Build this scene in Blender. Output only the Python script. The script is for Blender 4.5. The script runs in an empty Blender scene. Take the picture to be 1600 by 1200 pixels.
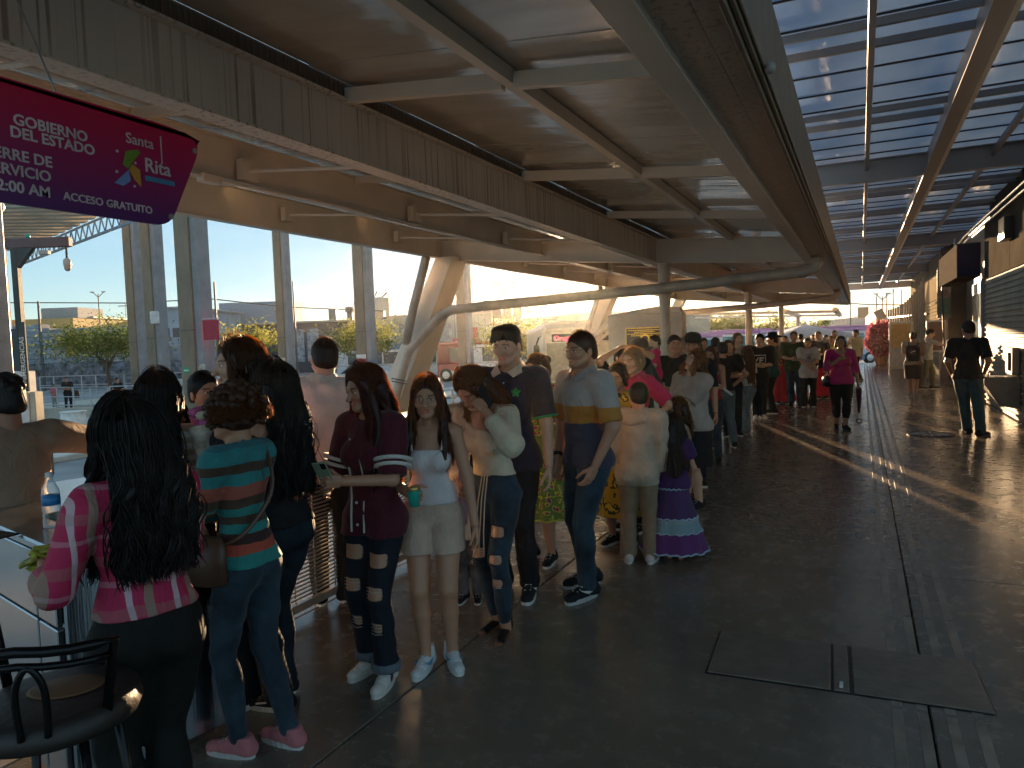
import bpy, math, random
import numpy as np
from mathutils import Vector, Matrix, Euler
S = bpy.context.scene
COL = S.collection
R = math.radians
rnd = random.Random(7)
nrs = np.random.RandomState(11)

# ------------------------------------------------------------------ camera
F = 1130.0          # focal length in pixels of a 1600 px wide frame
H = 1.7             # camera height
YAW, PITCH, ROLL = 0.450606, 0.056476, 0.034986
def cam_axes():
    fwd = np.array([-math.sin(YAW)*math.cos(PITCH), math.cos(YAW)*math.cos(PITCH), -math.sin(PITCH)])
    rt = np.array([math.cos(YAW), math.sin(YAW), 0.0]); up = np.cross(rt, fwd)
    c, s = math.cos(ROLL), math.sin(ROLL)
    return rt*c-up*s, up*c+rt*s, fwd
CR, CU, CF = cam_axes()
cam = bpy.data.cameras.new('camera'); camo = bpy.data.objects.new('camera', cam); COL.objects.link(camo)
cam.sensor_width = 36; cam.lens = 36*F/1600; cam.clip_end = 3000; cam.clip_start = 0.05
camo.matrix_world = Matrix(((CR[0], CU[0], -CF[0], 0), (CR[1], CU[1], -CF[1], 0), (CR[2], CU[2], -CF[2], H), (0, 0, 0, 1)))
S.camera = camo

# ------------------------------------------------------------------ sky, sun, exposure
SUN = Vector((-0.35175, 0.93261, 0.08074)).normalized()
w = bpy.data.worlds.new('World'); S.world = w; w.use_nodes = True
nt = w.node_tree; nt.nodes.clear()
out = nt.nodes.new('ShaderNodeOutputWorld'); bg = nt.nodes.new('ShaderNodeBackground')
sky = nt.nodes.new('ShaderNodeTexSky'); sky.sky_type = 'NISHITA'; sky.sun_disc = False
sky.sun_elevation = math.asin(SUN.z); sky.sun_rotation = math.atan2(SUN.x, SUN.y)
sky.air_density = 1.0; sky.dust_density = 0.35; sky.ozone_density = 2.0; sky.altitude = 1800
bg.inputs['Strength'].default_value = 0.05
tc = nt.nodes.new('ShaderNodeTexCoord'); mp = nt.nodes.new('ShaderNodeMapping'); mp.inputs['Scale'].default_value = (1.6, 1.6, 11)
no = nt.nodes.new('ShaderNodeTexNoise'); no.inputs['Scale'].default_value = 1.7; no.inputs['Detail'].default_value = 6
ra = nt.nodes.new('ShaderNodeValToRGB'); ra.color_ramp.elements[0].position = .5; ra.color_ramp.elements[1].position = .78
ra.color_ramp.elements[1].color = (.3, .3, .3, 1)
mx = nt.nodes.new('ShaderNodeMixRGB'); mx.blend_type = 'SCREEN'; mx.inputs['Fac'].default_value = 1
mul = nt.nodes.new('ShaderNodeMixRGB'); mul.blend_type = 'MULTIPLY'; mul.inputs['Fac'].default_value = 1; mul.inputs['Color2'].default_value = (9, 8.6, 8.2, 1)
add = nt.nodes.new('ShaderNodeMixRGB'); add.blend_type = 'ADD'; add.inputs['Fac'].default_value = .18
L = nt.links.new
L(tc.outputs['Generated'], mp.inputs['Vector']); L(mp.outputs[0], no.inputs['Vector']); L(no.outputs['Fac'], ra.inputs['Fac'])
L(ra.outputs[0], mul.inputs['Color1']); L(sky.outputs[0], add.inputs['Color1']); L(mul.outputs[0], add.inputs['Color2'])
sky_fill = nt.nodes.new('ShaderNodeMixRGB'); sky_fill.blend_type = 'MIX'; sky_fill.inputs['Fac'].default_value = .6; sky_fill.inputs['Color2'].default_value = (1.5, 2.55, 3.15, 1)   # even tone added over the whole sky to lift the fill light
L(add.outputs[0], sky_fill.inputs['Color1']); L(sky_fill.outputs[0], bg.inputs['Color']); L(bg.outputs[0], out.inputs['Surface'])
sl = bpy.data.lights.new('sun', 'SUN'); sl.energy = 5.0; sl.angle = R(.5); sl.color = (1, .66, .36)
so = bpy.data.objects.new('sun', sl); COL.objects.link(so)
so.rotation_euler = (-SUN).to_track_quat('-Z', 'Y').to_euler(); so.location = (0, 0, 20)
S.view_settings.view_transform = 'Standard'; S.view_settings.look = 'None'
S.view_settings.exposure = 2.35; S.view_settings.gamma = 1
S.view_settings.use_curve_mapping = False
S.cycles.max_bounces = 7; S.cycles.diffuse_bounces = 6; S.cycles.glossy_bounces = 3; S.cycles.transmission_bounces = 4
S.cycles.sample_clamp_indirect = 6; S.cycles.use_denoising = True
S.cycles.caustics_reflective = True; S.cycles.blur_glossy = 0.3; S.cycles.caustics_refractive = False

# ------------------------------------------------------------------ measuring helpers (photo survey -> metres)
def ray(x, y): return CF + CR*(x-800)/F + CU*(600-y)/F
def G(x, y, z=0.0):
    r = ray(x, y); t = (z-H)/r[2]; return Vector(r*t+np.array([0, 0, H]))
def D(x, y, d): return Vector(ray(x, y)*d+np.array([0, 0, H]))
def hor(x): return 517+.035*(1345-x)
def spot(x, d, z=0.0):
    p = D(x, hor(x), d); return Vector((p.x, p.y, z))
def zat(x, y, d): return D(x, y, d).z

# ------------------------------------------------------------------ materials
MATS = {}
def crease(t, tc, bp, b, k=.4):
    """cloth creases: ridges of a stretched, warped noise"""
    N = t.nodes.new; K = t.links.new; mp = N('ShaderNodeMapping'); mp.inputs['Scale'].default_value = (1, 1, .55); mp.inputs['Rotation'].default_value = (.3, .35, .2); K(tc.outputs['Object'], mp.inputs['Vector'])
    n = N('ShaderNodeTexNoise'); n.inputs['Scale'].default_value = 8.5; n.inputs['Detail'].default_value = 2.5; n.inputs['Distortion'].default_value = 1.6; K(mp.outputs[0], n.inputs['Vector'])
    a = N('ShaderNodeMath'); a.operation = 'SUBTRACT'; a.inputs[1].default_value = .5; K(n.outputs['Fac'], a.inputs[0]); c = N('ShaderNodeMath'); c.operation = 'ABSOLUTE'; K(a.outputs[0], c.inputs[0])
    q = N('ShaderNodeBump'); q.inputs['Strength'].default_value = k; q.inputs['Distance'].default_value = .045; K(c.outputs[0], q.inputs['Height'])
    if bp: K(bp.outputs[0], q.inputs['Normal'])
    K(q.outputs[0], b.inputs['Normal'])
def newmat(name):
    m = bpy.data.materials.new(name); m.use_nodes = True
    return m, m.node_tree, m.node_tree.nodes['Principled BSDF']
def c4(c): return (c[0], c[1], c[2], 1)
def mat(name, col, rough=.6, metal=0.0, var=.12, nscale=6.0, bump=.0, bscale=40.0, spec=.5, col2=None, stretch=None, coat=0.0, rvar=0.0, sss=0.0, sheen=0.0, crease=0.0):
    """plain surface: base colour broken by noise, optional fine relief"""
    if name in MATS: return MATS[name]
    m, t, b = newmat(name); N = t.nodes.new; K = t.links.new
    tc = N('ShaderNodeTexCoord'); mp = N('ShaderNodeMapping')
    if stretch: mp.inputs['Scale'].default_value = stretch
    K(tc.outputs['Object'], mp.inputs['Vector'])
    n = N('ShaderNodeTexNoise'); n.inputs['Scale'].default_value = nscale; n.inputs['Detail'].default_value = 5; n.inputs['Roughness'].default_value = .6
    K(mp.outputs[0], n.inputs['Vector'])
    mix = N('ShaderNodeMixRGB')
    a = col; c2 = col2 if col2 else tuple(max(0, v*(1-2.2*var)) for v in col)
    a = a if col2 else tuple(min(1, v*(1+1.2*var)) for v in col)
    mix.inputs['Color1'].default_value = c4(c2); mix.inputs['Color2'].default_value = c4(a)
    r_ = N('ShaderNodeValToRGB'); r_.color_ramp.elements[0].position = .3; r_.color_ramp.elements[1].position = .7
    K(n.outputs['Fac'], r_.inputs['Fac']); K(r_.outputs[0], mix.inputs['Fac']); K(mix.outputs[0], b.inputs['Base Color'])
    b.inputs['Roughness'].default_value = rough; b.inputs['Metallic'].default_value = metal
    b.inputs['Specular IOR Level'].default_value = spec
    if spec == 0: b.inputs['IOR'].default_value = 1.0
    if coat: b.inputs['Coat Weight'].default_value = coat
    if sheen: b.inputs['Sheen Weight'].default_value = sheen
    if rvar:
        mr = N('ShaderNodeMapRange'); mr.inputs['To Min'].default_value = max(.02, rough-rvar); mr.inputs['To Max'].default_value = rough+rvar
        K(n.outputs['Fac'], mr.inputs['Value']); K(mr.outputs[0], b.inputs['Roughness'])
    if bump:
        n2 = N('ShaderNodeTexNoise'); n2.inputs['Scale'].default_value = bscale; n2.inputs['Detail'].default_value = 4
        K(mp.outputs[0], n2.inputs['Vector'])
        bp = N('ShaderNodeBump'); bp.inputs['Strength'].default_value = bump; bp.inputs['Distance'].default_value = .02
        K(n2.outputs['Fac'], bp.inputs['Height']); K(bp.outputs[0], b.inputs['Normal'])
        if crease: globals()['crease'](t, tc, bp, b, crease)
    MATS[name] = m
    return m
def emis(name, col, s):
    if name in MATS: return MATS[name]
    m, t, b = newmat(name); b.inputs['Base Color'].default_value = c4(col)
    b.inputs['Emission Color'].default_value = c4(col); b.inputs['Emission Strength'].default_value = s
    MATS[name] = m; return m
def glassy(name, col, rough=.05, alpha=.4):
    if name in MATS: return MATS[name]
    m, t, b = newmat(name); b.inputs['Base Color'].default_value = c4(col); b.inputs['Roughness'].default_value = rough
    b.inputs['Transmission Weight'].default_value = alpha; b.inputs['IOR'].default_value = 1.45
    MATS[name] = m; return m

def steel_paint(name, col, streak=.0, rough=.38):
    """old cream paint on steel, with rust runs down the faces"""
    if name in MATS: return MATS[name]
    m, t, b = newmat(name); N = t.nodes.new; K = t.links.new
    tc = N('ShaderNodeTexCoord')
    n = N('ShaderNodeTexNoise'); n.inputs['Scale'].default_value = 2.2; n.inputs['Detail'].default_value = 7; K(tc.outputs['Object'], n.inputs['Vector'])
    mix = N('ShaderNodeMixRGB'); mix.inputs['Color1'].default_value = c4([v*.72 for v in col]); mix.inputs['Color2'].default_value = c4(col)
    K(n.outputs['Fac'], mix.inputs['Fac'])
    last = mix
    if streak:
        mp = N('ShaderNodeMapping'); mp.inputs['Scale'].default_value = (21, 21, .22); K(tc.outputs['Object'], mp.inputs['Vector'])
        v = N('ShaderNodeTexNoise'); v.inputs['Scale'].default_value = 1.4; v.inputs['Detail'].default_value = 3; v.inputs['Roughness'].default_value = .55; K(mp.outputs[0], v.inputs['Vector'])
        rr = N('ShaderNodeValToRGB'); rr.color_ramp.elements[0].position = .55; rr.color_ramp.elements[1].position = .62; K(v.outputs['Fac'], rr.inputs['Fac'])
        n3 = N('ShaderNodeTexNoise'); n3.inputs['Scale'].default_value = .9; n3.inputs['Detail'].default_value = 2; K(tc.outputs['Object'], n3.inputs['Vector'])
        r3 = N('ShaderNodeValToRGB'); r3.color_ramp.elements[0].position = .32; r3.color_ramp.elements[1].position = .52; K(n3.outputs['Fac'], r3.inputs['Fac'])
        mm = N('ShaderNodeMath'); mm.operation = 'MULTIPLY'; K(rr.outputs[0], mm.inputs[0]); K(r3.outputs[0], mm.inputs[1])
        m2 = N('ShaderNodeMath'); m2.operation = 'MULTIPLY'; m2.inputs[1].default_value = streak; K(mm.outputs[0], m2.inputs[0])
        mx2 = N('ShaderNodeMixRGB'); mx2.inputs['Color2'].default_value = (.16, .062, .02, 1); K(m2.outputs[0], mx2.inputs['Fac']); K(mix.outputs[0], mx2.inputs['Color1'])
        last = mx2
    K(last.outputs[0], b.inputs['Base Color']); b.inputs['Roughness'].default_value = rough
    bp = N('ShaderNodeBump'); bp.inputs['Strength'].default_value = .12; bp.inputs['Distance'].default_value = .02
    K(n.outputs['Fac'], bp.inputs['Height']); K(bp.outputs[0], b.inputs['Normal'])
    MATS[name] = m; return m

CREAM = steel_paint('cream_steel', (.80, .72, .62), .0)
CREAMR = steel_paint('rusty_cream_steel', (.76, .68, .58), .62)
GREYST = steel_paint('grey_steel', (.26, .25, .26), .0, .35)
PIPE = mat('pipe_paint', (.52, .45, .38), .35, var=.15, nscale=3, bump=.05)
CONC = mat('column_concrete', (.25, .20, .145), .85, var=.14, nscale=2.2, bump=.25, bscale=18, stretch=(1, 1, .4))
CONCG = mat('grey_concrete', (.27, .28, .30), .85, var=.1, nscale=2.2, bump=.2, bscale=18)
GALV = mat('galvanised', (.55, .56, .58), .3, .9, var=.1, nscale=8)
DARKM = mat('dark_metal', (.03, .03, .035), .35, .5)
ASPH = mat('asphalt', (.26, .265, .28), .5, var=.2, nscale=.6, bump=.3, bscale=60)
STEELB = mat('brushed_steel', (.50, .52, .55), .22, 1.0, var=.06, nscale=3, bump=.06, bscale=90, stretch=(1, 1, .05), rvar=.08)

def floor_mat(name='polished_concrete', k_=1.0):
    m, t, b = newmat(name); N = t.nodes.new; K = t.links.new
    g = N('ShaderNodeNewGeometry')
    n = N('ShaderNodeTexNoise'); n.inputs['Scale'].default_value = .8; n.inputs['Detail'].default_value = 9; n.inputs['Roughness'].default_value = .62; K(g.outputs['Position'], n.inputs['Vector'])
    oi = N('ShaderNodeObjectInfo')
    n2 = N('ShaderNodeTexNoise'); n2.inputs['Scale'].default_value = 7; n2.inputs['Detail'].default_value = 6; n2.inputs['Roughness'].default_value = .7; K(g.outputs['Position'], n2.inputs['Vector'])
    r_ = N('ShaderNodeValToRGB'); e = r_.color_ramp.elements; e[0].position = .3; e[0].color = (.112*k_, .090*k_, .067*k_, 1); e[1].position = .72; e[1].color = (.19*k_, .155*k_, .12*k_, 1)
    K(n.outputs['Fac'], r_.inputs['Fac'])
    r2 = N('ShaderNodeValToRGB'); e = r2.color_ramp.elements; e[0].position = .25; e[0].color = (.78, .78, .78, 1); e[1].position = .7; e[1].color = (1.12, 1.12, 1.12, 1)
    K(n2.outputs['Fac'], r2.inputs['Fac'])
    mm = N('ShaderNodeMixRGB'); mm.blend_type = 'MULTIPLY'; mm.inputs['Fac'].default_value = 1; K(r_.outputs[0], mm.inputs['Color1']); K(r2.outputs[0], mm.inputs['Color2'])
    hs = N('ShaderNodeMapRange'); hs.inputs['To Min'].default_value = .86; hs.inputs['To Max'].default_value = 1.14; K(oi.outputs['Random'], hs.inputs['Value'])
    m3 = N('ShaderNodeMixRGB'); m3.blend_type = 'MULTIPLY'; m3.inputs['Fac'].default_value = 1; K(mm.outputs[0], m3.inputs['Color1']); K(hs.outputs[0], m3.inputs['Color2'])
    # hairline scratches and specks
    v = N('ShaderNodeTexVoronoi'); v.inputs['Scale'].default_value = 9; K(g.outputs['Position'], v.inputs['Vector'])
    rv = N('ShaderNodeValToRGB'); rv.color_ramp.elements[0].position = .02; rv.color_ramp.elements[0].color = (1.9, 1.8, 1.6, 1); rv.color_ramp.elements[1].position = .035; rv.color_ramp.elements[1].color = (1, 1, 1, 1); K(v.outputs['Distance'], rv.inputs['Fac'])
    m4 = N('ShaderNodeMixRGB'); m4.blend_type = 'MULTIPLY'; m4.inputs['Fac'].default_value = 1; K(m3.outputs[0], m4.inputs['Color1']); K(rv.outputs[0], m4.inputs['Color2'])
    K(m4.outputs[0], b.inputs['Base Color'])
    rr = N('ShaderNodeMapRange'); rr.inputs['From Min'].default_value = .3; rr.inputs['From Max'].default_value = .7; rr.inputs['To Min'].default_value = .15; rr.inputs['To Max'].default_value = .34; K(n2.outputs['Fac'], rr.inputs['Value']); K(rr.outputs[0], b.inputs['Roughness'])
    b.inputs['Specular IOR Level'].default_value = .5
    bp = N('ShaderNodeBump'); bp.inputs['Strength'].default_value = .014; bp.inputs['Distance'].default_value = .02; K(n2.outputs['Fac'], bp.inputs['Height']); K(bp.outputs[0], b.inputs['Normal'])
    return m
FLOOR = floor_mat(); FLOORL = floor_mat('bounce_concrete', 2.2)  # second copy: outer slabs lightened to bounce more light at the ceiling

def ceiling_mat():
    m, t, b = newmat('ceiling_sheet'); N = t.nodes.new; K = t.links.new
    tc = N('ShaderNodeTexCoord'); mp = N('ShaderNodeMapping'); mp.inputs['Scale'].default_value = (.5, 1.6, 1); K(tc.outputs['Object'], mp.inputs['Vector'])
    n = N('ShaderNodeTexNoise'); n.inputs['Scale'].default_value = 2.5; n.inputs['Detail'].default_value = 6; K(mp.outputs[0], n.inputs['Vector'])
    r_ = N('ShaderNodeValToRGB'); e = r_.color_ramp.elements; e[0].position = .3; e[0].color = (.40, .37, .33, 1); e[1].position = .7; e[1].color = (.53, .49, .44, 1); K(n.outputs['Fac'], r_.inputs['Fac'])
    K(r_.outputs[0], b.inputs['Base Color']); b.inputs['Roughness'].default_value = .25; b.inputs['Coat Weight'].default_value = 1.0; b.inputs['Coat Roughness'].default_value = .10; b.inputs['Coat IOR'].default_value = 1.8
    n2 = N('ShaderNodeTexNoise'); n2.inputs['Scale'].default_value = 1.3; n2.inputs['Detail'].default_value = 3; K(mp.outputs[0], n2.inputs['Vector'])
    bp = N('ShaderNodeBump'); bp.inputs['Strength'].default_value = .35; bp.inputs['Distance'].default_value = .05; K(n2.outputs['Fac'], bp.inputs['Height']); K(bp.outputs[0], b.inputs['Normal']); K(bp.outputs[0], b.inputs['Coat Normal'])
    return m
CEIL = ceiling_mat()
def poly_mat():
    m, t, b = newmat('blue_roof_sheet'); N = t.nodes.new; K = t.links.new
    t.nodes.remove(b); o = t.nodes['Material Output']
    tc = N('ShaderNodeTexCoord'); mp = N('ShaderNodeMapping'); mp.inputs['Scale'].default_value = (1, .5, 1); K(tc.outputs['Object'], mp.inputs['Vector'])
    n = N('ShaderNodeTexNoise'); n.inputs['Scale'].default_value = 2.0; n.inputs['Detail'].default_value = 5; K(mp.outputs[0], n.inputs['Vector'])
    r_ = N('ShaderNodeValToRGB'); e = r_.color_ramp.elements; e[0].position = .3; e[0].color = (.46, .60, .80, 1); e[1].position = .75; e[1].color = (.70, .80, .92, 1); K(n.outputs['Fac'], r_.inputs['Fac'])
    tr = N('ShaderNodeBsdfTranslucent'); K(r_.outputs[0], tr.inputs['Color'])
    df = N('ShaderNodeBsdfDiffuse'); df.inputs['Color'].default_value = (.10, .13, .2, 1)
    gl = N('ShaderNodeBsdfGlossy'); gl.inputs['Roughness'].default_value = .12; gl.inputs['Color'].default_value = (.9, .9, .9, 1)
    bp = N('ShaderNodeBump'); bp.inputs['Strength'].default_value = .35; bp.inputs['Distance'].default_value = .03; K(n.outputs['Fac'], bp.inputs['Height']); K(bp.outputs[0], gl.inputs['Normal'])
    s1 = N('ShaderNodeMixShader'); s1.inputs[0].default_value = .12; K(tr.outputs[0], s1.inputs[1]); K(df.outputs[0], s1.inputs[2])
    fr = N('ShaderNodeFresnel'); fr.inputs['IOR'].default_value = 1.6
    s2 = N('ShaderNodeMixShader'); K(fr.outputs[0], s2.inputs[0]); K(s1.outputs[0], s2.inputs[1]); K(gl.outputs[0], s2.inputs[2]); K(s2.outputs[0], o.inputs['Surface'])
    return m
POLY = poly_mat()

# ------------------------------------------------------------------ mesh helpers
def tag(o, label=None, cat=None, group=None, kind=None):
    if label: o['label'] = label
    if cat: o['category'] = cat
    if group: o['group'] = group
    if kind: o['kind'] = kind
    return o
def empty(name, loc=(0, 0, 0), rz=0.0, label=None, cat=None, group=None):
    o = bpy.data.objects.new(name, None); COL.objects.link(o); o.location = loc; o.rotation_euler = (0, 0, rz); o.empty_display_size = .1
    return tag(o, label, cat, group)
def link(name, me, m=None, parent=None):
    o = bpy.data.objects.new(name, me); COL.objects.link(o)
    if m is not None and not me.materials: me.materials.append(m)
    elif m is not None and me.materials[0] is not m:
        o.material_slots[0].link = 'OBJECT'; o.material_slots[0].material = m
    if parent: o.parent = parent
    return o
def mesh_np(name, v, f, smooth=True):
    v = np.asarray(v, np.float32); me = bpy.data.meshes.new(name)
    if isinstance(f, np.ndarray):
        k = f.shape[1]; n = len(f)
        me.vertices.add(len(v)); me.vertices.foreach_set('co', v.ravel())
        me.loops.add(n*k); me.loops.foreach_set('vertex_index', f.astype(np.int32).ravel())
        me.polygons.add(n); me.polygons.foreach_set('loop_start', np.arange(0, n*k, k, dtype=np.int32))
        me.polygons.foreach_set('use_smooth', np.full(n, smooth)); me.update(calc_edges=True)
    else:
        me.from_pydata([tuple(a) for a in v.tolist()], [], f); me.polygons.foreach_set('use_smooth', [smooth]*len(me.polygons)); me.update()
    return me
class MB:
    def __init__(s): s.v = []; s.f = []
    def add(s, v, f):
        o = len(s.v); s.v += [tuple(p) for p in v]; s.f += [tuple(i+o for i in q) for q in f]; return s
    def box(s, x0, x1, y0, y1, z0, z1, M=None):
        v = [(x, y, z) for z in (z0, z1) for y in (y0, y1) for x in (x0, x1)]
        if M is not None: v = [M @ Vector(p) for p in v]
        return s.add(v, [(0, 2, 3, 1), (4, 5, 7, 6), (0, 1, 5, 4), (2, 6, 7, 3), (0, 4, 6, 2), (1, 3, 7, 5)])
    def bbox(s, x0, x1, y0, y1, z0, z1, c=.006, M=None):
        """box with chamfered edges"""
        v = []; idx = {}
        for i, x in enumerate((x0, x1)):
            for j, y in enumerate((y0, y1)):
                for k, z in enumerate((z0, z1)):
                    sx, sy, sz = (1 if i == 0 else -1), (1 if j == 0 else -1), (1 if k == 0 else -1)
                    for a in range(3):
                        p = [x+sx*c, y+sy*c, z+sz*c]; p[a] = (x, y, z)[a]
                        idx[(i, j, k, a)] = len(v); v.append(M @ Vector(p) if M is not None else tuple(p))
        f = []
        for a in range(3):
            b, d = (a+1) % 3, (a+2) % 3
            for sgn in (0, 1):
                q = []
                for (u, w_) in ((0, 0), (1, 0), (1, 1), (0, 1)):
                    t = [0, 0, 0]; t[a] = sgn; t[b] = u; t[d] = w_; q.append(idx[(t[0], t[1], t[2], a)])
                f.append(tuple(q if sgn else q[::-1]))
            for u in (0, 1):
                for w_ in (0, 1):   # edge running along a
                    t0 = [0, 0, 0]; t0[b] = u; t0[d] = w_; t1 = list(t0); t1[a] = 1
                    q = [idx[(*t0, b)], idx[(*t1, b)], idx[(*t1, d)], idx[(*t0, d)]]
                    f.append(tuple(q if (u == w_) else q[::-1]))
        for i in (0, 1):
            for j in (0, 1):
                for k in (0, 1):
                    q = [idx[(i, j, k, 0)], idx[(i, j, k, 1)], idx[(i, j, k, 2)]]
                    f.append(tuple(q if (i+j+k) % 2 else q[::-1]))
        return s.add(v, f)
    def bar(s, p0, p1, w, h, up=(0, 0, 1)):
        p0, p1 = Vector(p0), Vector(p1); d = p1-p0; L_ = d.length; d.normalize(); u = Vector(up)
        if abs(d.dot(u)) > .99: u = Vector((0, 1, 0))
        x = d.cross(u).normalized(); u = x.cross(d)
        M = Matrix(((x.x, d.x, u.x, p0.x), (x.y, d.y, u.y, p0.y), (x.z, d.z, u.z, p0.z), (0, 0, 0, 1)))
        return s.box(-w/2, w/2, 0, L_, -h/2, h/2, M)
    def tube(s, pts, r, n=8, closed=False):
        pts = [Vector(p) for p in pts]; m = len(pts); rs = r if isinstance(r, (list, tuple)) else [r]*m
        base = len(s.v); prev = None
        for i, p in enumerate(pts):
            a = pts[(i-1) % m] if closed else pts[max(i-1, 0)]; b = pts[(i+1) % m] if closed else pts[min(i+1, m-1)]
            d = (b-a).normalized()
            if prev is None:
                u = Vector((0, 0, 1)) if abs(d.z) < .9 else Vector((1, 0, 0)); x = d.cross(u).normalized()
            else: x = (prev-d*prev.dot(d)).normalized()
            prev = x; y = d.cross(x)
            for k in range(n):
                t = 2*math.pi*k/n; q = p+(x*math.cos(t)+y*math.sin(t))*rs[i]; s.v.append(tuple(q))
        rng = m if closed else m-1
        for i in range(rng):
            j = (i+1) % m
            for k in range(n):
                l = (k+1) % n; s.f.append((base+i*n+k, base+i*n+l, base+j*n+l, base+j*n+k))
        if not closed:
            s.f.append(tuple(base+k for k in range(n))[::-1]); s.f.append(tuple(base+(m-1)*n+k for k in range(n)))
        return s
    def lathe(s, prof, c=(0, 0, 0), n=24, M=None):
        base = len(s.v)
        for (r, z) in prof:
            for k in range(n):
                t = 2*math.pi*k/n; p = Vector((c[0]+r*math.cos(t), c[1]+r*math.sin(t), c[2]+z)); s.v.append(tuple(M @ p if M is not None else p))
        for i in range(len(prof)-1):
            for k in range(n):
                l = (k+1) % n; s.f.append((base+i*n+k, base+i*n+l, base+(i+1)*n+l, base+(i+1)*n+k))
        s.f.append(tuple(base+k for k in range(n))[::-1]); s.f.append(tuple(base+(len(prof)-1)*n+k for k in range(n)))
        return s
    def prism(s, poly, h, M=None):
        """poly in xy, extruded to z=h"""
        n = len(poly); v = [(p[0], p[1], 0) for p in poly]+[(p[0], p[1], h) for p in poly]
        if M is not None: v = [M @ Vector(p) for p in v]
        return s.add(v, [tuple(range(n))[::-1], tuple(range(n, 2*n))]+[(i, (i+1) % n, n+(i+1) % n, n+i) for i in range(n)])
    def build(s, name, m=None, parent=None, smooth=False, loc=None):
        me = mesh_np(name, s.v, s.f, smooth) if s.v else bpy.data.meshes.new(name)
        o = link(name, me, m, parent)
        if loc is not None: o.location = loc
        return o
def struct(o, kind='structure'): o['kind'] = kind; return o
def frame(ex, ey, ez, o):
    return Matrix(((ex[0], ey[0], ez[0], o[0]), (ex[1], ey[1], ez[1], o[1]), (ex[2], ey[2], ez[2], o[2]), (0, 0, 0, 1)))
def text_mesh(name, s, size, M, m, parent, extrude=.002, bold=.0, align='LEFT'):
    cu = bpy.data.curves.new(name+'_curve', 'FONT'); cu.body = s; cu.size = size; cu.extrude = extrude; cu.offset = bold*size; cu.align_x = align; cu.resolution_u = 3
    t = bpy.data.objects.new(name+'_tmp', cu); COL.objects.link(t)
    me = bpy.data.meshes.new_from_object(t.evaluated_get(bpy.context.evaluated_depsgraph_get()))
    bpy.data.objects.remove(t); bpy.data.curves.remove(cu)
    me.transform(M); me.materials.clear(); return link(name, me, m, parent)
def bezpts(pts, k=6):
    """smooth path through points (catmull-rom)"""
    P = [Vector(p) for p in pts]; o = []
    for i in range(len(P)-1):
        a = P[max(i-1, 0)]; b = P[i]; c = P[i+1]; d = P[min(i+2, len(P)-1)]
        for j in range(k):
            t = j/k; o.append(.5*((2*b)+(c-a)*t+(2*a-5*b+4*c-d)*t*t+(3*b-a-3*c+d)*t**3))
    o.append(P[-1]); return o
# ================================================================== SETTING
ZR = -0.9     # level of the bus lanes, below the platform
# ground sheet
g = MB(); g.add([(-370, -60, ZR-.02), (370, -60, ZR-.02), (370, 370, ZR-.02), (-370, 370, ZR-.02)], [(0, 1, 2, 3)])
struct(g.build('ground', mat('ground_dust', (.50, .46, .40), .65, var=.15, nscale=.05, bump=.2, bscale=3)))
g = MB(); g.add([(-70, -20, ZR), (-9.6, -20, ZR), (-9.6, 43, ZR), (20, 43, ZR), (20, 95, ZR), (-70, 95, ZR)], [(0, 1, 2, 3, 4, 5)])
struct(g.build('road', ASPH))
# light kerbed islands between the lanes
isl = mat('island_concrete', (.58, .54, .48), .5, var=.12, nscale=1.5, bump=.15)
for k, (a, b) in enumerate((((130, 705), (0, 718)),)):
    pass
for k, (x0, x1) in enumerate(((-21.5, -18.2), (-29.5, -25.5), (-41, -37))):
    struct(MB().bbox(x0, x1, -6, 40, ZR, ZR+.15, .02).build('traffic_island', isl))
# platform base and floor slabs
fl = struct(MB().box(-9.6, 5, -6, 42.5, ZR, -.035).build('floor', mat('slab_joint_dark', (.045, .038, .03), .9)))
XE = [-9.6, -7.1, -4.6, -3.25, -2.03, .262, 2.47, 5.0]; YE = [-6, -3.3, 1.17, 5.62, 10.1, 14.5, 18.95, 23.4, 27.85, 32.3, 37, 42.5]
for i in range(len(XE)-1):
    for j in range(len(YE)-1):
        gp = .0045; MB().bbox(XE[i]+gp, XE[i+1]-gp, YE[j]+gp, YE[j+1]-gp, -.033, 0, .005).build('slab', FLOORL if XE[i+1] < -3 else FLOOR, fl)
# three cast hatch covers set in the floor
HX = [(-.575, 0.0), (.012, .082), (.10, .66)]
MB().box(-.583, .668, 3.637, 4.213, .0005, .002, Matrix.Rotation(R(2.2), 4, 'Z')).build('hatch_recess', DARKM, fl)
HM = mat('hatch_concrete', (.145, .118, .092), .45, var=.15, nscale=9, bump=.15)
for x0, x1 in HX: MB().bbox(x0, x1, 3.645, 4.205, .002, .009, .004, Matrix.Rotation(R(2.2), 4, 'Z')).build('hatch_cover', HM, fl)
# tactile guide bars
TM = mat('guide_bar', (.22, .18, .14), .36, var=.25, nscale=6)
for x in (.135, .235, .345, .45):
    for s0 in range(0, 34):
        y0 = 1.2+s0*1.2
        b = MB().bbox(x-.022, x+.022, y0, y0+1.17, .0, .0018, .0008).build('guide_bar', TM, fl)
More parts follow.
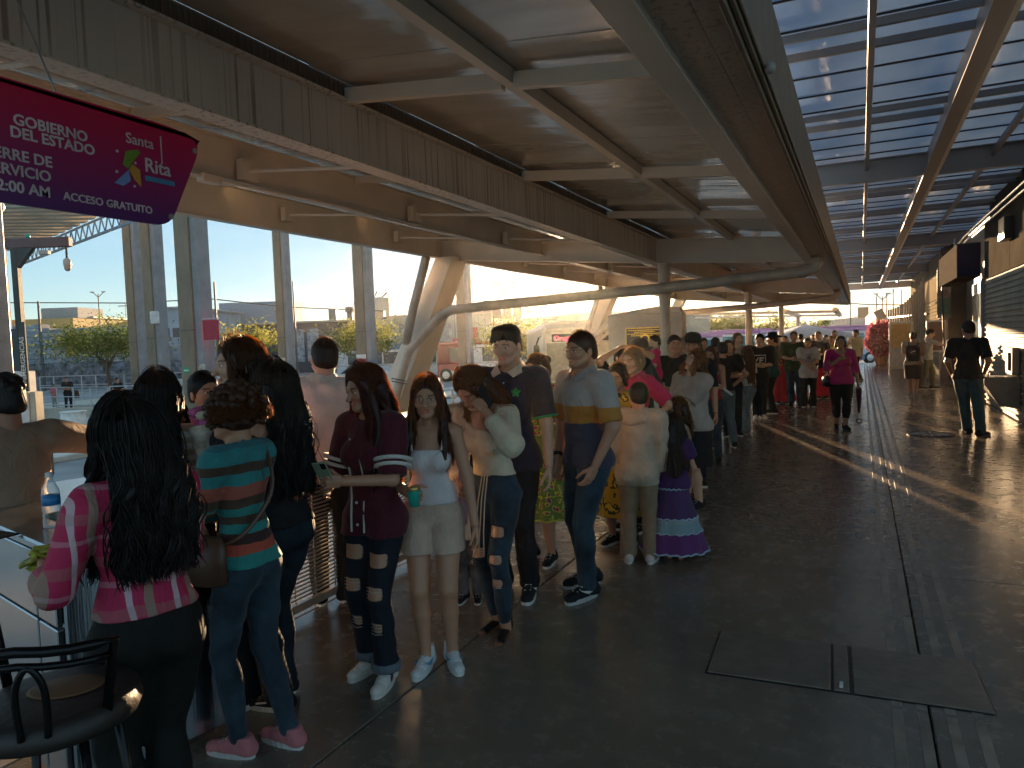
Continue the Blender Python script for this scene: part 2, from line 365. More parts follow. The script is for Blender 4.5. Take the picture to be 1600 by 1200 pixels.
# manhole cover
mh = MB(); mh.lathe([(.34, 0), (.34, .012), (.30, .014), (.3, .009), (.05, .009)], n=32)
mo = tag(mh.build('manhole_cover', DARKM, smooth=False), 'round dark iron manhole cover set in the walkway floor', 'manhole cover'); mo.location = (1.0, 13.3, .001)
ring = MB()
for k in range(12):
    t = k*math.pi/6; ring.box(.1, .26, -.012, .012, .009, .016, Matrix.Rotation(t, 4, 'Z'))
ring.build('tread_rib', GALV, mo)
tag(MB().bbox(-.004, .012, -.03, .03, 0, .006, .001).build('bottle_cap_litter', mat('litter', (.7, .68, .6), .5)), 'small pale scrap lying in the gap between the floor hatches', 'litter').location = (-.10, 3.70, .010)

def ibeam(mb, p0, p1, h, bf=.16, tf=.014, tw=.01):
    """p0,p1 on the bottom centre line"""
    p0, p1 = Vector(p0), Vector(p1); z = Vector((0, 0, 1))
    mb.bar(p0+z*tf/2, p1+z*tf/2, bf, tf); mb.bar(p0+z*(h-tf/2), p1+z*(h-tf/2), bf, tf)
    mb.bar(p0+z*h/2, p1+z*h/2, tw, h-2*tf-.001)

# ---- left canopy -------------------------------------------------
can = empty('platform_canopy', (0, 0, 0), 0, 'cream steel canopy with rust-stained beams and metal ceiling over the queue on the left', 'canopy')
YA, YB = -0.8, 34.8
def zroof(x): return 3.60+.105*(-3.35-x)
for (x, zb, h, m_) in ((-3.35, 3.05, .43, CREAMR), (-5.6, 3.38, .42, CREAM), (-7.85, 3.5, .5, CREAM)):
    mb = MB(); ibeam(mb, (x, YA, zb), (x, YB, zb), h, .15); mb.build('main_girder', m_, can)
MB().box(-3.33, -3.31, YA, YB, 3.482, 3.60).build('drip_closure', steel_paint('dark_drip_strip', (.16, .12, .09), .9), can)
rs = MB()
for k in range(260):
    y = 1.2+k*.05+rnd.uniform(-.012, .012); rs.box(-3.309, -3.303, y, y+.011, 3.49+rnd.uniform(0, .02), 3.585)
struct(rs.build('drip_rib', mat('rib_brown', (.20, .14, .10), .6), can), 'stuff')
# ceiling sheets, one per metre
for (xa, xb) in ((-3.30, -.60), (-5.6, -3.40), (-7.85, -5.65)):
    me = None
    for k in range(34):
        y0 = YA+k*1.17; dz = .004*(k % 2)
        mb = MB(); mb.add([(xa, 0, zroof(xa)+dz), (xb, 0, zroof(xb)+dz), (xb, 1.19, zroof(xb)+dz), (xa, 1.19, zroof(xa)+dz),
                           (xa, 0, zroof(xa)+dz+.05), (xb, 0, zroof(xb)+dz+.05), (xb, 1.19, zroof(xb)+dz+.05), (xa, 1.19, zroof(xa)+dz+.05)],
                          [(0, 3, 2, 1), (4, 5, 6, 7), (0, 1, 5, 4), (2, 3, 7, 6), (1, 2, 6, 5), (3, 0, 4, 7)])
        mb.build('ceiling_sheet', CEIL, can, loc=(0, y0, 0))
# purlins: one along the middle, cross ones every three metres
mb = MB(); mb.bar((-2.02, YA, zroof(-2.02)-.06), (-2.02, YB, zroof(-2.02)-.06), .07, .10); mb.build('purlin', CREAM, can)
FR = (13.1, 24.0, 34.4)
for y in (-1.5, 1.4, 4.29, 7.29, 10.2, 16, 18.7, 21.4, 27, 30, 32.2):
    for (a, b) in ((-3.34, -2.06), (-1.98, -.84)):
        mb = MB(); mb.bar((a, y, zroof(a)-.085), (b, y, zroof(b)-.085), .06, .10); mb.build('purlin', CREAM, can)
    for (a, b) in ((-5.55, -3.42), (-7.8, -5.66)):
        mb = MB(); mb.bar((a, y, zroof(a)-.07), (b, y, zroof(b)-.07), .06, .08); mb.build('purlin', CREAM, can)
        mb = MB(); mb.tube([(a, y+1.2, zroof(a)-.32), (b, y+1.2, zroof(b)-.32)], .018); mb.build('tie_rod', CREAM, can)
        MB().box(a-.0, a+.09, y+1.1, y+1.3, zroof(a)-.42, zroof(a)-.22).build('rod_bracket', CREAM, can)
for y in FR:
    mb = MB(); ibeam(mb, (-7.9, y, 3.47), (-3.36, y, 3.06), .40, .15); mb.build('frame_girder', CREAM, can)
    mb = MB(); ibeam(mb, (-3.34, y, 3.06), (-.86, y, 2.89), .42, .15); mb.build('frame_girder', CREAM, can)
# gutter beam and soffit along the right edge
BR = steel_paint('soffit_paint', (.58, .46, .35), .5, .3)
mb = MB(); mb.bbox(-.86, -.72, YA, YB, 2.90, 2.925, .004); mb.box(-.735, -.722, YA, YB, 2.926, 3.3); mb.build('gutter_channel', CREAM, can)
me0 = None
for k in range(14):
    y0 = YA+k*2.9; o = MB().bbox(-.716, -.56, y0+.004, min(y0+2.896, YB), 2.935, 2.96, .004).build('soffit_panel', BR, can)
    o = MB().bbox(-.556, -.455, y0+.004, min(y0+2.896, YB), 2.925, 2.96, .004).build('soffit_panel', BR, can)
mb = MB(); mb.bbox(-.45, -.425, YA, YB, 2.88, 3.38, .004); mb.bbox(-.421, -.40, YA, YB, 2.90, 3.36, .004); mb.bbox(-.396, -.384, YA, YB, 2.915, 3.34, .003); mb.build('gutter_fascia', mat('fascia_shade', (.22, .16, .11), .5), can)  # shade below the walkway roof is put into this dark brown
mb = MB(); mb.bar((-7.9, YB+.05, 3.75), (-.45, YB+.05, 3.05), .06, .42); mb.build('end_fascia', CREAM, can)
# round posts
for y in FR+(44.0,):
    zb = 3.05 if y < 40 else 2.6
    mb = MB(); mb.lathe([(.15, 0), (.15, .02), (.105, .02), (.105, zb-.02), (.15, zb-.02), (.15, zb)], (-3.2, y, 0), 20); mb.build('round_post', PIPE, can, smooth=False)
# leaning struts on the outer side
for y in FR:
    mb = MB(); d = [(-9.35, y, .0), (-7.62, y, 3.5)]
    v = []
    for (p, wx, wy) in ((d[0], .55, .42), (d[1], .42, .30)):
        for sx, sy in ((-1, -1), (1, -1), (1, 1), (-1, 1)): v.append((p[0]+sx*wx/2, p[1]+sy*wy, p[2]))
    mb.add(v, [(3, 2, 1, 0), (4, 5, 6, 7), (0, 1, 5, 4), (1, 2, 6, 5), (2, 3, 7, 6), (3, 0, 4, 7)]); mb.build('leaning_strut', CREAM, can)
    mb = MB(); mb.bar((-8.7, y, 1.3), (-7.4, y, 2.3), .10, .10); mb.build('strut_brace', CREAM, can) if y > 20 else None
# cable conduit on the outer girder
mb = MB(); mb.tube([(-5.5, y, 3.36+.012*math.sin(y*2.1)) for y in np.arange(0, 13, .5)], .016, 6); mb.build('conduit', CREAM, can)
MB().bbox(-5.56, -5.46, 4.9, 5.12, 3.30, 3.38, .008).build('junction_box', CREAM, can)
# drain pipes from the gutter
def drain(y, name_label, full=True):
    pts = [(-.62, y, 2.96), (-.62, y, 2.82), (-.68, y, 2.74), (-.80, y, 2.70), (-3.3, y-.1, 2.56), (-6.6, y-.2, 2.44), (-7.35, y-.25, 2.40), (-7.6, y-.25, 2.28), (-8.1, y-.25, 1.85), (-8.38, y-.25, 1.62), (-8.52, y-.25, 1.3), (-8.8, y-.25, .55), (-8.9, y-.25, .35), (-8.92, y-.25, .02)]
    mb = MB(); mb.tube(pts, .095, 14); o = mb.build('drain_pipe', PIPE, None, smooth=True); tag(o, name_label, 'pipe', 'drain pipes from the canopy gutter')
    mb = MB(); mb.tube([(-7.86, y-.25, 3.5), (-8.22, y-.25, 2.5), (-8.45, y-.25, 1.75)], .09, 12); mb.build('branch_pipe', PIPE, o, True)
    for p, q in (((-.80, y, 2.70), (-.9, y, 2.695)), ((-6.5, y-.2, 2.443), (-6.6, y-.2, 2.44)), ((-7.5, y-.25, 2.33), (-7.58, y-.25, 2.29)), ((-8.9, y-.25, .37), (-8.905, y-.25, .30))):
        mb = MB(); mb.tube([p, q], .108, 14); mb.build('pipe_collar', PIPE, o)
    mb = MB(); mb.bar((-1.9, y-.05, 2.6), (-1.9, y-.05, 3.3), .006, .006); mb.build('hanger_rod', GALV, o)
    for z in (1.0, 1.06):
        mb = MB(); mb.tube([(-8.75, y-.37, z), (-8.4, y-.37, z-.06)], .012, 6); mb.build('strap', DARKM, o)
drain(12.75, 'large cream drain pipe running below the canopy to the leaning strut, nearest of two')
drain(23.6, 'cream drain pipe under the canopy in front of the second leaning strut')

# far canopy beyond
mb = MB(); mb.bar((-9, 40, 2.95), (-1, 40, 2.72), .5, .12); mb.bar((-9, 44.5, 2.85), (-1, 44.5, 2.62), .5, .10)
mb.bar((-1.05, 36, 2.72), (-1.05, 45, 2.62), .2, .16); mb.bar((-3.2, 36, 2.75), (-3.2, 45, 2.68), .2, .16)
tag(mb.build('far_canopy', CREAM), 'low cream canopy frame beyond the end of the main canopy', 'canopy')

# ---- right roof of blue sheets ------------------------------------
rr = empty('walkway_roof', (0, 0, 0), 0, 'dark steel roof frame with translucent blue sheets over the walkway at right', 'roof')
XL, XR = -.75, 2.9
GY = (1.9, 12.7, 23.3, 33.8, 45.0)
for k in range(68):
    y0 = -1.0+k*.68
    MB().box(XL, XR, 0, .67, 4.42, 4.435).build('roof_sheet', POLY, rr, loc=(0, y0, .003*(k % 2)))
    MB().box(XL, XR, -.008, .008, 4.40, 4.418).build('sheet_seam', DARKM, rr, loc=(0, y0, 0))
for y in GY:
    if y < 2: continue
    mb = MB(); ibeam(mb, (XL, y, 4.0), (2.62, y, 4.0), .34, .14); mb.build('cross_girder', GREYST if y < 40 else CREAM, rr)  # end girder in cream: yellow sunlight on it put into the colour
y = -1.17
while y < 44:
    for dy in (0, .5):
        if min(abs(y+dy-g_) for g_ in GY) > .2:
            MB().bbox(XL, 2.6, y+dy-.022, y+dy+.022, 4.31, 4.385, .004).build('purlin', GREYST, rr)
    y += 2.78
for (x, w_, zb, m_) in ((.93, .16, 3.98, GREYST), (.10, .06, 4.18, GREYST), (1.75, .06, 4.18, GREYST)):
    if w_ > .1:
        mb = MB(); mb.box(x-.075, x+.075, -2, 45, zb, zb+.012); mb.box(x-.006, x+.006, -2, 45, zb+.012, zb+.40); mb.build('long_girder', m_, rr)
        MB().box(x+.077, x+.12, -2, 45, zb-.004, zb+.05).build('edge_angle', CREAM, rr)
    else: MB().bbox(x-w_/2, x+w_/2, -2, 45, zb, zb+.08, .004).build('long_purlin', m_, rr)
# small round loudspeaker on the gutter
ls = MB(); ls.lathe([(.008, 0), (.02, .01), (.026, .03), (.022, .05), (.012, .06)], n=16); o = tag(ls.build('loudspeaker', mat('speaker_grey', (.35, .33, .3), .5), smooth=True), 'small grey round lamp head fixed on the roof edge above the walkway', 'lamp'); o.location = (-.375, 3.6, 2.91); o.rotation_euler = (R(90), 0, R(20))

# ---- building on the right ----------------------------------------
bl = empty('station_building', (0, 0, 0), 0, 'station building on the right with ribbed metal siding, doorway and pillar', 'building')
SID = mat('ribbed_siding', (.27, .245, .205), .6, 0, spec=.1, var=.12, nscale=1.2, bump=.04, bscale=30)
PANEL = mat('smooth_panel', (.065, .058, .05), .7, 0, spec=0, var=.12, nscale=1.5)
def siding(y0, y1, x, z0, z1, m_, pitch=.105, amp=.022):
    n = int((z1-z0)/pitch); prof = []
    for k in range(n):
        z = z0+k*pitch
        prof += [(x, z), (x, z+pitch*.45), (x-amp, z+pitch*.6), (x-amp, z+pitch*.86)]
    prof.append((x, z1)); v = []; f = []
    for (a, z) in prof: v += [(a, y0, z), (a, y1, z)]
    for i in range(len(prof)-1): f.append((2*i, 2*i+1, 2*i+3, 2*i+2))
    mb = MB(); mb.add(v, f); return mb.build('ribbed_siding', m_, bl)
siding(7, 19.0, 2.48, .03, 2.72, SID)
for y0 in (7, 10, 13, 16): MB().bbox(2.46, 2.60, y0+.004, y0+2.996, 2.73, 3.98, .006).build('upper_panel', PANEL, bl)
MB().box(2.56, 9, 7, 19.0, ZR, 4.6).build('wall', PANEL, bl)
MB().box(3.05, 9, 19.01, 27.3, ZR, 4.6).build('wall', mat('recess_wall', (.11, .08, .055), .6), bl)
MB().box(2.56, 9, 27.31, 45, ZR, 4.6).build('wall', PANEL, bl)
SIDC = mat('lit_siding', (.23, .20, .15), .7, 0, spec=0, var=.1, nscale=1.5)  # same siding farther along, warm sunlight put into its colour
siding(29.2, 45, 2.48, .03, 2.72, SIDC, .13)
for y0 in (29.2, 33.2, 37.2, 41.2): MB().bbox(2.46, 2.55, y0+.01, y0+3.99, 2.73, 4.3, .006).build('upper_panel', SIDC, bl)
MB().bbox(2.33, 2.63, 27.4, 27.8, 0, 4.2, .01).build('pillar', mat('brown_pillar', (.13, .10, .085), .5), bl)
MB().bbox(2.40, 2.55, 19.02, 19.18, 0, 2.75, .01).build('door_jamb', GREYST, bl)
DB = mat('door_brown', (.20, .125, .075), .5)
MB().bbox(2.98, 3.04, 19.3, 21.6, .02, 2.55, .01).build('door', DB, bl)
MB().bbox(2.75, 3.04, 21.65, 21.9, .0, 2.8, .01).build('door_jamb', CREAM, bl)
MB().bbox(2.9, 3.04, 22.0, 24.6, .0, 2.9, .01).build('glazed_door', mat('cream_door', (.5, .46, .38), .4), bl)
for (a, b) in ((22.15, 23.2), (23.4, 24.45)): MB().box(2.885, 2.897, a, b, .9, 2.6).build('pane', mat('door_glass', (.25, .33, .36), .08, .3), bl)
# siding joints, trunking and lamp above
for k, z in enumerate((3.62, 3.70)):
    mb = MB(); mb.tube([(2.38-.05*k, y, z+.25*(1 if y > 1 else 1)) for y in (7, 12, 19)]+[(2.36-.05*k, 21, z+.22), (2.36-.05*k, 24.5, z+.1)], .022, 8); mb.build('conduit', GALV, bl)
MB().bbox(2.30, 2.44, 15.5, 16.1, 3.25, 3.65, .01).build('wall_lamp', DARKM, bl)
# window in siding near the right edge
MB().bbox(2.42, 2.47, 12.2, 14.2, 1.52, 2.22, .012).build('window_frame', CREAM, bl)
MB().box(2.405, 2.418, 12.32, 14.08, 1.62, 2.12).build('window_pane', mat('black_glass', (.01, .012, .014), .08), bl)
# sign box over the doorway
sb = empty('sign_box', (0, 0, 0), 0, 'boxy hanging sign with a dark blue end over the brown doorway', 'sign')
MB().bbox(2.0, 2.47, 19.6, 23.8, 2.85, 3.62, .01).build('cabinet', mat('sign_white', (.085, .075, .068), .7, spec=0), sb)
MB().bbox(2.02, 2.45, 19.57, 19.598, 2.88, 3.59, .004).build('end_panel', mat('navy', (.012, .012, .05), .5, spec=.2), sb)
mb = MB(); mb.tube([(2.2, 22, 4.0), (2.2, 22, 3.62)], .02); mb.build('hanger', GALV, sb)
# drinking fountain
FG = mat('fountain_grey', (.13, .12, .11), .4, .3)
df = empty('drinking_fountain', (2.45, 15.2, 0), 0, 'grey wall-mounted drinking fountain on the ribbed siding', 'drinking fountain')
MB().bbox(-.12, .0, -.32, .28, .84, 1.32, .02).build('back_panel', FG, df)
MB().bbox(-.16, -.121, -.18, .05, .92, 1.24, .01).build('cup_dispenser', mat('dk', (.08, .08, .08), .4), df)
mb = MB(); mb.prism([(0, .82), (-.52, .82), (-.52, .70), (-.30, .32), (0, .26)], .58, Matrix(((1, 0, 0, 0), (0, 0, 1, -.30), (0, 1, 0, 0), (0, 0, 0, 1)))); mb.build('basin', FG, df)
mb = MB(); mb.tube([(-.42, 0, .82), (-.42, 0, .88), (-.38, 0, .90)], .012); mb.build('spout', GALV, df)
# small yellow rack beside it
yr = empty('yellow_rack', (2.25, 18.2, 0), 0, 'small yellow wire rack standing against the siding', 'rack')
YM = mat('rack_yellow', (.45, .26, .05), .5)
for sx in (-.09, .09):
    for sy in (-.12, .12): MB().tube([(sx, sy, 0), (sx, sy, .75)], .014, 6).build('leg', YM, yr)
for z in (.2, .45, .7): MB().box(-.10, .10, -.13, .13, z, z+.02).build('shelf', YM, yr)
# advertising panel and portrait poster by the pillar
ad = empty('poster_panel', (2.30, 26.6, 0), 0, 'framed advertising poster with red print standing by the brown pillar', 'poster')
MB().bbox(-.42, .12, -.05, .03, .95, 1.95, .01).build('frame', CREAM, ad)
MB().box(-.38, .08, -.06, -.052, 1.0, 1.9).build('print', mat('poster_print', (.35, .10, .05), .5, var=.5, nscale=7, col2=(.12, .14, .12)), ad)
pp = empty('portrait_banner', (2.36, 25.6, 0), 0, 'tall pale banner showing a portrait above the framed poster', 'banner')
MB().bbox(-.26, .10, -.02, .02, 2.0, 3.5, .006).build('cloth', mat('banner_pale', (.18, .18, .16), .6, var=.3, nscale=3), pp)
mb = MB(); mb.lathe([(.01, 0), (.08, .03), (.11, .12), (.08, .23), (.01, .26)], n=14, M=Matrix.Translation((-.08, -.03, 2.62)) @ Matrix.Diagonal((1, .08, 1, 1))); mb.build('portrait_print', mat('print_brown', (.2, .12, .08), .6), pp, True)
mb = MB(); mb.box(-.22, .06, -.028, -.022, 2.12, 2.6); mb.build('portrait_print', mat('print_dark', (.08, .14, .09), .6), pp)
mb = MB(); mb.tube([(2.1, 24.2, 4.0), (2.12, 24.2, 2.4), (2.16, 24.2, 1.0), (2.16, 24.2, .6)], .022, 8); tag(mb.build('downpipe', DARKM, None, True), 'thin black pipe dropping from the roof beside the doorway', 'pipe')
# notice stand under the lit wall
ns = empty('notice_stand', (1.55, 35.5, 0), 0, 'white framed notice stand with an amber panel behind the backpack man', 'notice stand')
MB().bbox(-.45, .45, -.05, .05, .0, 2.05, .01).build('frame', mat('white_frame', (.5, .47, .42), .5), ns)
MB().box(-.36, .36, -.06, -.052, .9, 1.95).build('panel', mat('amber_panel', (.55, .33, .10), .5), ns)
# picket fence at the end
pf = empty('picket_fence', (0, 0, 0), 0, 'tall pale steel picket fence closing the end of the walkway', 'fence')
WM = mat('picket_white', (.25, .22, .18), .45)
for k in range(16):
    p = Vector((1.25+k*.02, 40.6, 0)).lerp(Vector((2.3, 33.8, 0)), k/15)
    mb = MB(); mb.tube([(p.x, p.y, 0), (p.x, p.y, 2.7+.012*k*k*.4)], .045, 8); mb.build('picket', WM, pf)
for z in (.4, 2.3): MB().bar((1.25, 40.6, z), (2.45, 33.8, z), .05, .06).build('rail', WM, pf)
for k in range(9):
    p = Vector((1.2, 41, 0)).lerp(Vector((-.2, 52, 0)), k/8) if False else Vector((.95+.03*k, 48-k*.8, ZR)); h_ = 3.2
    mb = MB(); mb.tube([(p.x, p.y, ZR), (p.x, p.y, ZR+h_), (p.x-.25, p.y, ZR+h_+.5)], .04, 6); mb.build('bent_picket', WM, pf)

# ---- white block with the plaque ----------------------------------
wb = empty('memorial_wall', (0, 0, 0), 0, 'pale rendered wall block with curved top carrying the black plaque', 'wall')
MB().bbox(-7.2, -4.85, 22.0, 22.5, 0, 2.46, .02).build('block', mat('render_white', (.46, .42, .38), .8, var=.06, bump=.1), wb)
mb = MB(); mb.prism([(-7.15, 2.461), (-4.9, 2.461), (-4.95, 2.62), (-5.6, 2.68), (-6.6, 2.56)], .42, Matrix(((1, 0, 0, 0), (0, 0, 1, 22.03), (0, 1, 0, 0), (0, 0, 0, 1)))); mb.build('coping', MATS['render_white'], wb)
pq = empty('plaque', (-6.62, 21.98, 0), 0, 'black plaque with gold frame and gold lettering on the pale wall', 'plaque')
GOLD = mat('gold_leaf', (.75, .5, .08), .3, .6)
MB().bbox(0, 1.22, -.02, .0, 1.0, 2.04, .004).build('frame', GOLD, pq)
MB().box(.025, 1.195, -.028, -.021, 1.025, 2.015).build('plate', mat('plaque_black', (.015, .012, .01), .35), pq)
MW = frame((1, 0, 0), (0, 0, 1), (0, -1, 0), (0, -.029, 0))
def T(x, z): return MW @ Matrix.Translation((x, z, 0))
text_mesh('lettering', 'Q', .42, T(.44, 1.54), GOLD, pq, .002, .012)
mb = MB(); mb.tube([MW @ Vector((.58+.03*k, 1.64+.035*math.sin(k*2.1), .003)) for k in range(13)], .012, 4); mb.tube([MW @ Vector((.60+.03*k, 1.55+.02*math.sin(k*.7), .003)) for k in range(11)], .01, 4); mb.build('lettering', GOLD, pq)
mb = MB()
for k, (a_, b_) in enumerate(((.08, 1.12), (.28, .92), (.06, 1.16), (.18, 1.04))):
    x = a_
    while x < b_:
        w_ = rnd.uniform(.02, .07); mb.box(x, min(x+w_, b_), -.032, -.0285, 1.945-.055*k, 1.97-.055*k); x += w_+.014
mb.build('worn_lettering', GOLD, pq)
# ================================================================== FAR SIDE OF THE STATION
def segM(p0, p1):
    """frame: origin p0, x towards p1 (level), y away, z up; returns matrix and length"""
    p0 = Vector(p0); p1 = Vector(p1); d = Vector((p1.x-p0.x, p1.y-p0.y, 0)); L_ = d.length; d.normalize()
    y = Vector((-d.y, d.x, 0)); return frame(d, y, (0, 0, 1), p0), L_
# concrete H columns of the tall roof
cols = ((308, 21.5, .78, 'thick concrete column with the pink banner and green exit plate'), (247, 30, .66, 'concrete column with a small white box, second from the left'),
        (217, 37, .72, 'leftmost slim concrete column beneath the far roof'), (447, 38, .66, 'concrete column left of the man in the white shirt'),
        (572, 31, .68, 'concrete column with a red and white band right of the man in the white shirt'), (727, 38, .66, 'concrete column behind the leaning strut and the young man'))
colo = []
for (px, d, w_, lab) in cols:
    p = spot(px, d, ZR); o = empty('concrete_column', p, R(6), lab, 'column', 'tall concrete columns of the far canopy')
    colo.append(o)
    MB().bbox(-w_/2, w_*.18, -.25, .25, 0, 11, .02).build('shaft', CONC, o)
    MB().bbox(w_*.182, w_/2, -.18, .32, 0, 11, .02).build('flange', CONCG, o)
    MB().bbox(-w_/2-.004, w_*.18+.004, -.254, .254, 3.3, 3.32, .002).build('pour_joint', mat('joint_dark', (.1, .09, .08), .9), o)
MB().bbox(.12, .42, -.44, -.19, 3.9, 4.4, .03).build('box', mat('box_white', (.7, .68, .66), .5), colo[1])
MB().bbox(-.32, -.06, -.262, -.256, 2.05, 2.22, .001).build('exit_plate', mat('exit_green', (.02, .35, .16), .5), colo[0])
mb = MB(); mb.box(-.28, -.10, -.266, -.263, 2.11, 2.15); mb.build('plate_print', mat('plate_white', (.8, .8, .8), .5), colo[0])
MB().box(.17, .46, -.20, -.185, 1.5, 2.3).build('notice', mat('paper', (.6, .52, .42), .8, var=.3, nscale=8), colo[0])
MB().bbox(-.345, .13, -.262, -.256, 1.98, 2.16, .001).build('band', mat('band_red', (.5, .06, .05), .5), colo[4])
MB().bbox(-.345, .13, -.262, -.256, 2.17, 2.34, .001).build('band', mat('band_white', (.75, .7, .66), .5), colo[4])
MB().box(-.2, .02, -.262, -.256, 1.35, 1.6).build('notice', MATS['paper'], colo[4])
MB().bbox(-.335, .12, -.262, -.256, 2.1, 2.25, .001).build('band', mat('band_worn', (.62, .5, .42), .6), colo[3])
# pink banner on the thick column
pb = empty('pink_banner', spot(332, 20.9, 0), R(6), 'small bright pink banner hanging from the thick concrete column', 'banner')
MB().bbox(-.27, .27, -.03, .03, zat(332, 531, 20.9), zat(332, 500, 20.9), .01).build('cloth', mat('hot_pink', (.42, .004, .045), .55), pb)
mb = MB(); mb.tube([(-.3, 0, zat(332, 498, 20.9)), (.3, 0, zat(332, 498, 20.9))], .02); mb.build('rod', GALV, pb)

# ---- far high roof at the upper left -------------------------------
fr = empty('far_roof', (0, 0, 0), 0, 'high pale ribbed roof with a lattice edge truss at upper left', 'roof')
FRM = mat('far_roof_sheet', (.52, .46, .38), .6, .1, var=.12, nscale=.6)
A, B = D(36, 412, 40), D(205, 347, 27)         # lower chord ends
A2, B2 = D(-260, 560, 46), D(-160, 330, 22)
for k in range(15):
    t0, t1 = k/15, (k+.5)/15
    for (u0, u1, dz) in ((t0, t1, 0), (t1, (k+1)/15, .22)):
        p = [A.lerp(B, u0), A.lerp(B, u1)]; q = [Vector((A.x-26, A.y-4, A.z+2)).lerp(Vector((B.x-26, B.y-4, B.z+2)), u) for u in (u0, u1)]
        up = Vector((0, 0, .7+dz)); th = Vector((0, 0, .08))
        mb = MB(); v = [p[0]+up, p[1]+up, q[1]+up, q[0]+up]; v += [a+th for a in v]
        mb.add(v, [(0, 3, 2, 1), (4, 5, 6, 7), (0, 1, 5, 4), (1, 2, 6, 5), (2, 3, 7, 6), (3, 0, 4, 7)])
        mb.build('roof_rib', FRM, fr)
mb = MB(); mb.tube([A, B], .06, 6); mb.tube([A+Vector((0, 0, .62)), B+Vector((0, 0, .62))], .05, 6); mb.build('chord', mat('truss_blue', (.25, .33, .42), .5), fr)
mb = MB()
for k in range(20):
    a = A.lerp(B, k/20)+Vector((0, 0, .62)); b = A.lerp(B, (k+.5)/20); c = A.lerp(B, (k+1)/20)+Vector((0, 0, .62)); mb.tube([a, b, c], .03, 5)
mb.build('lattice', MATS['truss_blue'], fr)
mb = MB(); mb.tube([A+Vector((-8, -1, 1.1)), B+Vector((-4, -3, 1.2))], .05, 6); mb.tube([A+Vector((-3, 2, 1.1)), A.lerp(B, .6)+Vector((-6, 0, 1.3))], .05, 6); mb.build('brace', FRM, fr)
# pole with round lamp
pl = empty('lamp_pole', spot(14, 16, ZR), 0, 'slim pale pole with a round white globe at far left', 'lamp post')
mb = MB(); mb.tube([(0, 0, 0), (0, 0, zat(14, 330, 16)-ZR)], .055, 10); mb.build('pole', WM, pl)
mb = MB(); r_ = .14; mb.lathe([(r_*math.sin(a), zat(14, 325, 16)-ZR+r_*math.cos(a)) for a in np.linspace(3.1, .04, 10)], n=16); mb.build('globe', mat('globe_white', (.8, .78, .74), .3), pl, True)
# grey mast at the very left edge
gm = empty('grey_mast', spot(-4, 9, 0), 0, 'tall pale grey square mast on the left edge of the view', 'mast')
MB().bbox(-.12, .12, -.12, .12, 0, 4.6, .01).build('shaft', mat('mast_grey', (.42, .43, .46), .5), gm)
# kiosk mast with arm and dome camera
km = empty('camera_mast', spot(28, 10.5, 0), R(-2), 'dark twin-post mast with emergency sign, cantilever arm and dome camera', 'mast')
DK = mat('mast_dark', (.045, .055, .06), .35, .3)
zt = zat(28, 388, 10.5)
M_, _ = segM((0, 0, 0), (math.cos(YAW), math.sin(YAW), 0))
def lb(n, m_, *a, **k):
    mb = MB(); mb.bbox(*a, k.get('c', .01), M_); return mb.build(n, m_, km)
lb('post', DK, -.16, -.08, -.05, .05, 0, zt); lb('post', DK, .03, .12, -.05, .05, 0, zt)
lb('arm', mat('arm_purple', (.10, .065, .075), .4), -.2, .90, -.05, .05, zt-.02, zt+.12)
mb = MB(); mb.prism([(.12, zt-.021), (.36, zt-.021), (.12, zt-.30)], .08, M_ @ Matrix(((1, 0, 0, 0), (0, 0, 1, -.04), (0, 1, 0, 0), (0, 0, 0, 1)))); mb.build('gusset', DK, km)
lb('sign_board', mat('sign_navy', (.02, .05, .07), .4), -.15, .10, -.09, -.055, 1.55, 2.15)
lb('sign_board', DK, .105, .20, -.10, -.06, 1.25, 2.25)
MT = M_ @ frame((0, 0, 1), (-1, 0, 0), (0, -1, 0), (.18, -.103, 1.42)); text_mesh('lettering', 'EMERGENCIAS', .095, MT, mat('letter_white', (.7, .7, .66), .5), km, .001, .01)
lb('cabinet', mat('cabinet_white', (.55, .58, .62), .4), -.28, .18, -.10, .1, .0, 1.54)
lb('cabinet_door', mat('door_cream', (.45, .42, .34), .4), .185, .27, -.08, .1, .75, 1.24)
lb('base', DK, .185, .36, -.06, .1, .0, .74)
mb = MB(); mb.tube([M_ @ Vector((.83, 0, zt-.02)), M_ @ Vector((.83, 0, zt-.2))], .016, 8); mb.build('camera_stem', DK, km)
mb = MB(); mb.lathe([(.02, 0), (.05, -.03), (.055, -.10), (.045, -.12), (.042, -.16), (.025, -.185), (.002, -.19)], tuple(M_ @ Vector((.83, 0, zt-.18))), 16); mb.build('dome_camera', mat('dome_grey', (.4, .4, .4), .3), km, True)
lb('floodlight', mat('flood_grey', (.35, .35, .36), .4), .44, .58, -.04, .04, zt-.12, zt-.06, c=.005)
mb = MB(); mb.lathe([(.035*math.sin(a), .035*math.cos(a)) for a in np.linspace(3.1, .04, 7)], tuple(M_ @ Vector((.28, 0, zt+.15))), 10); mb.build('beacon', mat('beacon_teal', (.0, .35, .3), .3), km, True)

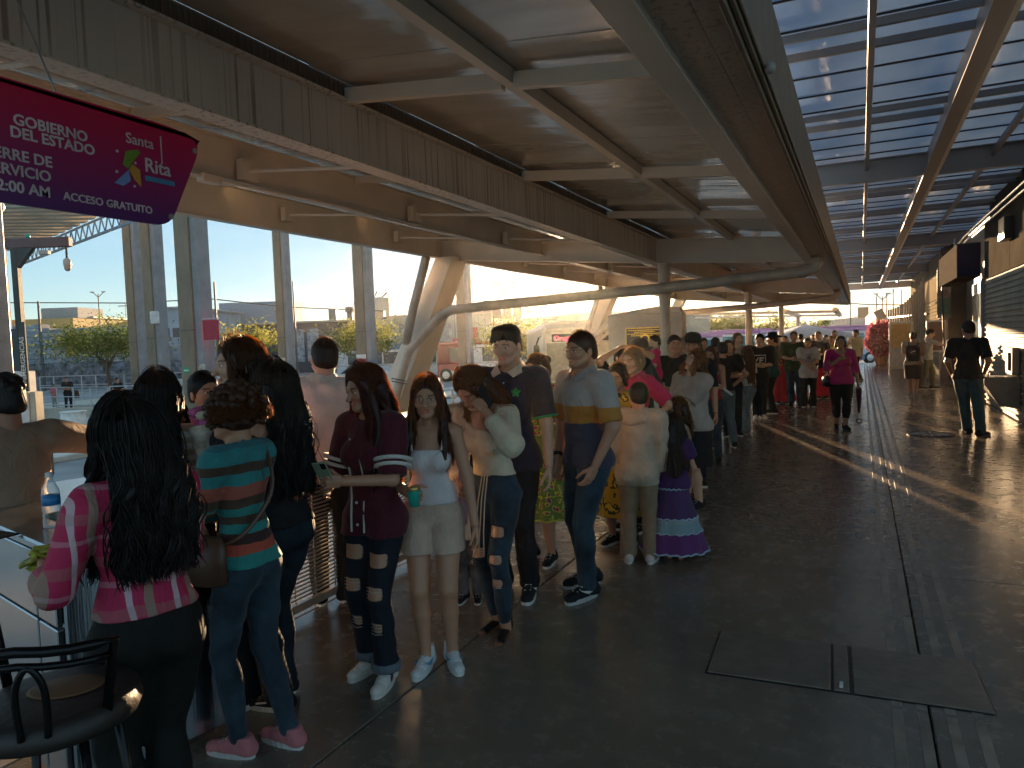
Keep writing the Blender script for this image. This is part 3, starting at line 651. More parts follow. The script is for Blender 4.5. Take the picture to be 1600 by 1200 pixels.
# ---- hand rails and low walls of the far platforms ------------------
def rail(p0, p1, lab, z0=ZR, h_=1.05, n=8, grp='steel hand rails of the far platforms'):
    M, L_ = segM(p0, p1); o = empty('hand_rail', (0, 0, 0), 0, lab, 'railing', grp); o.matrix_world = Matrix.Translation((0, 0, 0))
    for k in range(n+1):
        x = L_*k/n; MB().tube([M @ Vector((x, 0, z0)), M @ Vector((x, 0, z0+h_))], .035, 6).build('upright', GALV, o)
    for z in (h_, h_*.62, h_*.28): MB().tube([M @ Vector((0, 0, z0+z)), M @ Vector((L_, 0, z0+z))], .03, 6).build('rail_bar', GALV, o)
    return o
rail(spot(60, 36), spot(165, 34), 'short steel hand rail in front of the two waiting people at far left', ZR, 1.2, 4)
rail(spot(168, 32), spot(300, 32), 'steel hand rail before the woman with the red bag', ZR, 1.3, 5)
rail(spot(60, 46), spot(330, 44), 'long pale hand rail below the stone embankment', ZR, 1.5, 12)
rail(spot(430, 36), spot(520, 36), 'steel hand rail left of the man in the white shirt', ZR, 1.1, 4)
rail(spot(668, 22), spot(722, 22), 'steel hand rail right of the leaning strut', ZR, 1.25, 3)
rail(spot(738, 22), spot(800, 21), 'steel hand rail between the column and the young man', ZR, 1.25, 3)
LW = mat('low_wall', (.45, .40, .34), .85, var=.12, nscale=1.2, bump=.2)
for (a, b, d, h_, lab) in ((60, 320, 30, .55, 'low pale parapet wall under the hand rail at far left'), (330, 520, 26, .75, 'low pale parapet wall behind the women at left'), (640, 830, 19, .85, 'low pale parapet wall behind the young man')):
    M, L_ = segM(spot(a, d, ZR), spot(b, d, ZR)); mb = MB(); mb.bbox(0, L_, 0, .25, 0, h_, .02, M); tag(mb.build('parapet_wall', LW), lab, 'wall')
# white barrel
br = empty('white_barrel', spot(108, 21, ZR), 0, 'white plastic barrel standing at the platform edge on the left', 'barrel')
mb = MB(); mb.lathe([(.30, 0), (.31, .05), (.33, .2), (.33, .33), (.345, .36), (.33, .39), (.33, .66), (.345, .69), (.33, .72), (.33, .9), (.31, 1.0), (.32, 1.03), (.29, 1.04)], n=28); mb.build('drum', mat('barrel_white', (.78, .76, .72), .4), br, True)
mb = MB(); mb.lathe([(.345, 1.035), (.345, 1.065), (.30, 1.07)], n=28); mb.build('lid', mat('lid_white', (.7, .68, .65), .4), br)

# ---- buildings and embankment --------------------------------------
def facade(x0, d0, x1, d1, ytop, name, lab, m_, cat='building', thick=14, zb=None, cap=None):
    p0, p1 = spot(x0, d0, ZR), spot(x1, d1, ZR); M, L_ = segM(p0, p1)
    z = zat((x0+x1)/2, ytop, (d0+d1)/2)-ZR; o = empty(name, p0, 0, lab, cat); o.matrix_world = M
    MB().bbox(0, L_, 0, thick, 0, z, .05).build('wall', m_, o)
    if cap: MB().bbox(-.3, L_+.3, -.25, thick+.3, z+.01, z+.22, .03).build('roof', cap, o)
    return o, L_, z, M
ROOFP = mat('pale_roof', (.50, .46, .42), .6)
o, L_, z, M = facade(338, 84, 545, 84, 506, 'dark_warehouse', 'long dark slate-blue warehouse with two pale portrait murals', mat('slate', (.055, .068, .10), .7, var=.1, nscale=.3), cap=ROOFP)
for k in range(1, 14): MB().box(L_*k/14-.02, L_*k/14+.02, -.03, -.005, .1, z-.2).build('wall_joint', mat('slate_dark', (.03, .035, .05), .7), o)
for (a, b) in ((.62, .69), (.73, .80)): MB().bbox(L_*a-.6, L_*a+.75, -.12, -.04, 1.3, z-.7, .02).build('mural', mat('mural', (.55, .58, .62), .8, var=.5, nscale=2.5, col2=(.12, .14, .18)), o)
MB().bbox(.2, 8.8, 1, 6, z+.23, z+2.7, .05).build('roof_box', mat('roofbox', (.30, .35, .42), .8), o)
for x in (13, 18.5, 26, 29, 36): MB().bbox(x, x+.9*rnd.uniform(.7, 1.3), 1, 2, z+.23, z+rnd.uniform(.9, 1.8), .03).build('roof_vent', mat('vent_grey', (.2, .22, .24), .6), o)
for x in (15.3, 26.4): mb = MB(); mb.lathe([(.3, 0), (.3, .9), (.5, 1.0), (.45, 1.5), (.05, 1.6)], (x, 1.6, z+.23), 10); mb.build('turbine_vent', mat('turb', (.12, .13, .12), .5), o)
GR = mat('mural_wall', (.34, .42, .38), .8, var=.12, nscale=.3)
o, L_, z, M = facade(590, 88, 770, 84, 493, 'mural_building', 'long pale green building painted with green and red murals', GR, cap=ROOFP)
for (a, b, za, zb_, c, n_) in ((.30, .44, .4, 4.2, (.08, .50, .22), 'green'), (.0, .09, .3, 3.6, (.12, .52, .28), 'green2'), (.46, .60, .3, 2.6, (.25, .30, .30), 'grey'), (.66, .74, .3, 3.4, (.68, .10, .12), 'red'), (.75, .88, 1.2, 4.6, (.72, .16, .14), 'red2'), (.6, .66, 2.2, 5.2, (.42, .46, .44), 'pale')):
    MB().box(L_*a, L_*b, -.04, -.005, za, zb_).build('mural_patch', mat('mural_'+n_, c, .8, var=.35, nscale=.8), o)
text_mesh('lettering', 'DE P', 1.5, frame((1, 0, 0), (0, 0, 1), (0, -1, 0), (.6, -.06, z-1.9)), mat('letter_slate', (.12, .17, .22), .7), o, .01, .02)
for k in range(1, 18): MB().box(L_*k/18-.03, L_*k/18+.03, -.05, -.042, .1, z-.1).build('wall_joint', mat('joint_green', (.2, .25, .23), .8), o)
o, L_, z, M = facade(770, 80, 905, 62, 500, 'low_sheds', 'low teal-grey sheds behind the trees and the bus', mat('teal_grey', (.20, .26, .25), .8, var=.15, nscale=.4), cap=ROOFP)
# three framed hoardings on the roof
for k, px in enumerate((778, 794, 810)):
    p = spot(px, 74, ZR); o = empty('roof_hoarding', p, YAW, ('left', 'middle', 'right')[k]+' one of the three small dark hoardings above the trees', 'hoarding', 'hoardings on the shed roof')
    z0, z1 = zat(px, 497, 74)-ZR, zat(px, 473-(k == 2)*2, 74)-ZR
    MB().bbox(-.42, .42, -.1, .1, z0, z1, .03).build('board', mat('hoarding_grey', (.09, .12, .12), .7, var=.2), o)
    for sx in (-.38, .38): MB().tube([(sx, .12, 0), (sx, .12, z1)], .06, 5).build('leg', DARKM, o)
p = spot(835, 74, ZR); o = empty('scaffold_frame', p, YAW, 'open dark scaffold frame right of the roof hoardings', 'scaffold')
for x in (-1.4, -.5, .5, 1.4): MB().tube([(x, 0, 0), (x, 0, zat(835, 478, 74)-ZR)], .06, 5).build('upright', DARKM, o)
for z_ in (478, 486): MB().tube([(-1.5, 0, zat(835, z_, 74)-ZR), (1.5, 0, zat(835, z_, 74)-ZR)], .05, 5).build('ledger', DARKM, o)
# water tank behind
p = spot(596, 96, ZR); o = empty('water_tank', p, 0, 'squat grey-green water tank with aerials on the roof line', 'water tank')
h0 = zat(596, 487, 96)-ZR; h1 = zat(596, 466, 96)-ZR
mb = MB(); mb.lathe([(1.35, h0-4), (1.35, h1-.2), (1.2, h1), (.1, h1+.15)], n=20); mb.build('tank', mat('tank_green', (.25, .32, .30), .6), o, True)
mb = MB(); mb.bar((-.9, 0, h1), (-.3, 0, h1+.9), .15, .1); mb.bar((.3, 0, h1), (1.3, 0, h1+.7), .3, .08); mb.build('aerial', DARKM, o)
# stone embankment with terraces
em = empty('embankment', (0, 0, 0), 0, 'stepped grey stone embankment behind the tree at left', 'embankment')
SM = mat('embank_stone', (.30, .33, .37), .9, var=.25, nscale=1.0, bump=.5, bscale=6)
SMb = mat('embank_rubble', (.17, .18, .21), .95, var=.5, nscale=2.4, bump=.8, bscale=5)
p0, p1 = spot(-30, 62, ZR), spot(345, 62, ZR); M, L_ = segM(p0, p1)
MB().bbox(0, L_, 0, 1.5, 0, zat(150, 566, 62)-ZR, .06, M).build('rubble_course', SMb, em)
for k in range(9):
    z0 = zat(150, 566-7*k+.0, 62)-ZR+.01; z1 = zat(150, 559-7*k, 62)-ZR
    xr = L_*(.62-.045*k) if k > 3 else L_*.74+k*.3
    for j in range(int(xr/2.4)):
        MB().bbox(j*2.4+.02+(k % 2)*.7, j*2.4+2.38+(k % 2)*.7, .12*k+rnd.uniform(0, .05), .12*k+1.2, z0, z1, .05, M).build('stone_block', SM, em)
MB().bbox(0, L_, 1.3, 12, 0, zat(150, 540, 62)-ZR, .2, M).build('fill', SM, em)
MB().bbox(0, L_*.55, 2.6, 12, 0, zat(80, 512, 62)-ZR, .2, M).build('fill', SM, em)
YE_ = mat('ochre_wall', (.55, .36, .14), .8)
o, L_, z, M = facade(-20, 78, 118, 78, 499, 'ochre_building', 'low ochre building above the stone embankment', YE_)
MB().bbox(5.5, 9.5, 1, 6, z+.01, z+1.2, .05).build('upper_room', mat('grey_room', (.35, .35, .35), .8), o)
MB().bbox(2.5, 3.2, -1, -.9, z-3, z+.6, .05).build('parapet', YE_, o)
o, L_, z, M = facade(118, 82, 148, 82, 498, 'grey_house', 'small pale grey house next to the ochre building', mat('grey_house_wall', (.42, .41, .39), .8), cap=ROOFP)
o, L_, z, M = facade(148, 95, 215, 92, 500, 'brick_house', 'salmon brick houses beyond the tree', mat('salmon', (.48, .29, .20), .85, var=.3, nscale=.6))
o, L_, z, M = facade(248, 70, 296, 70, 483, 'rendered_building', 'tall pale grey building seen between two concrete columns', mat('pale_render', (.38, .43, .50), .85, var=.12, nscale=.5), cap=ROOFP)
for k in range(3): MB().box(.4+1.1*k, 1.2+1.1*k, -.03, -.005, 4.3, 5.2).build('window', mat('far_window', (.08, .1, .13), .2), o)
# poles, lamps and wires
def pole(px, d, ytop, lab, arms=0, r_=.09, grp='street poles on the skyline', base=ZR, cross=False):
    p = spot(px, d, base); z = zat(px, ytop, d)-base; o = empty('street_pole', p, YAW, lab, 'pole', grp)
    MB().tube([(0, 0, 0), (0, 0, z)], [r_, r_*.6], 6).build('shaft', mat('pole_dark', (.08, .085, .09), .6), o)
    for a in range(arms):
        s_ = -1 if a else 1; mb = MB(); mb.tube([(0, 0, z-.3), (s_*.55, 0, z+.2)], .035, 5); mb.bbox(s_*.55-.2, s_*.55+.2, -.09, .09, z+.18, z+.26, .02); mb.build('lamp_arm', MATS['pole_dark'], o)
    if cross: MB().bar((-.9, 0, z-.4), (.9, 0, z-.4), .1, .1).build('crossarm', MATS['pole_dark'], o)
    return o
pole(66, 60, 471, 'dark wooden pole above the embankment', 0, .14); pole(160, 70, 460, 'twin-lamp street pole above the left tree', 2)
pole(201, 90, 473, 'thin skyline pole beside the leftmost slim column', 0, .06, cross=True); pole(85, 90, 489, 'small far pole over the ochre building', 0, .06, cross=True)
pole(341, 60, 441, 'dark pole right of the thick column', 0, .13); pole(463, 40, 440, 'slim lamp pole beside the fourth column', 0, .07)
pole(539, 90, 460, 'radio mast on the warehouse skyline', 0, .05); pole(556, 70, 470, 'curved street lamp above the warehouse', 1, .06)
pole(712, 60, 440, 'slim dark pole behind the leaning strut', 0, .06); pole(791, 45, 447, 'tall twin-lamp pole above the hoardings', 2, .06)
for (px, yt, lab, a) in ((1329, 457, 'dark pole at the right of the canopy corner', 0), (1370, 462, 'thin pole with a small box', 0), (1379, 463, 'twin-arm lamp pole by the far grey hall', 2), (1385, 458, 'dark pole beside the twin-arm lamp', 0), (1396, 452, 'pole with a grey cylinder transformer', 0), (1409, 452, 'dark pole left of the lit siding', 0), (1424, 450, 'thick pole with a cross beam', 0)):
    pole(px, 62, yt, lab, a, .06)
p = spot(1401, 62, ZR); o = empty('transformer', p, 0, 'grey cylindrical transformer hung high between two poles', 'transformer'); mb = MB(); mb.lathe([(.3, 7.0), (.38, 7.1), (.38, 9.5), (.2, 9.7)], n=12); mb.build('can', mat('trafo', (.3, .32, .36), .5), o)
mb = MB(); mb.tube([D(1318, 473, 62), D(1350, 475.5, 62), D(1395, 476, 62), D(1440, 477, 62)], .04, 4); tag(mb.build('overhead_wire', DARKM), 'sagging overhead wire across the sky gap at right', 'wire')
mb = MB(); mb.tube([D(-20, 473, 70), D(80, 473, 70), D(200, 473.5, 70), D(330, 467, 66), D(450, 480, 75), D(600, 486, 80)], .05, 4); tag(mb.build('overhead_wire', DARKM), 'overhead wire across the sky at left', 'wire')
# far grey hall and low city on the right, hill
o, L_, z, M = facade(1352, 120, 1440, 95, 492, 'grey_hall', 'large grey hall with a sloping roof beyond the buses', mat('hall_grey', (.20, .21, .23), .7))
mb = MB(); mb.prism([(0, z+.01), (L_, z+.01), (L_, z+5.6)], 14, Matrix(((1, 0, 0, 0), (0, 0, 1, 0), (0, 1, 0, 0), (0, 0, 0, 1)))); mb.build('gable', MATS['hall_grey'], o)
o, L_, z, M = facade(1322, 150, 1362, 150, 497, 'blue_blocks', 'cluster of bluish blocks far behind the right bus', mat('blue_block', (.25, .30, .36), .8, var=.4, nscale=.2))
MB().bbox(L_*.45, L_*.85, -.4, 0, z, z+2.2, .05).build('billboard', DARKM, o)
hl = MB(); hv = []; hf = []; nx = 60
for i in range(nx):
    a = -1.25+i*(1.75/(nx-1)); d = 300
    h_ = 18+16*math.sin(a*3.1+1)+9*math.sin(a*9.7)+5*math.sin(a*23); h_ = min(11, max(2, h_*.26))
    hv += [(math.sin(a)*d, math.cos(a)*d, -3), (math.sin(a)*d*1.15, math.cos(a)*d*1.15, h_)]
for i in range(nx-1): hf.append((2*i, 2*i+2, 2*i+3, 2*i+1))
hl.add(hv, hf); struct(hl.build('hills', mat('hill_haze', (.28, .24, .20), .95, var=.2, nscale=.01), smooth=True))

# ---- trees ----------------------------------------------------------
LEAF = {}
def leafmat(k, a, b):
    if k in LEAF: return LEAF[k]
    m, t, bs = newmat('leaf_'+k); N = t.nodes.new; K = t.links.new
    t.nodes.remove(bs); o_ = t.nodes['Material Output']
    g = N('ShaderNodeNewGeometry'); r_ = N('ShaderNodeValToRGB'); r_.color_ramp.elements[0].color = c4(a); r_.color_ramp.elements[1].color = c4(b); K(g.outputs['Random Per Island'], r_.inputs['Fac'])
    d_ = N('ShaderNodeBsdfDiffuse'); tr = N('ShaderNodeBsdfTranslucent'); K(r_.outputs[0], d_.inputs['Color']); K(r_.outputs[0], tr.inputs['Color'])
    s = N('ShaderNodeMixShader'); s.inputs[0].default_value = .5; K(d_.outputs[0], s.inputs[1]); K(tr.outputs[0], s.inputs[2]); K(s.outputs[0], o_.inputs['Surface'])
    LEAF[k] = m; return m
BARK = mat('bark', (.12, .085, .06), .9, bump=.4, bscale=20)
def tree(loc, h_, rx, rz_, lab, n=3500, leaf=.16, key='green', seed=1, zc=.62, trunk=.14, grp=None):
    rs_ = np.random.RandomState(seed); o = empty('tree', loc, 0, lab, 'tree', grp)
    mb = MB(); mb.tube(bezpts([(0, 0, 0), (.08, .03, h_*.2), (-.05, 0, h_*.38), (0, .05, h_*.5)], 3), [trunk*(1-.05*k) for k in range(10)], 8)
    ends = []
    for k in range(9):
        a = rs_.uniform(0, 6.28); r0 = rs_.uniform(.45, .95)*rx; z1 = h_*rs_.uniform(.55, .92)
        pts = bezpts([(0, 0, h_*rs_.uniform(.3, .5)), (math.cos(a)*r0*.4, math.sin(a)*r0*.4, h_*.55), (math.cos(a)*r0, math.sin(a)*r0, z1)], 3)
        mb.tube(pts, [trunk*.5*(1-.12*i) for i in range(len(pts))], 5); ends += [pts[-1], pts[-3], pts[-2]]
    mb.build('trunk', BARK, o, True)
    cl = [Vector((rs_.normal(0, .45)*rx, rs_.normal(0, .45)*rx, h_*zc+rs_.normal(0, .42)*rz_)) for _ in range(22)]+ends
    c = np.array([tuple(x) for x in cl]); idx = rs_.randint(0, len(c), n); sc = rs_.uniform(.12, .34, len(c))*rx
    P = c[idx]+rs_.normal(0, 1, (n, 3))*sc[idx][:, None]*np.array([1, 1, .55])
    u = rs_.normal(0, 1, (n, 3)); u /= np.linalg.norm(u, axis=1)[:, None]; v_ = np.cross(u, rs_.normal(0, 1, (n, 3))); v_ /= np.linalg.norm(v_, axis=1)[:, None]
    s_ = (leaf*rs_.uniform(.5, 1.2, n))[:, None]
    V = np.stack([P-u*s_, P+v_*s_*.45, P+u*s_, P-v_*s_*.45], 1).reshape(-1, 3); Fc = np.arange(n*4).reshape(n, 4)
    me = mesh_np('crown', V, Fc, False); link('crown', me, leafmat(key, *{'green': ((.05, .085, .02), (.17, .22, .06)), 'lime': ((.12, .14, .03), (.30, .30, .07)), 'dark': ((.03, .06, .015), (.10, .15, .03)), 'pink': ((.35, .03, .10), (.62, .12, .22))}[key]), o)
    return o
def gtree(px, d, ytop, halfw, lab, **k):
    h_ = zat(px, ytop, d)-ZR; return tree(spot(px, d, ZR), h_, halfw*d/F, k.pop('rz', h_*.2), lab, **k)
gtree(167, 44, 487, 72, 'broad leafy green tree before the embankment at left', n=7500, leaf=.105, key='green', seed=3, rz=.75, zc=.66)
gtree(384, 46, 503, 50, 'yellow-green tree between the thick column and the fourth column', n=5200, leaf=.10, key='lime', seed=4, rz=.7, zc=.7)
gtree(572, 46, 494, 60, 'yellow-green tree behind the column with the red band', n=5600, leaf=.10, key='lime', seed=5, rz=.75, zc=.7)
gtree(805, 40, 494, 62, 'backlit loose tree behind the young man', n=5200, leaf=.09, key='lime', seed=6, rz=.8, zc=.68)
for k, (px, yt, hw, d) in enumerate(((1075, 487, 30, 70), (1118, 489, 30, 72), (1150, 484, 26, 75), (1196, 491, 34, 76), (1262, 500, 30, 80), (1015, 490, 26, 72))):
    gtree(px, d, yt, hw, ('full green tree right of the pale memorial block', 'green tree behind the third leaning strut', 'green tree left of the second round post', 'yellow-green tree between the second and third posts', 'low green tree beyond the blue tent', 'green tree behind the memorial block')[k], n=3600, leaf=.19, key=('green', 'lime')[k % 2], seed=20+k, rz=1.3, zc=.6, grp='trees beyond the buses')
# bougainvillea in a pot
bo = empty('bougainvillea', spot(1376, 36, 0), 0, 'big round pink flowering bush in a pot by the picket fence', 'shrub')
mb = MB(); mb.lathe([(.22, 0), (.32, .35), (.34, .38), (.30, .38)], n=18); mb.build('pot', mat('terracotta', (.35, .17, .1), .8), bo)
mb = MB()
for k in range(6): a = k*1.05; mb.tube([(0, 0, .3), (.2*math.cos(a), .2*math.sin(a), .9), (.5*math.cos(a), .5*math.sin(a), 1.5)], .02, 5)
mb.build('stem', BARK, bo)
rs_ = np.random.RandomState(9); n = 5200; u = rs_.normal(0, 1, (n, 3)); u /= np.linalg.norm(u, axis=1)[:, None]; ang = np.arctan2(u[:, 1], u[:, 0])
rr_ = (rs_.uniform(.25, 1, n)**.33)*(1+.14*np.sin(ang*5+u[:, 2]*6)); P = u*rr_[:, None]*np.array([.68, .68, .88])+np.array([0, 0, 1.25])
w1 = rs_.normal(0, 1, (n, 3)); w1 /= np.linalg.norm(w1, axis=1)[:, None]; w2 = np.cross(w1, rs_.normal(0, 1, (n, 3))); w2 /= np.linalg.norm(w2, axis=1)[:, None]
V = np.stack([P-w1*.07, P+w2*.04, P+w1*.07, P-w2*.04], 1).reshape(-1, 3)
me = mesh_np('blossom', V, np.arange(n*4).reshape(n, 4), False); link('blossom', me, leafmat('pink', (.22, .08, .07), (.60, .16, .26)), bo)
link('blossom', me.copy(), None, None) if False else None

# ---- buses ----------------------------------------------------------
TY = mat('tyre', (.02, .02, .02), .8); GLB = mat('bus_glass', (.05, .09, .12), .08, .2); 
def bus(loc, rz, lab, body, roofc, skirt=None, Ln=11.5, hh=3.0, led=None, front='x', bw=2.5, glass=None, grp='city buses in the terminal'):
    """bus along local +x, front at x=0; side towards -y"""
    gl = glass or GLB
    o = empty('bus', loc, rz, lab, 'bus', grp); w_ = bw
    mb = MB(); mb.bbox(0, Ln, 0, w_, .32, 1.25, .08); mb.bbox(.02, Ln-.02, .03, w_-.03, 1.26, hh-.25, .06); mb.build('body', body, o)
    MB().bbox(0, Ln, -.01, w_+.01, hh-.42, hh-.05, .14).build('roof', roofc, o); MB().bbox(2, Ln-2, .4, w_-.4, hh-.04, hh+.12, .05).build('roof_hatch', roofc, o)
    if skirt: MB().bbox(.3, Ln-.3, -.02, -.005, .34, .75, .003).build('skirt', skirt, o)
    nw = int((Ln-1.2)/1.35)
    for k in range(nw): MB().bbox(.9+k*1.35, .9+k*1.35+1.22, -.015, .028, 1.4, hh-.5, .01).build('window', gl, o)
    MB().bbox(-.03, .015, .15, w_-.15, 1.15, hh-.75, .01).build('windscreen', gl, o)
    MB().bbox(-.03, .015, .35, w_-.35, hh-.72, hh-.42, .01).build('destination_box', mat('dest_dark', (.03, .03, .035), .3), o)
    if led: text_mesh('led_text', led, .26, frame((0, -1, 0), (0, 0, 1), (-1, 0, 0), (-.035, w_-.42, hh-.66)), emis('led_red', (1, .04, .10), .55), o, .002, .01)
    for y_ in (.2, w_-.45): MB().bbox(-.03, .01, y_, y_+.25, .6, .78, .02).build('headlight', mat('lamp_glass', (.7, .7, .65), .2), o)
    MB().bbox(-.06, .01, .05, w_-.05, .28, .5, .03).build('bumper', TY, o)
    for x_ in (2.2, Ln-3.0):
        for y_ in (-.03, w_-.27):
            Mx = Matrix.Translation((x_, y_, .46)) @ Matrix.Rotation(R(-90), 4, 'X')
            mb = MB(); mb.lathe([(.46, 0), (.48, .04), (.48, .26), (.46, .30)], n=20, M=Mx @ Matrix.Translation((0, 0, 0))); wh = mb.build('wheel', TY, o, True)
            mb = MB(); mb.lathe([(.1, -.03), (.24, -.012), (.27, -.004)], n=14, M=Mx); mb.build('rim', GALV, wh)
    for y_, s_ in ((-.05, -1), (w_+.05, 1)):
        mb = MB(); mb.tube([(.1, y_, hh-.5), (-.35, y_+s_*.12, hh-.55), (-.45, y_+s_*.22, hh-.8)], .035, 6); mb.bbox(-.52, -.38, y_+s_*.22-.11, y_+s_*.22+.11, hh-1.35, hh-.8, .03); mb.build('mirror', DARKM, o)
    return o
WB = mat('bus_white', (.62, .66, .70), .35); RB = mat('bus_red', (.34, .02, .045), .35); BB = mat('bus_blue', (.10, .25, .42), .4); PU = mat('bus_purple', (.42, .17, .38), .4); CB = mat('bus_cream', (.55, .50, .40), .4)
# picture right = camera right direction
crx = Vector((math.cos(YAW), math.sin(YAW), 0))
bus(spot(524, 54, ZR), YAW+R(-2), 'white bus with a blue roof behind the banded column', WB, BB, None, 11.5, 2.75)
bus(spot(682, 52, ZR), YAW+R(1), 'dark red bus right of the leaning strut', RB, RB, WB, 3.6, 2.9)
bus(spot(733, 50, ZR), YAW+R(-4), 'white and red bus end beside the red bus', WB, RB, RB, 5.5, 2.9)
# bus seen from the front, close
bus(spot(835, 25.5, ZR), YAW+R(90-172), 'x', CB, CB) if False else None
bus(spot(983, 27.5, ZR), YAW+R(90+2), 'cream city bus facing the queue with a red lit destination board', CB, CB, None, 11, 3.3, 'Oruga TTTT', bw=3.3, glass=mat('bus_glass_pale', (.30, .28, .22), .1, .1))
bus(spot(1205, 57, ZR), YAW+R(3), 'white bus with a purple roof behind the blue tent', WB, PU, BB, 11.0, 2.95, glass=mat('bus_glass_teal', (.07, .22, .28), .1))
bus(spot(1088, 62, ZR), YAW+R(6), 'white bus with a purple roof behind the second round post', WB, PU, BB, 9.0, 3.0, glass=MATS['bus_glass_teal'])
bus(spot(1000, 60, ZR), YAW+R(2), 'white bus with a purple roof behind the man in the black cap', WB, PU, BB, 7.0, 2.8, glass=MATS['bus_glass_teal'])
# parked cars seen between the columns
def car(loc, rz, lab, paint):
    o = empty('parked_car', loc, rz, lab, 'car', 'cars parked in the far lanes')
    prof = [(0, .35), (0, .75), (.15, .9), (1.1, 1.0), (1.7, 1.42), (3.0, 1.45), (3.7, 1.05), (4.2, .98), (4.3, .7), (4.3, .35)]
    mb = MB(); mb.prism(prof, 1.7, Matrix(((1, 0, 0, 0), (0, 0, 1, 0), (0, 1, 0, 0), (0, 0, 0, 1)))); mb.build('body', paint, o)
    mb = MB(); mb.prism([(1.28, 1.02), (1.78, 1.36), (2.9, 1.38), (3.45, 1.04)], 1.74, Matrix(((1, 0, 0, 0), (0, 0, 1, -.02), (0, 1, 0, 0), (0, 0, 0, 1)))); mb.build('window', GLB, o)
    for x_ in (.85, 3.4):
        for y_ in (-.03, 1.53):
            mb = MB(); mb.lathe([(.3, 0), (.32, .03), (.32, .17), (.3, .2)], n=16, M=Matrix.Translation((x_, y_, .32)) @ Matrix.Rotation(R(-90), 4, 'X')); mb.build('wheel', TY, o, True)
    return o
car(spot(268, 50, ZR), YAW, 'white car parked between two concrete columns', WB)
car(spot(408, 48, ZR), YAW+R(80), 'blue car parked left of the fourth column', BB)
car(spot(498, 46, ZR), YAW, 'white car low behind the man in the white shirt', WB)
car(spot(800, 44, ZR), YAW+R(30), 'pale grey car beside the bus mirror', mat('car_grey', (.45, .48, .52), .3))
# blue tent
tn = empty('canopy_tent', spot(1257, 38, 0), R(20), 'pale blue pyramid canopy tent behind the crowd', 'tent')
hz = zat(1257, 526, 38); ht = zat(1257, 507, 38); a = 2.05
mb = MB(); mb.add([(-a, -a, hz), (a, -a, hz), (a, a, hz), (-a, a, hz), (0, 0, ht), (-a, -a, hz-.12), (a, -a, hz-.12), (a, a, hz-.12), (-a, a, hz-.12)], [(0, 1, 4), (1, 2, 4), (2, 3, 4), (3, 0, 4), (5, 6, 1, 0), (6, 7, 2, 1), (7, 8, 3, 2), (8, 5, 0, 3)]); mb.build('top', mat('tent_blue', (.40, .50, .68), .7), tn)
for sx in (-a, a):
    for sy in (-a, a): MB().tube([(sx*.97, sy*.97, 0), (sx*.97, sy*.97, hz-.02)], .03, 6).build('leg', GALV, tn)
o = MB().bbox(-.6, .6, -.05, .05, 0, zat(1330, 540, 44)+.9, .01).build('green_screen', mat('screen_green', (.08, .42, .25), .6)); o.location = spot(1310, 44, ZR); tag(o, 'green cloth screen low behind the man in the yellow shirt', 'screen')
# ================================================================== NEAR FURNITURE
# ---- pink sign hung over the counter --------------------------------
def grad_mat():
    m, t, b = newmat('sign_gradient'); N = t.nodes.new; K = t.links.new
    tc = N('ShaderNodeTexCoord'); sx = N('ShaderNodeSeparateXYZ'); K(tc.outputs['Object'], sx.inputs[0])
    mr = N('ShaderNodeMapRange'); mr.inputs['From Min'].default_value = -.21; mr.inputs['From Max'].default_value = .2; K(sx.outputs['Z'], mr.inputs['Value'])
    r_ = N('ShaderNodeValToRGB'); e = r_.color_ramp.elements; e[0].position = .05; e[0].color = (.085, .006, .12, 1); e[1].position = .95; e[1].color = (.52, .0, .055, 1)
    x = e.new(.5); x.color = (.30, .004, .09, 1)
    K(mr.outputs[0], r_.inputs['Fac']); K(r_.outputs[0], b.inputs['Base Color']); b.inputs['Roughness'].default_value = .4
    return m
SX = -2.6
sg = empty('hanging_sign', (SX, 1.4, 2.44), 0, 'pink and purple government sign with rounded corners and white lettering', 'sign')
def rnd_poly(pts, rs):
    o = []; n = len(pts)
    for i, p in enumerate(pts):
        a = Vector(pts[i-1]); b = Vector(p); c = Vector(pts[(i+1) % n]); r_ = rs[i]
        if not r_: o.append(tuple(b)); continue
        p0 = b+(a-b).normalized()*r_; p1 = b+(c-b).normalized()*r_
        for k in range(7):
            t = k/6; q = p0*(1-t)**2+b*2*t*(1-t)+p1*t*t; o.append((q.x, q.y))
    return o
zt_, zb_ = .212, -.205
poly = rnd_poly([(-1.35, zb_-.015), (.735, zb_), (.925, zt_-.03), (.80, zt_), (-1.35, zt_+.0)], (0, .07, .09, .12, 0))
SF = frame((0, 1, 0), (0, 0, 1), (1, 0, 0), (0, 0, 0))     # sign plane: x along +Y world, y up, facing +X
mb = MB(); mb.prism(poly, .012, SF); mb.build('panel', grad_mat(), sg)
LWm = mat('sign_letters', (.62, .50, .52), .5)
def ST(s, x, z, size, bold=.03, al='LEFT'):
    text_mesh('lettering', s, size, SF @ Matrix.Translation((x, z, .014)), LWm, sg, .0012, bold, al)
ST('GOBIERNO', .395, .062, .052, .024, 'RIGHT'); ST('DEL ESTADO', .420, .018, .052, .024, 'RIGHT')
ST('CIERRE DE', .255, -.060, .052, .022, 'RIGHT'); ST('SERVICIO', .248, -.112, .052, .022, 'RIGHT'); ST('12:00 AM', .242, -.168, .052, .022, 'RIGHT')
ST('ACCESO GRATUITO', .287, -.166, .040, .018)
ST('Santa', .552, .098, .058, .006); ST('Rita', .628, .002, .078, .012)
MB().box(.015, .0165, .708, .713, .045, .158).build('long_stroke', LWm, sg)
MB().box(.0135, .0155, .628, .766, -.036, -.016).build('caption_bar', mat('bar_blue', (.05, .22, .38), .5), sg)
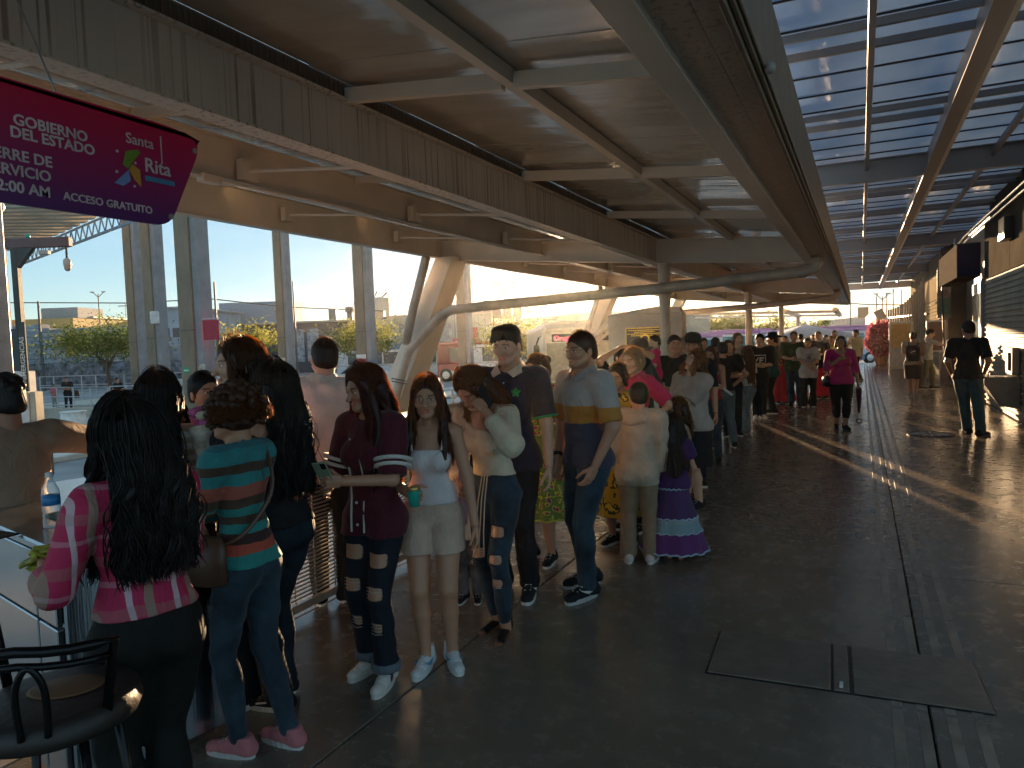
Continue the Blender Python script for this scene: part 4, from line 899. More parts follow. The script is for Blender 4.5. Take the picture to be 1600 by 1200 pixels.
for (pts, c, n_) in (([(.532, .008), (.548, .062), (.60, .08), (.612, .07), (.57, .02), (.556, -.005)], (.16, .28, .02), 'green'), ([(.556, -.008), (.492, -.070), (.53, -.075), (.562, -.05)], (.18, .28, .55), 'blue'), ([(.558, -.008), (.574, .018), (.606, .0), (.608, -.066), (.582, -.045)], (.55, .26, .03), 'orange')):
    mb = MB(); mb.prism(pts, .0015, SF @ Matrix.Translation((0, 0, .0135))); mb.build('emblem_petal', mat('petal_'+n_, c, .5), sg)
for (x, z, r_) in ((.512, .055, .006), (.588, .025, .005), (.505, -.025, .006), (.578, -.068, .005)):
    mb = MB(); mb.prism([(x+r_*math.cos(a), z+r_*math.sin(a)) for a in np.linspace(0, 5.6, 8)], .0015, SF @ Matrix.Translation((0, 0, .0135))); mb.build('emblem_dot', LWm, sg)
for (x, z) in ((.878, .135), (.737, -.165)):
    mb = MB(); mb.prism([(x+.012*math.cos(a), z+.012*math.sin(a)) for a in np.linspace(0, 5.6, 10)], .006, SF @ Matrix.Translation((0, 0, .0135))); mb.build('bolt', GALV, sg)
for y_ in (-.8, .3): mb = MB(); mb.tube([(0, y_, .2), (-.35, y_, .9)], .004, 5); mb.build('hanger_wire', GALV, sg)

# ---- crowd fence with wire infill -------------------------------------
FM = mat('fence_paint', (.42, .36, .29), .35, .4)
for k, (y0, y1) in enumerate(((2.62, 4.72), (4.85, 6.95), (7.08, 9.18), (9.31, 11.41), (11.5, 12.9))):
    o = empty('queue_fence', (-3.2, y0, 0), 0, ('nearest', 'second', 'third', 'fourth', 'farthest')[k]+' grey steel wire-mesh fence panel with round top rail beside the queue', 'fence', 'wire-mesh fence panels along the queue')
    w_ = y1-y0
    for yy in (0.03, w_-.03): MB().bbox(-.03, .03, yy-.03, yy+.03, 0, 1.02, .004).build('post', FM, o)
    MB().tube([(0, -.02, 1.14), (0, w_+.02, 1.14)], .055, 14).build('top_rail', FM, o, True)
    MB().tube([(0, 0, .98), (0, w_, .98)], .03, 10).build('mid_rail', FM, o, True)
    for yy in (.25, w_-.25): MB().tube([(0, yy, .99), (0, yy, 1.10)], .018, 8).build('bracket', FM, o)
    MB().bbox(-.02, .02, .061, w_-.061, .06, .11, .004).build('bottom_rail', FM, o)
    mb = MB()
    for j in range(32): mb.box(-.007, .007, .062, w_-.062, .135+j*.0255, .144+j*.0255)
    struct(mb.build('mesh_wire', FM, o), 'stuff')
    n_ = int(w_/.18)
    for j in range(1, n_): MB().box(.007, .013, j*w_/n_-.0035, j*w_/n_+.0035, .112, .95).build('mesh_upright', FM, o)

# ---- steel counter -----------------------------------------------------
ct = empty('steel_counter', (-3.55, 1.83, 0), R(-14), 'brushed steel service counter with a green inset mat at lower left', 'counter')
MB().bbox(-.6, .92, .02, .62, .08, .975, .008).build('cabinet', STEELB, ct)
MB().bbox(-.64, .96, -.02, .66, .985, 1.02, .008).build('worktop', STEELB, ct)
for (a, b) in ((-.58, .70), (.72, .91)): MB().bbox(a, b, -.006, .018, .10, .70, .004).build('door', STEELB, ct); MB().bbox(a, b, -.006, .018, .712, .97, .004).build('drawer_front', STEELB, ct)
MB().bbox(.30, .80, .16, .52, 1.022, 1.028, .002).build('inset_mat', mat('mat_green', (.02, .07, .03), .6), ct)
MB().bbox(.66, .9, .04, .2, 0, .079, .003).build('foot', mat('foot_white', (.55, .55, .55), .5), ct)
# bottle
bt = empty('water_bottle', (-2.955, 1.79, 1.021), 0, 'clear plastic water bottle with a blue label on the counter', 'bottle')
PL, t, b = newmat('clear_plastic'); b.inputs['Base Color'].default_value = (.7, .75, .8, 1); b.inputs['Roughness'].default_value = .08
trs = t.nodes.new('ShaderNodeBsdfTransparent'); trs.inputs['Color'].default_value = (.93, .95, .97, 1); mxs = t.nodes.new('ShaderNodeMixShader'); lw = t.nodes.new('ShaderNodeLayerWeight'); lw.inputs['Blend'].default_value = .45
t.links.new(lw.outputs['Facing'], mxs.inputs[0]); t.links.new(trs.outputs[0], mxs.inputs[1]); t.links.new(b.outputs[0], mxs.inputs[2]); t.links.new(mxs.outputs[0], t.nodes['Material Output'].inputs['Surface'])
mb = MB(); mb.lathe([(.028, 0), (.033, .006), (.033, .03), (.030, .04), (.033, .05), (.030, .062), (.033, .072), (.033, .14), (.030, .155), (.016, .185), (.0125, .19), (.0125, .205), (.0135, .207)], n=24); mb.build('bottle_body', PL, bt, True)
mb = MB(); mb.lathe([(.0336, .092), (.0336, .132)], n=24); mb.build('label', mat('label_blue', (.03, .22, .50), .4), bt, True)
mb = MB(); mb.lathe([(.0145, .204), (.0145, .222), (.012, .224)], n=18); mb.build('cap', mat('cap_white', (.7, .72, .72), .4), bt)
tag(MB().bbox(-.10, .06, -.05, .05, 0, .006, .004).build('small_tray', DARKM), 'small dark tray at the left end of the counter beside the bottle', 'tray').location = (-3.02, 1.62, 1.021)
# ---- bar stool -----------------------------------------------------------
st = empty('bar_stool', (-2.02, 1.20, 0), R(35), 'dark metal bar stool with a round padded seat and worn leather patch', 'stool')
SB = mat('stool_black', (.012, .012, .013), .22, .6); 
mb = MB(); mb.lathe([(.17, .70), (.205, .705), (.215, .73), (.205, .765), (.17, .775), (.05, .78), (.002, .78)], n=32); mb.build('seat', mat('seat_vinyl', (.025, .018, .015), .5, bump=.2, bscale=30), st, True)
mb = MB(); mb.lathe([(.002, .786), (.09, .785), (.10, .781)], n=24, M=Matrix.Translation((.02, .02, 0)) @ Matrix.Diagonal((1.0, .75, 1, 1))); mb.build('worn_patch', mat('patch_leather', (.16, .075, .03), .6), st, True)
for k in range(4):
    a = R(45+90*k); mb = MB(); mb.tube([(math.cos(a)*.15, math.sin(a)*.15, .70), (math.cos(a)*.23, math.sin(a)*.23, .0)], .013, 8); mb.build('leg', SB, st, True)
mb = MB(); mb.tube([(math.cos(a)*.20, math.sin(a)*.20, .25) for a in np.linspace(0, 6.283*23/24, 24)], .01, 8, closed=True); mb.build('foot_ring', SB, st, True)
arc = [(.235*math.cos(a), .235*math.sin(a), .99-.04*abs(math.sin(a+1.57))) for a in np.linspace(R(150), R(330), 14)]
mb = MB(); mb.tube([(.19*math.cos(R(150)), .19*math.sin(R(150)), .74)]+arc+[(.19*math.cos(R(330)), .19*math.sin(R(330)), .74)], .014, 10); mb.build('back_rail', SB, st, True)
mb = MB(); mb.tube([(p[0]*.97, p[1]*.97, p[2]-.04) for p in arc], .010, 8); mb.build('back_rail', SB, st, True)
for a0 in (R(200), R(240), R(280)):
    mb = MB(); mb.tube(bezpts([(.21*math.cos(a0-.14), .21*math.sin(a0-.14), .75), (.225*math.cos(a0-.14), .225*math.sin(a0-.14), .88), (.23*math.cos(a0), .23*math.sin(a0), .94), (.225*math.cos(a0+.14), .225*math.sin(a0+.14), .88), (.21*math.cos(a0+.14), .21*math.sin(a0+.14), .75)], 5), .009, 8); mb.build('back_loop', SB, st, True)
# ================================================================== PEOPLE: generator
class SDF:
    """signed-distance field on a regular grid, meshed with surface nets"""
    def __init__(s, lo, hi, h):
        s.lo = np.array(lo, float); s.h = h; s.n = np.maximum(np.ceil((np.array(hi)-s.lo)/h).astype(int)+1, 3)
        s.d = np.full(s.n, 9.0, np.float32); s.ax = [(s.lo[i]+np.arange(s.n[i])*h).astype(np.float32) for i in range(3)]
    def sub(s, lo, hi):
        a = np.clip(np.floor((np.array(lo)-s.lo)/s.h).astype(int), 0, s.n); b = np.clip(np.ceil((np.array(hi)-s.lo)/s.h).astype(int)+1, 0, s.n)
        if (b <= a).any(): return None
        sl = tuple(slice(a[i], b[i]) for i in range(3))
        X, Y, Z = np.meshgrid(*[s.ax[i][sl[i]] for i in range(3)], indexing='ij', sparse=True)
        return sl, X, Y, Z
    def comb(s, sl, d, k, op):
        o = s.d[sl]
        if op == 'u':
            if k > 0: hh = np.clip(.5+.5*(o-d)/k, 0, 1); s.d[sl] = o*(1-hh)+d*hh-k*hh*(1-hh)
            else: s.d[sl] = np.minimum(o, d)
        elif op == 's': s.d[sl] = np.maximum(o, -d) if k <= 0 else -s.smin(-o, d, k)
    @staticmethod
    def smin(a, b, k): hh = np.clip(.5+.5*(b-a)/k, 0, 1); return b*(1-hh)+a*hh-k*hh*(1-hh)
    def cap(s, a, b, ra, rb, k=.02, op='u', fl=1.0, fy=None):
        """round cone; fl squashes it along fy"""
        a = np.array(a, float); b = np.array(b, float); m = max(ra, rb)+k+s.h*2
        r = s.sub(np.minimum(a, b)-m, np.maximum(a, b)+m)
        if r is None: return
        sl, X, Y, Z = r; d = b-a; L2 = max(float(d@d), 1e-9)
        px, py, pz = X-a[0], Y-a[1], Z-a[2]
        t = np.clip((px*d[0]+py*d[1]+pz*d[2])/L2, 0, 1); dx, dy, dz = px-t*d[0], py-t*d[1], pz-t*d[2]
        if fy is not None:
            q = dx*fy[0]+dy*fy[1]+dz*fy[2]; e = (1/fl-1)*q; dist = np.sqrt(dx*dx+dy*dy+dz*dz+e*(2*q+e))
        else: dist = np.sqrt(dx*dx+dy*dy+dz*dz)
        s.comb(sl, dist-(ra+(rb-ra)*t), k, op)
    def ell(s, c, r, k=.02, op='u', M=None):
        c = np.array(c, float); r = np.array(r, float); m = max(r)+k+s.h*2 if M is not None else r+k+s.h*2
        q = s.sub(c-m, c+m)
        if q is None: return
        sl, X, Y, Z = q; x, y, z = X-c[0], Y-c[1], Z-c[2]
        if M is not None: x, y, z = (M[0, i]*x+M[1, i]*y+M[2, i]*z for i in range(3))
        k0 = np.sqrt((x/r[0])**2+(y/r[1])**2+(z/r[2])**2); k1 = np.sqrt((x/r[0]**2)**2+(y/r[1]**2)**2+(z/r[2]**2)**2)+1e-6
        s.comb(sl, k0*(k0-1)/k1, k, op)
    def box(s, c, r, rd=.006, k=0, op='s'):
        c = np.array(c, float); r = np.array(r, float); q = s.sub(c-r-k-s.h*2, c+r+k+s.h*2)
        if q is None: return
        sl, X, Y, Z = q; ax, ay, az = np.abs(X-c[0])-r[0]+rd, np.abs(Y-c[1])-r[1]+rd, np.abs(Z-c[2])-r[2]+rd
        s.comb(sl, np.sqrt(np.maximum(ax, 0)**2+np.maximum(ay, 0)**2+np.maximum(az, 0)**2)+np.minimum(np.maximum(np.maximum(ax, ay), az), 0)-rd, k, op)
    def plane(s, p, n):
        """keep the side the normal points away from"""
        X, Y, Z = np.meshgrid(*s.ax, indexing='ij', sparse=True); n = np.array(n, float); n /= np.linalg.norm(n)
        s.d = np.maximum(s.d, ((X-p[0])*n[0]+(Y-p[1])*n[1]+(Z-p[2])*n[2]).astype(np.float32))
    def fn(s, f, op='u', k=0):
        X, Y, Z = np.meshgrid(*s.ax, indexing='ij'); s.comb(tuple(slice(0, n) for n in s.n), f(X, Y, Z).astype(np.float32), k, op)
    def mesh(s):
        d = s.d; ins = d < 0; n = d.shape
        c = [ins[i:n[0]-1+i, j:n[1]-1+j, k:n[2]-1+k] for i in (0, 1) for j in (0, 1) for k in (0, 1)]
        tot = sum(x.astype(np.int8) for x in c); act = (tot > 0) & (tot < 8)
        idx = np.full(act.shape, -1, np.int64); I = np.argwhere(act); idx[act] = np.arange(len(I))
        acc = np.zeros((len(I), 3)); cnt = np.zeros(len(I))
        corners = [(i, j, k) for i in (0, 1) for j in (0, 1) for k in (0, 1)]
        val = [d[I[:, 0]+i, I[:, 1]+j, I[:, 2]+k] for (i, j, k) in corners]
        for a in range(8):
            for ax in range(3):
                if corners[a][ax] == 0:
                    cb = list(corners[a]); cb[ax] = 1; b = corners.index(tuple(cb)); va, vb = val[a], val[b]
                    m = (va < 0) != (vb < 0); t = np.where(m, va/(va-vb+1e-12), 0)
                    p = np.array(corners[a], float)[None, :].repeat(len(I), 0); p[:, ax] += t; acc[m] += p[m]; cnt[m] += 1
        V = s.lo+(I+acc/np.maximum(cnt, 1)[:, None])*s.h; Fs = []
        for ax in range(3):
            o1, o2 = [(1, 2), (2, 0), (0, 1)][ax]
            sa = [slice(None)]*3; sb = [slice(None)]*3; sa[ax] = slice(0, n[ax]-1); sb[ax] = slice(1, n[ax])
            for o in (o1, o2):
                sa[o] = slice(1, n[o]-1); sb[o] = slice(1, n[o]-1)
            A, B = ins[tuple(sa)], ins[tuple(sb)]; E = np.argwhere(A != B); flip = A[tuple(E.T)]
            off = np.zeros(3, int); off[o1] = 1; off[o2] = 1; E = E+off
            def cell(u, v_):
                q = E.copy(); q[:, o1] += u; q[:, o2] += v_; return idx[tuple(q.T)]
            q = np.stack([cell(-1, -1), cell(0, -1), cell(0, 0), cell(-1, 0)], 1); q[~flip] = q[~flip][:, ::-1]; Fs.append(q)
        Fq = np.concatenate(Fs); Fq = Fq[(Fq >= 0).all(1)]
        return V, Fq
def normals(V, Fq):
    a = V[Fq[:, 1]]-V[Fq[:, 3]]; b = V[Fq[:, 2]]-V[Fq[:, 0]]; n = np.cross(b, a); N = np.zeros_like(V)
    for k in range(4): np.add.at(N, Fq[:, k], n)
    return N/(np.linalg.norm(N, axis=1)[:, None]+1e-9)
def folds(V, Fq, amp, seed=0, f=1.0, vert=0.0):
    """cloth wrinkles: warped ripples"""
    N = normals(V, Fq); x, y, z = V.T*f; s_ = seed*1.7
    w1 = np.sin(9*x+5*z+s_)+np.sin(7*y-6*z+s_*2); w2 = np.sin(11*z+6*x-s_)+np.sin(8*y+4*x)
    d = .9*np.sin(17*z+9*x*np.sign(np.sin(s_)+.1)+2.2*w1)*np.clip(np.sin(5*x+4*z+s_*3)+.6, 0, 1)+.45*np.sin(30*z+14*x+3*w1)+.4*np.sin(22*x+26*z+17*y+2.5*w2)+.25*np.sin(55*z-30*x+4*w1+s_)
    if vert: a = np.arctan2(V[:, 1], V[:, 0]); d = d*(1-vert)+vert*1.6*np.sin(a*11+2.0*w1*.5+s_)
    return V+N*(amp*d)[:, None]

# ---- canonical head (height chin-crown 1 unit = .225 m), looking +Y, neck base at origin; three variants
def build_head(kind, h=.0045):
    male = kind == 'm'; s = SDF((-.095, -.125, -.10), (.095, .125, .245), h)
    s.ell((0, -.015, .145), (.072, .090, .082), .0)                                  # skull
    s.ell((0, .028, .118), (.060, .058, .070), .02)                                   # face mass
    jw = .050 if male else .044
    s.cap((-jw, .0, .070), (-.014, .062, .040), .022, .019, .02); s.cap((jw, .0, .070), (.014, .062, .040), .022, .019, .02)
    s.ell((0, .066, .040), (.019 if male else .015, .016, .017), .015)                # chin
    for q in (-1, 1):
        s.ell((q*.040, .052, .098), (.020, .018, .018), .02)                          # cheek
        s.ell((q*.031, .083, .128), (.0175, .014, .012), .010, 's')                   # socket
        s.ell((q*.031, .0705, .127), (.0135, .0125, .0125), .003)                     # eyeball / lid
        s.cap((q*.018, .081, .144), (q*.046, .070, .145), .007 if male else .005, .006, .010)   # brow
    s.cap((0, .078, .130), (0, .100, .094), .008, .0105, .010); s.ell((0, .098, .092), (.0165, .011, .009), .008)
    for q in (-1, 1): s.ell((q*.009, .100, .0855), (.0035, .004, .003), .002, 's')
    s.cap((-.016, .079, .0665), (.016, .079, .0665), .005, .005, .007); s.cap((-.011, .079, .0575), (.011, .079, .0575), .006, .006, .007)
    s.cap((-.022, .088, .0622), (.022, .088, .0622), .0026, .0026, .004, 's')
    for q in (-1, 1):
        s.ell((q*.073, -.012, .112), (.009, .017, .029), .006); s.ell((q*.083, -.008, .114), (.005, .009, .017), .004, 's')
    nr = .055 if male else .045
    s.cap((0, -.030, .09), (0, -.028, -.06), nr*.95, nr*1.05, .03); s.cap((0, .02, .03), (0, -.012, -.07), nr*.6, nr*.7, .03)
    s.plane((0, 0, -.07), (0, 0, -1))
    V, Fq = s.mesh()
    # true colour regions: 0 skin 1 lips 2 brow 3 stubble 4 eye white 5 iris
    C = np.zeros(len(V), int); x, y, z = V.T
    lip = (np.abs(x) < .024) & (y > .070) & (((z-.0665)/.0062)**2+(x/.023)**2 < 1) | (np.abs(x) < .024) & (y > .070) & (((z-.0575)/.0068)**2+(x/.020)**2 < 1); C[lip] = 1
    br = (np.abs(np.abs(x)-.032) < .019) & (y > .045) & (np.abs(z-(.1475-.10*np.maximum(np.abs(x)-.034, 0))) < .0036); C[br] = 2
    ex = np.abs(x)-.031
    eye = (np.abs(ex) < .0125) & (y > .07) & (np.abs(z-.127) < .0052*(1-(ex/.0135)**2)+.0008); C[eye] = 4
    ir = (np.abs(ex) < .0050) & (y > .07) & (np.abs(z-.127) < .0052); C[ir] = 5
    lid = (np.abs(ex) < .0135) & (y > .068) & (np.abs(z-.1335) < .0020); C[lid] = 2
    st = (C == 0) & (y > -.01) & (z > .015) & ((z < .050+.45*np.maximum(np.abs(x)-.015, 0)) | ((np.abs(z-.077) < .006) & (np.abs(x) < .026))); st &= ~((z > .045) & (z < .075) & (y > .075) & (np.abs(x) < .012))
    return V, Fq, C, st
HEADS = {k: build_head(k) for k in ('m', 'f')}

# ---- canonical right hands (palm towards -Y... fingers down -Z), wrist at origin
def build_hand(curl, h=.0042):
    s = SDF((-.062, -.055, -.205), (.062, .095, .035), h)
    s.cap((0, 0, .03), (0, 0, -.01), .025, .024, .01, fl=.75, fy=(0, 1, 0))
    s.cap((-.022, 0, -.03), (-.026, 0, -.085), .017, .0145, .012); s.cap((0, 0, -.02), (0, 0, -.09), .019, .0155, .012); s.cap((.022, 0, -.03), (.024, 0, -.080), .016, .0135, .012)
    for (x, L_, r_, dx) in ((-.0285, .072, .0088, -.05), (-.0095, .080, .0092, -.015), (.0095, .074, .0088, .02), (.0275, .058, .0078, .06)):
        p = np.array([x, 0, -.088]); a = curl*.55; 
        for k, (f_, rr) in enumerate(((.45, 1.0), (.30, .92), (.25, .82))):
            q = p+L_*f_*np.array([dx, math.sin(a), -math.cos(a)]); s.cap(p, q, r_*rr, r_*rr*.93, .003 if k else .008); p = q; a += curl*(.9, .7, 0)[k]
    a = .55; p = np.array([-.024, .006, -.030])                                  # thumb from the side of the palm
    for L_, r_ in ((.040, .0125), (.030, .0100), (.024, .0088)):
        q = p+L_*np.array([-math.sin(a), .35+.35*curl, -math.cos(a)]); s.cap(p, q, r_, r_*.9, .006); p = q; a -= .28+.2*curl
    return s.mesh()
HANDS = {'relax': build_hand(.45), 'grip': build_hand(1.35), 'flat': build_hand(.1)}

# ---- shoes: toe towards +Y, ground z=0, length 1
def build_shoe(kind, h=.006):
    s = SDF((-.06, -.10, -.01), (.06, .20, .16), h)
    if kind == 'sandal':
        s.cap((0, -.06, .035), (0, .13, .018), .036, .030, .02, fl=.6, fy=(0, 0, 1)); s.cap((0, -.05, .05), (0, -.045, .12), .036, .032, .02)
        for k in range(5): s.cap((-.032+.016*k, .12, .016), (-.034+.0165*k, .165-.006*k*(k != 0), .013), .0085, .008, .004)
        V, Fq = s.mesh(); 
    else:
        s.cap((0, -.055, .042), (0, .12, .028), .040, .036, .02); s.ell((0, .15, .030), (.036, .040, .030), .02); s.cap((0, -.05, .05), (0, -.03, .10), .040, .036, .02); s.cap((0, -.02, .09), (0, .07, .05), .034, .03, .03)
        if kind == 'high': s.cap((0, -.045, .06), (0, -.04, .14), .040, .040, .02)
        s.plane((0, 0, .105 if kind == 'low' else .14), (0, 0, 1)); s.plane((0, 0, .018), (0, 0, -1)); V, Fq = s.mesh()
    n = 28; mb = MB(); pr = []
    for k in range(n):
        t = 2*math.pi*k/n; y_ = .052+.135*math.cos(t); w_ = .041*(abs(math.sin(t))**.75)*(1+.14*math.cos(t))*(1 if math.sin(t) > 0 else -1); pr.append((w_, y_))
    hs = .012 if kind == 'sandal' else .026; mb.prism(pr, hs)
    return V, Fq, np.array(mb.v), mb.f
SHOES = {k: build_shoe(k) for k in ('low', 'high', 'sandal')}
LACES = MB()
for k in range(5): LACES.bar((-.020, .022+.020*k, .104-.0098*k), (.020, .022+.020*k+.006*(-1)**k, .104-.0098*k), .006, .007)
SHOE_ME = {}
def shoe_meshes(kind):
    if kind not in SHOE_ME:
        V, Fq, V2, F2 = SHOES[kind]; SHOE_ME[kind] = (mesh_np('shoe', V, Fq), mesh_np('sole', V2, F2, False), mesh_np('laces', LACES.v, LACES.f, False))
    return SHOE_ME[kind]

# ---- cloth and skin materials
SK = {}
def skin(tone):
    if tone in SK: return SK[tone]
    col = {'tan': (.44, .225, .135), 'light': (.55, .32, .21), 'brown': (.32, .155, .09)}[tone]
    m, t, b = newmat('skin_'+tone); N = t.nodes.new; K = t.links.new
    tc = N('ShaderNodeTexCoord'); n = N('ShaderNodeTexNoise'); n.inputs['Scale'].default_value = 14; n.inputs['Detail'].default_value = 4; K(tc.outputs['Object'], n.inputs['Vector'])
    mx = N('ShaderNodeMixRGB'); mx.inputs['Color1'].default_value = c4([v*.86 for v in col]); mx.inputs['Color2'].default_value = c4((min(1, col[0]*1.12), col[1]*1.06, col[2]*1.05)); K(n.outputs['Fac'], mx.inputs['Fac'])
    at = N('ShaderNodeAttribute'); at.attribute_name = 'tint'; mm = N('ShaderNodeMixRGB'); mm.blend_type = 'MULTIPLY'; mm.inputs['Fac'].default_value = 1
    K(mx.outputs[0], mm.inputs['Color1']); K(at.outputs['Color'], mm.inputs['Color2']); K(mm.outputs[0], b.inputs['Base Color'])
    b.inputs['Roughness'].default_value = .48; b.inputs['Subsurface Weight'].default_value = .12; b.inputs['Subsurface Radius'].default_value = (.02, .008, .004); b.inputs['Subsurface Scale'].default_value = 1.0
    SK[tone] = m; return m
def cloth(name, col, **k):
    k.setdefault('rough', .8); k.setdefault('bump', .18); k.setdefault('bscale', 160); k.setdefault('var', .10); k.setdefault('nscale', 5); k.setdefault('crease', .4); k.setdefault('spec', .25); k.setdefault('sheen', .12 if max(col) > .03 else .0)
    return mat('cloth_'+name, col, **k)
def bands(name, stops, axis='Z', rough=.8):
    """constant colour bands along an object axis; stops = [(pos, colour), ...] in metres"""
    key = 'bands_'+name
    if key in MATS: return MATS[key]
    m, t, b = newmat(key); N = t.nodes.new; K = t.links.new
    tc = N('ShaderNodeTexCoord'); sx = N('ShaderNodeSeparateXYZ'); K(tc.outputs['Object'], sx.inputs[0])
    nz = N('ShaderNodeTexNoise'); nz.inputs['Scale'].default_value = 7; K(tc.outputs['Object'], nz.inputs['Vector'])
    wv = N('ShaderNodeMath'); wv.operation = 'MULTIPLY_ADD'; wv.inputs[1].default_value = .03; K(nz.outputs['Fac'], wv.inputs[0]); K(sx.outputs[axis], wv.inputs[2])
    lo, hi = stops[0][0]-.02, stops[-1][0]+.3
    mr = N('ShaderNodeMapRange'); mr.inputs['From Min'].default_value = lo+.015; mr.inputs['From Max'].default_value = hi+.015; K(wv.outputs[0], mr.inputs['Value'])
    r_ = N('ShaderNodeValToRGB'); r_.color_ramp.interpolation = 'CONSTANT'; e = r_.color_ramp.elements
    while len(e) > 1: e.remove(e[-1])
    e[0].position = 0; e[0].color = c4(stops[0][1])
    for p, c in stops[1:]: x = e.new((p-lo)/(hi-lo)); x.color = c4(c)
    K(mr.outputs[0], r_.inputs['Fac']); K(r_.outputs[0], b.inputs['Base Color']); b.inputs['Roughness'].default_value = rough; b.inputs['Sheen Weight'].default_value = .12
    n2 = N('ShaderNodeTexNoise'); n2.inputs['Scale'].default_value = 160; K(tc.outputs['Object'], n2.inputs['Vector']); bp = N('ShaderNodeBump'); bp.inputs['Strength'].default_value = .15; bp.inputs['Distance'].default_value = .01; K(n2.outputs['Fac'], bp.inputs['Height']); crease(t, tc, bp, b)
    MATS[key] = m; return m
def plaid(name, base, a, b_):
    key = 'plaid_'+name
    if key in MATS: return MATS[key]
    m, t, b = newmat(key); N = t.nodes.new; K = t.links.new
    tc = N('ShaderNodeTexCoord'); sx = N('ShaderNodeSeparateXYZ'); nz = N('ShaderNodeTexNoise'); nz.inputs['Scale'].default_value = 5; K(tc.outputs['Object'], nz.inputs['Vector'])
    ad = N('ShaderNodeVectorMath'); ad.operation = 'SCALE'; ad.inputs[3].default_value = .05; K(nz.outputs['Color'], ad.inputs[0]); a2 = N('ShaderNodeVectorMath'); a2.operation = 'ADD'; K(tc.outputs['Object'], a2.inputs[0]); K(ad.outputs[0], a2.inputs[1]); K(a2.outputs[0], sx.inputs[0])
    def wave(ax, per, ph, lo):
        w_ = N('ShaderNodeMath'); w_.operation = 'MULTIPLY_ADD'; w_.inputs[1].default_value = 1/per; w_.inputs[2].default_value = ph; K(sx.outputs[ax], w_.inputs[0])
        f_ = N('ShaderNodeMath'); f_.operation = 'FRACT'; K(w_.outputs[0], f_.inputs[0]); c_ = N('ShaderNodeMath'); c_.operation = 'LESS_THAN'; c_.inputs[1].default_value = lo; K(f_.outputs[0], c_.inputs[0]); return c_
    last = None; cur = base
    mixes = ((wave('X', .135, .1, .20), a, .85), (wave('X', .135, .46, .13), b_, .75), (wave('Z', .16, .3, .22), a, .30), (wave('Z', .16, .7, .1), b_, .25))
    prev = None
    for wv, c, am in mixes:
        mx = N('ShaderNodeMixRGB'); k_ = N('ShaderNodeMath'); k_.operation = 'MULTIPLY'; k_.inputs[1].default_value = am; K(wv.outputs[0], k_.inputs[0]); K(k_.outputs[0], mx.inputs['Fac'])
        if prev is None: mx.inputs['Color1'].default_value = c4(base)
        else: K(prev.outputs[0], mx.inputs['Color1'])
        mx.inputs['Color2'].default_value = c4(c); prev = mx
    K(prev.outputs[0], b.inputs['Base Color']); b.inputs['Roughness'].default_value = .8; crease(t, tc, None, b)
    MATS[key] = m; return m
def floral(name, base, c1, c2, scale=22):
    key = 'floral_'+name
    if key in MATS: return MATS[key]
    m, t, b = newmat(key); N = t.nodes.new; K = t.links.new
    tc = N('ShaderNodeTexCoord'); v = N('ShaderNodeTexVoronoi'); v.inputs['Scale'].default_value = scale; K(tc.outputs['Object'], v.inputs['Vector'])
    n = N('ShaderNodeTexNoise'); n.inputs['Scale'].default_value = scale*1.3; K(tc.outputs['Object'], n.inputs['Vector'])
    r_ = N('ShaderNodeValToRGB'); r_.color_ramp.interpolation = 'CONSTANT'; e = r_.color_ramp.elements; e[0].color = c4(base); e[1].position = .50; e[1].color = c4(c1); x = e.new(.60); x.color = c4(c2)
    mm = N('ShaderNodeMath'); mm.operation = 'MULTIPLY_ADD'; mm.inputs[1].default_value = .5; K(v.outputs['Distance'], mm.inputs[0]); 
    m5 = N('ShaderNodeMath'); m5.operation = 'MULTIPLY'; m5.inputs[1].default_value = .8; K(n.outputs['Fac'], m5.inputs[0]); K(m5.outputs[0], mm.inputs[2]); K(mm.outputs[0], r_.inputs['Fac'])
    K(r_.outputs[0], b.inputs['Base Color']); b.inputs['Roughness'].default_value = .8
    MATS[key] = m; return m
def hairmat(name, col, rough=.46):
    key = 'hair_'+name
    if key in MATS: return MATS[key]
    m, t, b = newmat(key); N = t.nodes.new; K = t.links.new
    g = N('ShaderNodeNewGeometry'); r_ = N('ShaderNodeMapRange'); r_.inputs['To Min'].default_value = .55; r_.inputs['To Max'].default_value = 1.5; K(g.outputs['Random Per Island'], r_.inputs['Value'])
    mx = N('ShaderNodeMixRGB'); mx.blend_type = 'MULTIPLY'; mx.inputs['Fac'].default_value = 1; mx.inputs['Color1'].default_value = c4(col); K(r_.outputs[0], mx.inputs['Color2']); K(mx.outputs[0], b.inputs['Base Color'])
    b.inputs['Roughness'].default_value = rough; b.inputs['Specular IOR Level'].default_value = .35
    o_ = t.nodes['Material Output']; tr = N('ShaderNodeBsdfTranslucent'); tr.inputs['Color'].default_value = c4([min(1, v*5+.03) for v in col]); s = N('ShaderNodeMixShader'); s.inputs[0].default_value = .25; K(b.outputs[0], s.inputs[1]); K(tr.outputs[0], s.inputs[2]); K(s.outputs[0], o_.inputs['Surface'])
    MATS[key] = m
    m2 = m.copy(); m2.name = 'strand_'+name; MATS['strand_'+name] = m2; m['strand'] = m2.name      # single strands let the low sun through
    for n_ in m2.node_tree.nodes:
        if n_.type == 'BSDF_TRANSLUCENT': n_.inputs['Color'].default_value = c4((min(1, .72+col[0]*2), min(1, .36+col[1]*2), min(1, .11+col[2]*1.5))) if name != 'black' else (.22, .11, .045, 1)
        if n_.type == 'MIX_SHADER': n_.inputs[0].default_value = .5 if name != 'black' else .3
    return m
DENIM = cloth('denim', (.026, .046, .066), var=.35, nscale=4, bscale=220); DENIMD = cloth('dark_denim', (.011, .019, .028), var=.3, nscale=4); DENIML = cloth('light_denim', (.17, .22, .24), var=.25, nscale=5)
